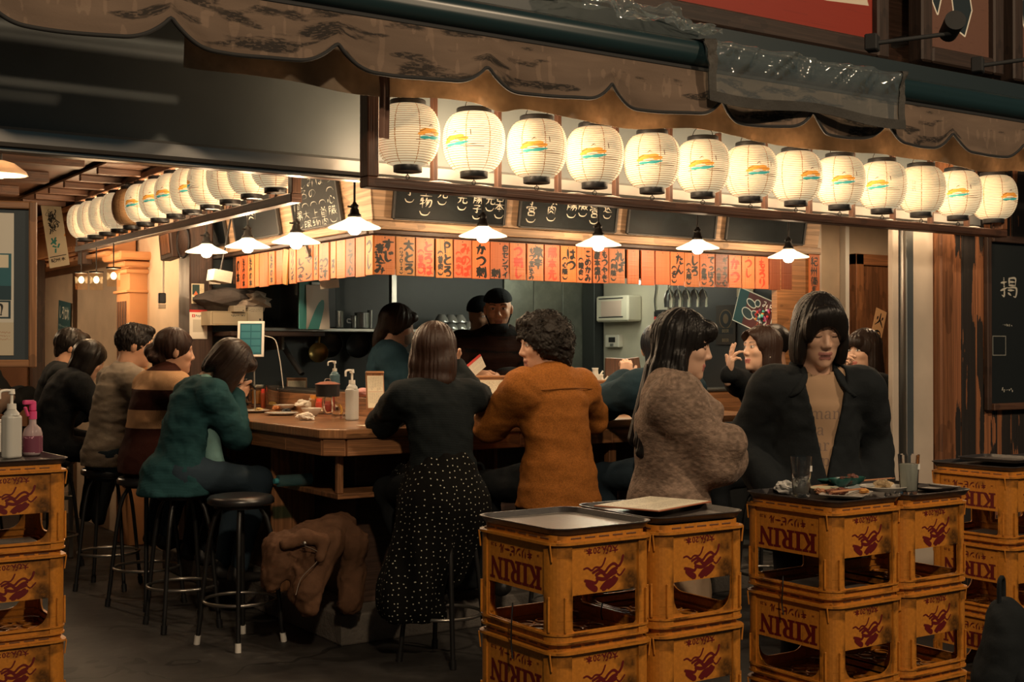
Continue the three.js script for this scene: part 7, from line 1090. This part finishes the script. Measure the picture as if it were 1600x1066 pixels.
{ // curly hair, rust jacket
  const u = 3.66, v = 5.08, f = [-0.1, 1], L = loc(u, v, f), S = skeleton({ h: 1.72, sit: SEAT, lean: 0.14, twist: 0.1, head: [0.1, 1.22, 0], hands: [L(at(763, 635, { V: 5.52 })), [-0.28, 1.1, 0.42]], pole: [[0.7, -0.9, -0.4], [-0.9, -0.4, -0.4]], build: 1.14, cuff: 1.2, headScale: 1.07 });
  const o = person('man with dark curly hair in a rust corduroy jacket seated with his back turned', u, v, f, S, SKIN2);
  const jk = top(o, S, G.rust, { ff: 6, fy: 10, e: 0.036, k: 0.035, amp: 0.011, drop: 0.13, flare: 0.03, s: 0.0095, name: 'jacket', neck: 0.066, sleeve: 0.92, extra: [cap(S.neck.clone().addScaledVector(S.up, -0.015), S.neck.clone().addScaledVector(S.up, 0.03), 0.078, 0.07)] });
  part(jk, 'yoke_seam', (() => { const pts = []; for (let k = 0; k <= 16; k++) { const s = k / 16 * 2 - 1, p = S.chest.clone().addScaledVector(S.up, 0.04).addScaledVector(S.left, s * 0.19), bp = bodyPrims(S, 0.036); for (let q = 0; q < 90; q++) { let d = 9; for (const e of bp) d = smin(d, dist(e, p.x, p.y, p.z), 0.035); if (d > 0) break; p.addScaledVector(S.fw, -0.004); } pts.push(p); } return tube(pts, 0.0028, 40, 5); })(), garb([0.16, 0.055, 0.01]));
  part(o, 'scarf', cloth([cap(S.neck.clone().add(V3(0.06, 0.035, 0.02)), S.neck.clone().add(V3(-0.06, 0.035, -0.03)), 0.04, 0.04), cap(S.neck.clone().add(V3(0.06, 0.03, 0.03)), S.neck.clone().add(V3(0.03, 0.02, 0.09)), 0.035, 0.03)], { s: 0.009, disp: folds(0.008, 20, 20) }), garb([0.16, 0.03, 0.02]));
  trousers(o, S, G.black); shoes(o, S, G.shoe);
  const curl = (x, y, z) => 0.012 * fbm3(x * 26, y * 26, z * 26) + 0.008 * (0.5 - Math.abs(PN.noise(x * 55, y * 55, z * 55))) + 0.004 * PN.noise(x * 120, y * 120, z * 120);
  const hair = part(o, 'hair', hairGeo(S, [capHair(0.03), E3(0, 0.0, -0.07, 0.1, 0.105, 0.07), E3(0.07, 0.02, 0.0, 0.045, 0.08, 0.06), E3(-0.07, 0.02, 0.0, 0.045, 0.08, 0.06), E3(0, 0.1, 0.05, 0.07, 0.05, 0.06), E3(0, -0.07, -0.08, 0.075, 0.05, 0.045)], { s: 0.0042, disp: curl, face: [0, -0.045, 0.105, 0.08, 0.09, 0.1] }), CURLY);
  const strandsG = [];  for (let k = 0; k < 260; k++) { const a = rr(0, 6.283), b = rr(-0.35, 1.4), d = V3(Math.cos(a) * Math.cos(b), Math.sin(b), Math.sin(a) * Math.cos(b)); if (d.z > 0.55 && d.y < 0.35) continue; const p = d.clone().multiply(V3(0.105, 0.118, 0.125)).add(V3(0, 0.03, -0.018)), r = rr(0.008, 0.016), pts = []; const t1 = V3(rr(-1, 1), rr(-1, 1), rr(-1, 1)).cross(d).normalize(), t2 = t1.clone().cross(d); for (let j = 0; j < 8; j++) pts.push(p.clone().addScaledVector(t1, r * Math.cos(j * 0.9)).addScaledVector(d, r * Math.sin(j * 0.9) * 0.9 + j * 0.0012).addScaledVector(t2, (j - 4) * 0.003)); strandsG.push(tube(pts, 0.0013, 9, 3)); }
  const cg = part(hair, 'curls', toHead(S, merge(strandsG)), CURLY); cg.userData.kind = 'stuff';
  finish(o, headGeo(S, { cell: 0.0038, male: true, skin: SKIN2, mouth: 0.6, lips: [0.36, 0.14, 0.1] }), handOn(S, 0, [-0.1, 0.35, 0.9], [0.5, 0.3, -0.5], [0.8, 0.8, 0.8, 0.85], { thumb: 0.7, skin: SKIN2 }), handOn(S, 1, [0.2, 0, 1], [0, 1, 0], [0.5, 0.5, 0.5, 0.5], { cell: 0.006 }));
}
{ // navy coat, mostly hidden
  const u = 4.4, v = 5.12, f = [0, 1], L = loc(u, v, f), S = skeleton({ h: 1.66, sit: SEAT, lean: 0.16, head: [0, -0.6, 0], hands: [L(at(978, 592, { V: 5.5 })), [-0.2, 1.1, 0.36]], pole: [[0.9, -0.6, -0.2], [-0.7, -0.6, -0.4]] });
  const o = person('person in a navy padded coat behind the fur coat', u, v, f, S);
  top(o, S, G.navy, { e: 0.045, k: 0.05, amp: 0.006, drop: 0.12, s: 0.013, fy: 26, name: 'coat', sleeve: 0.9 }); trousers(o, S, G.denim);
  part(o, 'hair', hairGeo(S, [capHair(0.015), E3(0, -0.05, -0.06, 0.07, 0.08, 0.045)], { s: 0.006 }), hairM([0.012, 0.016, 0.022])); shoes(o, S, G.shoe);
  finish(o, headGeo(S, { cell: 0.006 }), handOn(S, 0, [-0.2, 0.9, 0.2], [0.3, 0.2, -0.8], [0.9, 0.9, 0.9, 0.9], { cell: 0.005 }));
}
const longHair = (S, len, fr, m, o, opt = {}) => { const c = opt.cuts ?? [], w = opt.w ?? 1, pr = [capHair(0.014), E3(0, -0.04, -0.06, 0.084 * w, 0.1, 0.05), E3(0.068 * w, -0.06, -0.02, 0.026, 0.11, 0.05), E3(-0.068 * w, -0.06, -0.02, 0.026, 0.11, 0.05), E3(0, 0.066, 0.084, 0.055, 0.036, 0.03), cap(V3(0.04 * w, -0.1, -0.06), V3(0.07 * w, -len, -0.085), 0.05, 0.032), cap(V3(-0.04 * w, -0.1, -0.06), V3(-0.07 * w, -len, -0.085), 0.05, 0.032), cap(V3(0, -0.1, -0.075), V3(0, -len, -0.11), 0.05, 0.035), ...fr]; return part(o, 'hair', hairGeo(S, pr, { amp: 0.0045, n: 18, sw: 2.5, s: opt.s ?? 0.0048, ...opt, cuts: c }), m); };
{ // smoker's gesture: hand at the mouth
  const u = 5.12, v = 5.12, f = [-1, 0.36], L = loc(u, v, f), S = skeleton({ h: 1.63, sit: SEAT, lean: 0.05, head: [-0.08, 0.2, 0.03], hands: [[0.16, 1.0, 0.32], L(at(1139, 585, { V: 5.02 }))], pole: [[0.8, -0.5, -0.2], [-0.4, -1, 0.1]] });
  const o = person('woman with brown hair holding her fingers to her lips', u, v, f, S);
  top(o, S, G.black, { e: 0.024, amp: 0.006, drop: 0.1, s: 0.0115, name: 'sweater', neck: 0.068 }); trousers(o, S, G.black, 0.014, 0.018);
  longHair(S, 0.2, [], BROWNHAIR, o, { face: [0, -0.03, 0.1, 0.066, 0.12, 0.082], w: 0.95 });
  part(o, 'earring', toHead(S, merge([1, -1].map((q) => ball(0.006, 1, 1, 1, 10).translate(q * 0.082, -0.042, 0.0)))), M([0.7, 0.65, 0.55], 0.25, { metalness: 0.7 }));
  finish(o, headGeo(S, { cell: 0.003, lips: [0.42, 0.1, 0.09] }), handOn(S, 1, [0.25, 0.95, -0.05], [-0.1, 0.1, 0.95], [0.06, 0.1, 0.5, 0.8], { thumb: -0.3, spread: 0.14, cell: 0.0032 }));
}
{ // man behind, only the back of his head shows
  const u = 5.76, v = 5.66, f = [-1, 0.9], S = skeleton({ h: 1.7, sit: SEAT, lean: 0.05, head: [0, 0.3, 0] }), o = person('short haired man with his back turned behind the woman in the dark jacket', u, v, f, S, SKIN2);
  top(o, S, G.black, { e: 0.02, s: 0.016 }); trousers(o, S, G.black, 0.014, 0.024); copyOf(STOOL, 'black bar stool under the short haired man', W(u, 0, v), 0.3);
  part(o, 'hair', hairGeo(S, [capHair(0.009)], { amp: 0.003, sw: 30, s: 0.006, cuts: [(x, y, z) => -0.045 - y] }), BLACKHAIR); finish(o, headGeo(S, { cell: 0.005, male: true, skin: SKIN2 }));
}
{ // long dark hair, hands at her mouth, at the right end
  const u = 5.94, v = 5.1, f = [-1, 0.4], L = loc(u, v, f), S = skeleton({ h: 1.6, sit: SEAT, lean: 0.06, head: [0.0, 0.4, 0], hands: [L(at(1318, 590, { V: 5.14 })), L(at(1313, 588, { V: 5.02 }))], pole: [[0.7, -0.8, 0], [-0.7, -0.8, 0]] });
  const o = person('woman with long dark hair beside the fire warning strip', u, v, f, S);
  top(o, S, G.black, { e: 0.028, amp: 0.006, drop: 0.1, s: 0.0125, name: 'coat' }); trousers(o, S, G.black, 0.014, 0.02); copyOf(STOOL, 'black bar stool under the long haired woman by the door', W(u, 0, v), 0.3);
  longHair(S, 0.38, [E3(0, 0.05, 0.092, 0.05, 0.03, 0.02)], DARKBROWN, o, { face: [0, -0.05, 0.108, 0.058, 0.085, 0.07] });
  part(o, 'earring', toHead(S, merge([1, -1].map((q) => clean(new THREE.TorusGeometry(0.008, 0.0014, 5, 14)).rotateY(1.5).translate(q * 0.084, -0.05, 0.0)))), M([0.7, 0.65, 0.55], 0.25, { metalness: 0.7 }));
  finish(o, headGeo(S, { cell: 0.0035 }), handOn(S, 0, [-0.2, 0.9, -0.1], [0.6, 0.1, 0.6], [0.5, 0.6, 0.7, 0.8], { cell: 0.004 }), handOn(S, 1, [0.2, 0.9, -0.1], [-0.6, 0.1, 0.6], [0.5, 0.6, 0.7, 0.8], { cell: 0.004 }));
}
{ // fur coat, arms folded, long dark hair
  const u = 3.13, v = 3.64, f = [0.832, -0.5547], S = skeleton({ h: 1.61, lean: 0.03, head: [0.16, -0.16, 0], hands: [[-0.12, 1.1, 0.2], [0.13, 1.03, 0.24]], pole: [[0.8, -0.8, -0.1], [-0.9, -0.75, -0.05]], build: 1.02, cuff: 1.25 });
  const o = person('young woman in a thick taupe fur jacket with folded arms and long dark hair', u, v, f, S);
  top(o, S, G.fur, { e: 0.05, k: 0.04, amp: 0.012, drop: 0.06, flare: 0.0, s: 0.0085, name: 'fur_jacket', neck: 0.06, sleeve: 1.0, ff: 4.5, fy: 5, extra: [cap(S.neck.clone().add(V3(0.06, -0.01, -0.035)), S.neck.clone().add(V3(-0.06, -0.01, -0.035)), 0.06, 0.06), cap(S.neck.clone().add(V3(-0.07, -0.01, 0.01)), S.chest.clone().add(V3(-0.05, 0.02, 0.14)), 0.045, 0.05), cap(S.arms[1].el, S.arms[1].el.clone().lerp(S.arms[1].wr, 0.5), 0.09, 0.1)] });
  part(o, 'skirt', cloth([cap(S.hip.clone().add(V3(0, 0.05, 0)), S.hip.clone().add(V3(0, -0.3, 0.01)), 0.15, 0.17, [V3(0, 0, 1), 0.85])], { s: 0.014, disp: folds(0.006, 12, 5) }), G.cream); shoes(o, S, G.shoe);
  part(o, 'stockings', cloth(legPrims(S, 0.004, 0.97), { s: 0.016 }), G.black);
  longHair(S, 0.36, [cap(V3(-0.078, -0.04, 0.0), V3(-0.1, -0.24, 0.05), 0.02, 0.02), cap(V3(-0.1, -0.24, 0.05), V3(-0.115, -0.36, 0.1), 0.02, 0.01), cap(V3(0.075, -0.05, 0.03), V3(0.09, -0.3, 0.08), 0.024, 0.016), cap(V3(-0.07, -0.1, -0.03), V3(-0.1, -0.4, -0.08), 0.034, 0.022), E3(0, 0.06, 0.09, 0.052, 0.034, 0.022)], BLACKHAIR, o, { s: 0.0042, face: [0, -0.045, 0.11, 0.058, 0.09, 0.066] });
  finish(o, headGeo(S, { cell: 0.003, eyes: 'down', lips: [0.42, 0.11, 0.1] }), handOn(S, 0, [-0.5, -0.3, -0.6], [0, 0.2, 1], [1, 1, 1, 1], { cell: 0.006 }), handOn(S, 1, [0.3, -0.3, -0.9], [0, 0.2, 1], [1, 1, 1, 1], { cell: 0.006 }));
}
{ // dark jacket, black bob, looking down at the table
  const u = 3.76, v = 3.5, f = [-0.5547, -0.83], L = loc(u, v, f), S = skeleton({ h: 1.66, lean: 0.02, head: [0.27, 0.06, 0.02], headShift: [0, 0.018, 0], hands: [[0.235, 0.86, 0.03], [-0.215, 0.93, 0.12]], pole: [[0.35, 0, -1], [-0.35, 0, -1]], build: 1.0, shoulder: 0.108, cuff: 1.4, headScale: 1.05 });
  const o = person('young woman with a black bob in an oversized black jacket looking down at the plates', u, v, f, S);
  const ck = V3(0, S.neck.y, 0.02), open = (x, y, z) => Math.min(Math.max(0, 0.085 * Math.min(1, (y - 0.95) / 0.4)) - Math.abs(x - 0.012), z - 0.03);
  top(o, S, G.charcoal, { e: 0.036, k: 0.035, amp: 0.011, drop: 0.2, flare: 0.03, s: 0.0085, name: 'jacket', neck: 0.066, sleeve: 1.04, cuts: [open], ff: 7, fy: 8 });
  part(o, 'collar', cloth([cap(S.neck.clone().add(V3(0.07, 0.012, -0.03)), S.neck.clone().add(V3(-0.07, 0.012, -0.03)), 0.034, 0.034), elp(S.neck.clone().add(V3(0.1, -0.04, 0.05)), V3(0.062, 0.016, 0.085), qE(0.75, 0.25, -0.5)), elp(S.neck.clone().add(V3(-0.1, -0.04, 0.05)), V3(0.062, 0.016, 0.085), qE(0.75, -0.25, 0.5))], { k: 0.02, s: 0.007, cuts: [neckCut(S, 0.06, 0.02)] }), G.charcoal);
  const tee = canvasTex(256, 256, (g) => { g.fillStyle = '#a88a6e'; g.fillRect(0, 0, 256, 256); g.fillStyle = 'rgba(120,104,96,.85)'; g.font = '34px serif'; for (const [s, x, y] of [['man', 96, 118], ['a ', 112, 156], ['ar', 108, 192], ['p', 124, 228]]) g.fillText(s, x, y); }); tee.wrapS = tee.wrapT = THREE.RepeatWrapping;
  part(o, 'shirt', cloth([...bodyPrims(S, 0.018)], { s: 0.011, k: 0.04, disp: folds(0.005, 8, 5), cuts: [neckCut(S, 0.064, 0.0)] }, (g) => { const p = g.attributes.position, a = new Float32Array(p.count * 2); for (let i = 0; i < p.count; i++) { a[i * 2] = p.getX(i) / 0.42 + 0.5; a[i * 2 + 1] = (p.getY(i) - 0.95) / 0.42; } g.setAttribute('uv', new THREE.BufferAttribute(a, 2)); return g; }), garb([1, 1, 1], { map: tee, bump: null }));
  trousers(o, S, G.black); shoes(o, S, G.shoe);
  part(o, 'hair', hairGeo(S, [capHair(0.016), E3(0.074, -0.045, -0.002, 0.028, 0.1, 0.066), E3(-0.074, -0.045, -0.002, 0.028, 0.1, 0.066), E3(0, -0.05, -0.075, 0.08, 0.095, 0.042), E3(0, 0.075, 0.088, 0.064, 0.04, 0.022, -0.1), E3(0.05, 0.03, 0.07, 0.03, 0.05, 0.03), E3(-0.05, 0.03, 0.07, 0.03, 0.05, 0.03)], { amp: 0.003, n: 20, s: 0.0036, face: [0, -0.052, 0.112, 0.06, 0.096, 0.066], cuts: [(x, y, z) => -0.112 - y - 0.1 * Math.max(0, -z)] }), BLACKHAIR);
  finish(o, headGeo(S, { cell: 0.0028, eyes: 'down', lips: [0.34, 0.12, 0.11], mouth: 0.5 }), handOn(S, 1, [0.2, -0.75, 0.5], [-0.8, 0.2, 0.4], [0.5, 0.6, 0.7, 0.7], { thumb: 0.5 }), handOn(S, 0, [0, -0.9, 0.3], [0.8, 0, 0.3], [0.4, 0.4, 0.4, 0.4], { cell: 0.006 }));
}
{ // cook with dark cap and mask under the chin
  const u = 4.33, v = 6.66, f = [-0.45, -1], L = loc(u, v, f, 0.12), S = skeleton({ h: 1.74, base: 0.12, lean: 0.1, head: [0.08, -0.16, 0.03], hands: [L(at(778, 588, { V: 6.35 })), L(at(745, 585, { V: 6.35 }))], pole: [[0.9, -0.5, -0.3], [-0.9, -0.5, -0.3]], build: 1.2 });
  const o = person('cook in a dark patterned shirt and black cap behind the bar', u, v, f, S, SKIN2);
  top(o, S, G.cook, { e: 0.03, amp: 0.007, drop: 0.15, s: 0.0115, name: 'shirt', neck: 0.066, sleeve: 0.8 }); trousers(o, S, G.black, 0.02, 0.024);
  part(o, 'apron', cloth([cap(S.chest.clone().addScaledVector(S.fw, 0.1), S.hip.clone().addScaledVector(S.fw, 0.12), 0.1, 0.13, [S.fw, 0.4])], { s: 0.014 }), G.black);
  part(o, 'cap', hairGeo(S, [elp(V3(0, 0.05, -0.014), V3(0.085, 0.078, 0.104)), E3(0, 0.045, -0.1, 0.04, 0.04, 0.03)], { amp: 0.002, s: 0.005, face: null, cuts: [(x, y, z) => 0.05 - y - (z < 0 ? -z * -0.4 : 0.14 * z)] }), G.black);
  part(o, 'face_mask', hairGeo(S, [E3(0, -0.1, 0.05, 0.058, 0.036, 0.056), cap(V3(0.05, -0.085, 0.05), V3(0.078, -0.02, 0.0), 0.006, 0.004), cap(V3(-0.05, -0.085, 0.05), V3(-0.078, -0.02, 0.0), 0.006, 0.004)], { amp: 0.001, k: 0.01, s: 0.005, face: null }), G.black); shoes(o, S, G.shoe);
  finish(o, headGeo(S, { cell: 0.0034, male: true, skin: SKIN2, beard: true, mouth: 0.4, lips: [0.3, 0.12, 0.09] }), handOn(S, 0, [-0.4, -0.3, 0.8], [0.4, 0.8, 0.3], [0.7, 0.7, 0.7, 0.7], { cell: 0.005, skin: SKIN2 }), handOn(S, 1, [0.4, -0.1, 0.8], [-0.4, 0.7, 0.3], [0.6, 0.6, 0.6, 0.6], { cell: 0.005, skin: SKIN2 }));
  const bxp = thing('order_card', 'white card with red edge in the hands of the cook', 'card', at(742, 575, { V: 6.22 }), 0.2); bxp.rotation.z = 0.55; part(bxp, 'card', card(0.15, 0.075, [1152, 512, 192, 256], MS, 0.012), miscM); part(bxp, 'red_edge', mv(cb(0.15, 0.012, 0.013, 0.001), 0, 0.04, 0), M([0.5, 0.05, 0.04], 0.5));
}
{ // second cook hidden behind the first
  const u = 4.4, v = 7.05, f = [0.3, -1], S = skeleton({ h: 1.7, base: 0.12, head: [0.1, -0.4, 0] }), o = person('second cook in a black cap half hidden behind the first', u, v, f, S, SKIN2);
  top(o, S, G.black, { e: 0.03, s: 0.018 }); trousers(o, S, G.black, 0.02, 0.026); part(o, 'cap', hairGeo(S, [elp(V3(0, 0.05, -0.012), V3(0.09, 0.085, 0.108))], { s: 0.007, amp: 0.002, face: null, cuts: [(x, y, z) => 0.03 - y] }), G.black); finish(o, headGeo(S, { cell: 0.007, male: true, skin: SKIN2 }));
}
{ // helper in an indigo robe with a mask
  const u = 3.72, v = 7.0, f = [0.9, -0.3], S = skeleton({ h: 1.63, base: 0.12, lean: 0.08, head: [0.22, -0.1, 0], hands: [[0.15, 1.0, 0.28], [-0.12, 0.98, 0.3]] }), o = person('kitchen helper in an indigo robe and face mask turned aside', u, v, f, S);
  top(o, S, G.indigo, { e: 0.04, amp: 0.009, drop: 0.2, s: 0.012, name: 'robe', extra: [cap(S.neck.clone().add(V3(0.06, 0, -0.03)), S.neck.clone().add(V3(-0.06, 0, -0.03)), 0.035, 0.035)] }); trousers(o, S, G.black, 0.016, 0.024); shoes(o, S, G.shoe);
  part(o, 'robe_edge', tube([S.neck.clone().add(V3(-0.07, -0.01, 0.01)), S.chest.clone().add(V3(-0.04, 0.03, 0.15)), S.mid.clone().add(V3(0.0, 0.02, 0.17))], 0.007, 20, 6), mat.white);
  part(o, 'hair', hairGeo(S, [capHair(0.014), E3(0, -0.03, -0.075, 0.066, 0.075, 0.04), E3(0.06, 0.0, -0.01, 0.026, 0.06, 0.04), E3(-0.06, 0.0, -0.01, 0.026, 0.06, 0.04), E3(0, 0.066, 0.084, 0.055, 0.036, 0.03), E3(0, -0.09, -0.1, 0.03, 0.08, 0.03)], { s: 0.005 }), DARKBROWN);
  part(o, 'face_mask', hairGeo(S, [E3(0, -0.055, 0.068, 0.05, 0.05, 0.044), cap(V3(0.045, -0.05, 0.06), V3(0.076, -0.01, 0.0), 0.004), cap(V3(-0.045, -0.05, 0.06), V3(-0.076, -0.01, 0.0), 0.004)], { amp: 0.001, s: 0.005, k: 0.01, face: null }), garb([0.4, 0.33, 0.27]));
  finish(o, headGeo(S, { cell: 0.0045 }), handOn(S, 0, [0, -0.2, 1], [0, 1, 0], [0.5, 0.5, 0.5, 0.5], { cell: 0.006 }), handOn(S, 1, [0, -0.2, 1], [0, 1, 0], [0.5, 0.5, 0.5, 0.5], { cell: 0.006 }));
}
// ---------- things left under the bar ----------
{ // brown padded jacket over the foot of the bar
  const a = (x, y, V) => at(x, y, { V }), o = thing('padded_jacket', 'brown padded jacket bundled on the concrete step under the bar', 'jacket', V3(0, 0, 0));
  const crush = (x, y, z) => 0.035 * (0.22 - Math.abs(PN.noise(x * 5 + y * 5, y * 4 - x * 3, z * 5))) + 0.02 * (0.22 - Math.abs(PN.noise(x * 20 - y * 8, y * 6, z * 20 + 4))) + 0.012 * (0.2 - Math.abs(PN.noise(x * 34 + y * 20, y * 26, z * 30)));
  const P = [cap(a(530, 828, 5.62), a(492, 850, 5.58), 0.09, 0.1), cap(a(492, 850, 5.58), a(440, 865, 5.62), 0.1, 0.09), cap(a(440, 865, 5.62), a(425, 905, 5.6), 0.085, 0.06), cap(a(500, 860, 5.56), a(478, 925, 5.52), 0.1, 0.07), cap(a(478, 925, 5.52), a(482, 950, 5.5), 0.07, 0.04)];
  part(o, 'body', cloth(P, { k: 0.04, s: 0.01, disp: crush }), G.brownCoat);
  part(o, 'sleeve', cloth([cap(a(532, 824, 5.6), a(552, 850, 5.55), 0.062, 0.066), cap(a(552, 850, 5.55), a(548, 942, 5.52), 0.066, 0.062)], { k: 0.04, s: 0.01, disp: crush }), G.brownCoat);
  part(o, 'collar', cloth([cap(a(445, 852, 5.52), a(476, 838, 5.5), 0.03, 0.034), cap(a(476, 838, 5.5), a(506, 846, 5.46), 0.034, 0.03), cap(a(506, 846, 5.46), a(500, 872, 5.44), 0.03, 0.022)], { k: 0.02, s: 0.009, disp: folds(0.006, 18, 18) }), G.brownCoat);
  part(o, 'zip', tube([a(470, 850, 5.45), a(500, 868, 5.44), a(470, 905, 5.42), a(462, 930, 5.4)], 0.003, 24, 5), M([0.12, 0.09, 0.07], 0.4, { metalness: 0.6 })); part(o, 'snap', ball(0.009, 1, 1, 1, 10).translate(...a(476, 849, 5.44).toArray()), mat.steel);
}
{ const o = thing('tote_bag', 'dark tote bag hanging beside the polka dot skirt', 'bag', at(742, 850, { V: 5.5 }).setY(0)); part(o, 'pouch', cloth([cap(V3(0, 0.66, 0), V3(0, 0.36, 0), 0.1, 0.13, [V3(0, 0, 1), 0.5])], { s: 0.014, disp: folds(0.008) }), G.charcoal); part(o, 'strap', tube([V3(-0.06, 0.74, 0), V3(-0.03, 0.86, 0.02), V3(0.03, 0.86, 0.02), V3(0.06, 0.74, 0)], 0.008, 16, 6), G.charcoal); part(o, 'flap', cloth([cap(V3(-0.05, 0.62, -0.08), V3(0.05, 0.56, -0.08), 0.03, 0.03)], { s: 0.01, disp: folds(0.006) }), G.beige); }
{ const o = thing('backpack', 'dark backpack on the ground by the plank wall crates', 'backpack', at(1565, 1040, { V: 3.15 }).setY(0), 0.4); part(o, 'body', cloth([cap(V3(0, 0.14, 0), V3(0, 0.34, 0.02), 0.16, 0.12, [V3(0, 0, 1), 0.7])], { s: 0.013, disp: folds(0.01) }), G.charcoal); part(o, 'handle', tube([V3(-0.04, 0.44, 0), V3(-0.03, 0.53, 0), V3(0.03, 0.53, 0), V3(0.04, 0.44, 0)], 0.009, 16, 6), G.charcoal); part(o, 'pocket', cloth([cap(V3(-0.06, 0.15, 0.1), V3(0.06, 0.15, 0.1), 0.06, 0.06)], { s: 0.013 }), G.charcoal); }
{ const o = thing('water_bottle', 'clear teal tinted water bottle lying on the open shelf under the bar', 'bottle', at(460, 736, { V: 6.0 }).setY(0.782)); part(o, 'bottle', cyl(0.03, 0.03, 0.18, 18).rotateZ(Math.PI / 2), M([0.4, 0.7, 0.75], 0.05, { transmission: 0.9 })); part(o, 'bottle_cap', cyl(0.014, 0.014, 0.02, 12).rotateZ(Math.PI / 2).translate(-0.1, 0, 0), M([0.05, 0.3, 0.35], 0.4)); }
{ // baskets and bags on the floor rack behind the side stools
  const o = thing('luggage_rack', 'low white shelf with baskets behind the side stools', 'rack', W(2.05, 0, 9.3)); part(o, 'shelf', mv(cb(0.7, 0.03, 0.5, 0.004), 0, 0.42, 0), mat.steel); part(o, 'upper_shelf', mv(cb(0.7, 0.03, 0.5, 0.004), 0, 0.78, 0), mat.steel); for (const [x, z] of [[-0.33, -0.22], [0.33, -0.22], [-0.33, 0.22], [0.33, 0.22]]) part(o, 'leg', mv(cb(0.03, 0.78, 0.03, 0.003), x, 0.39, z), mat.steel);
  for (let k = 0; k < 3; k++) { const b = thing('stuffed_bag', ['black bag with white stripe on the low shelf', 'grey bag lying on the low shelf', 'green bag squeezed on the low shelf'][k], 'bag', W(1.82 + k * 0.22, 0.435, 9.2)); part(b, 'body', cloth([cap(V3(-0.05, 0.1, 0), V3(0.05, 0.12, 0.02), 0.1, 0.09)], { s: 0.014, disp: folds(0.012) }), [G.black, G.charcoal, garb([0.08, 0.12, 0.06])][k]); part(b, 'strap', tube([V3(-0.08, 0.18, 0.05), V3(-0.02, 0.1, 0.12), V3(0.06, 0.02, 0.11)], 0.012, 14, 6), [mat.white, G.cream, G.beige][k]); }
}

renderer.render(scene, camera);
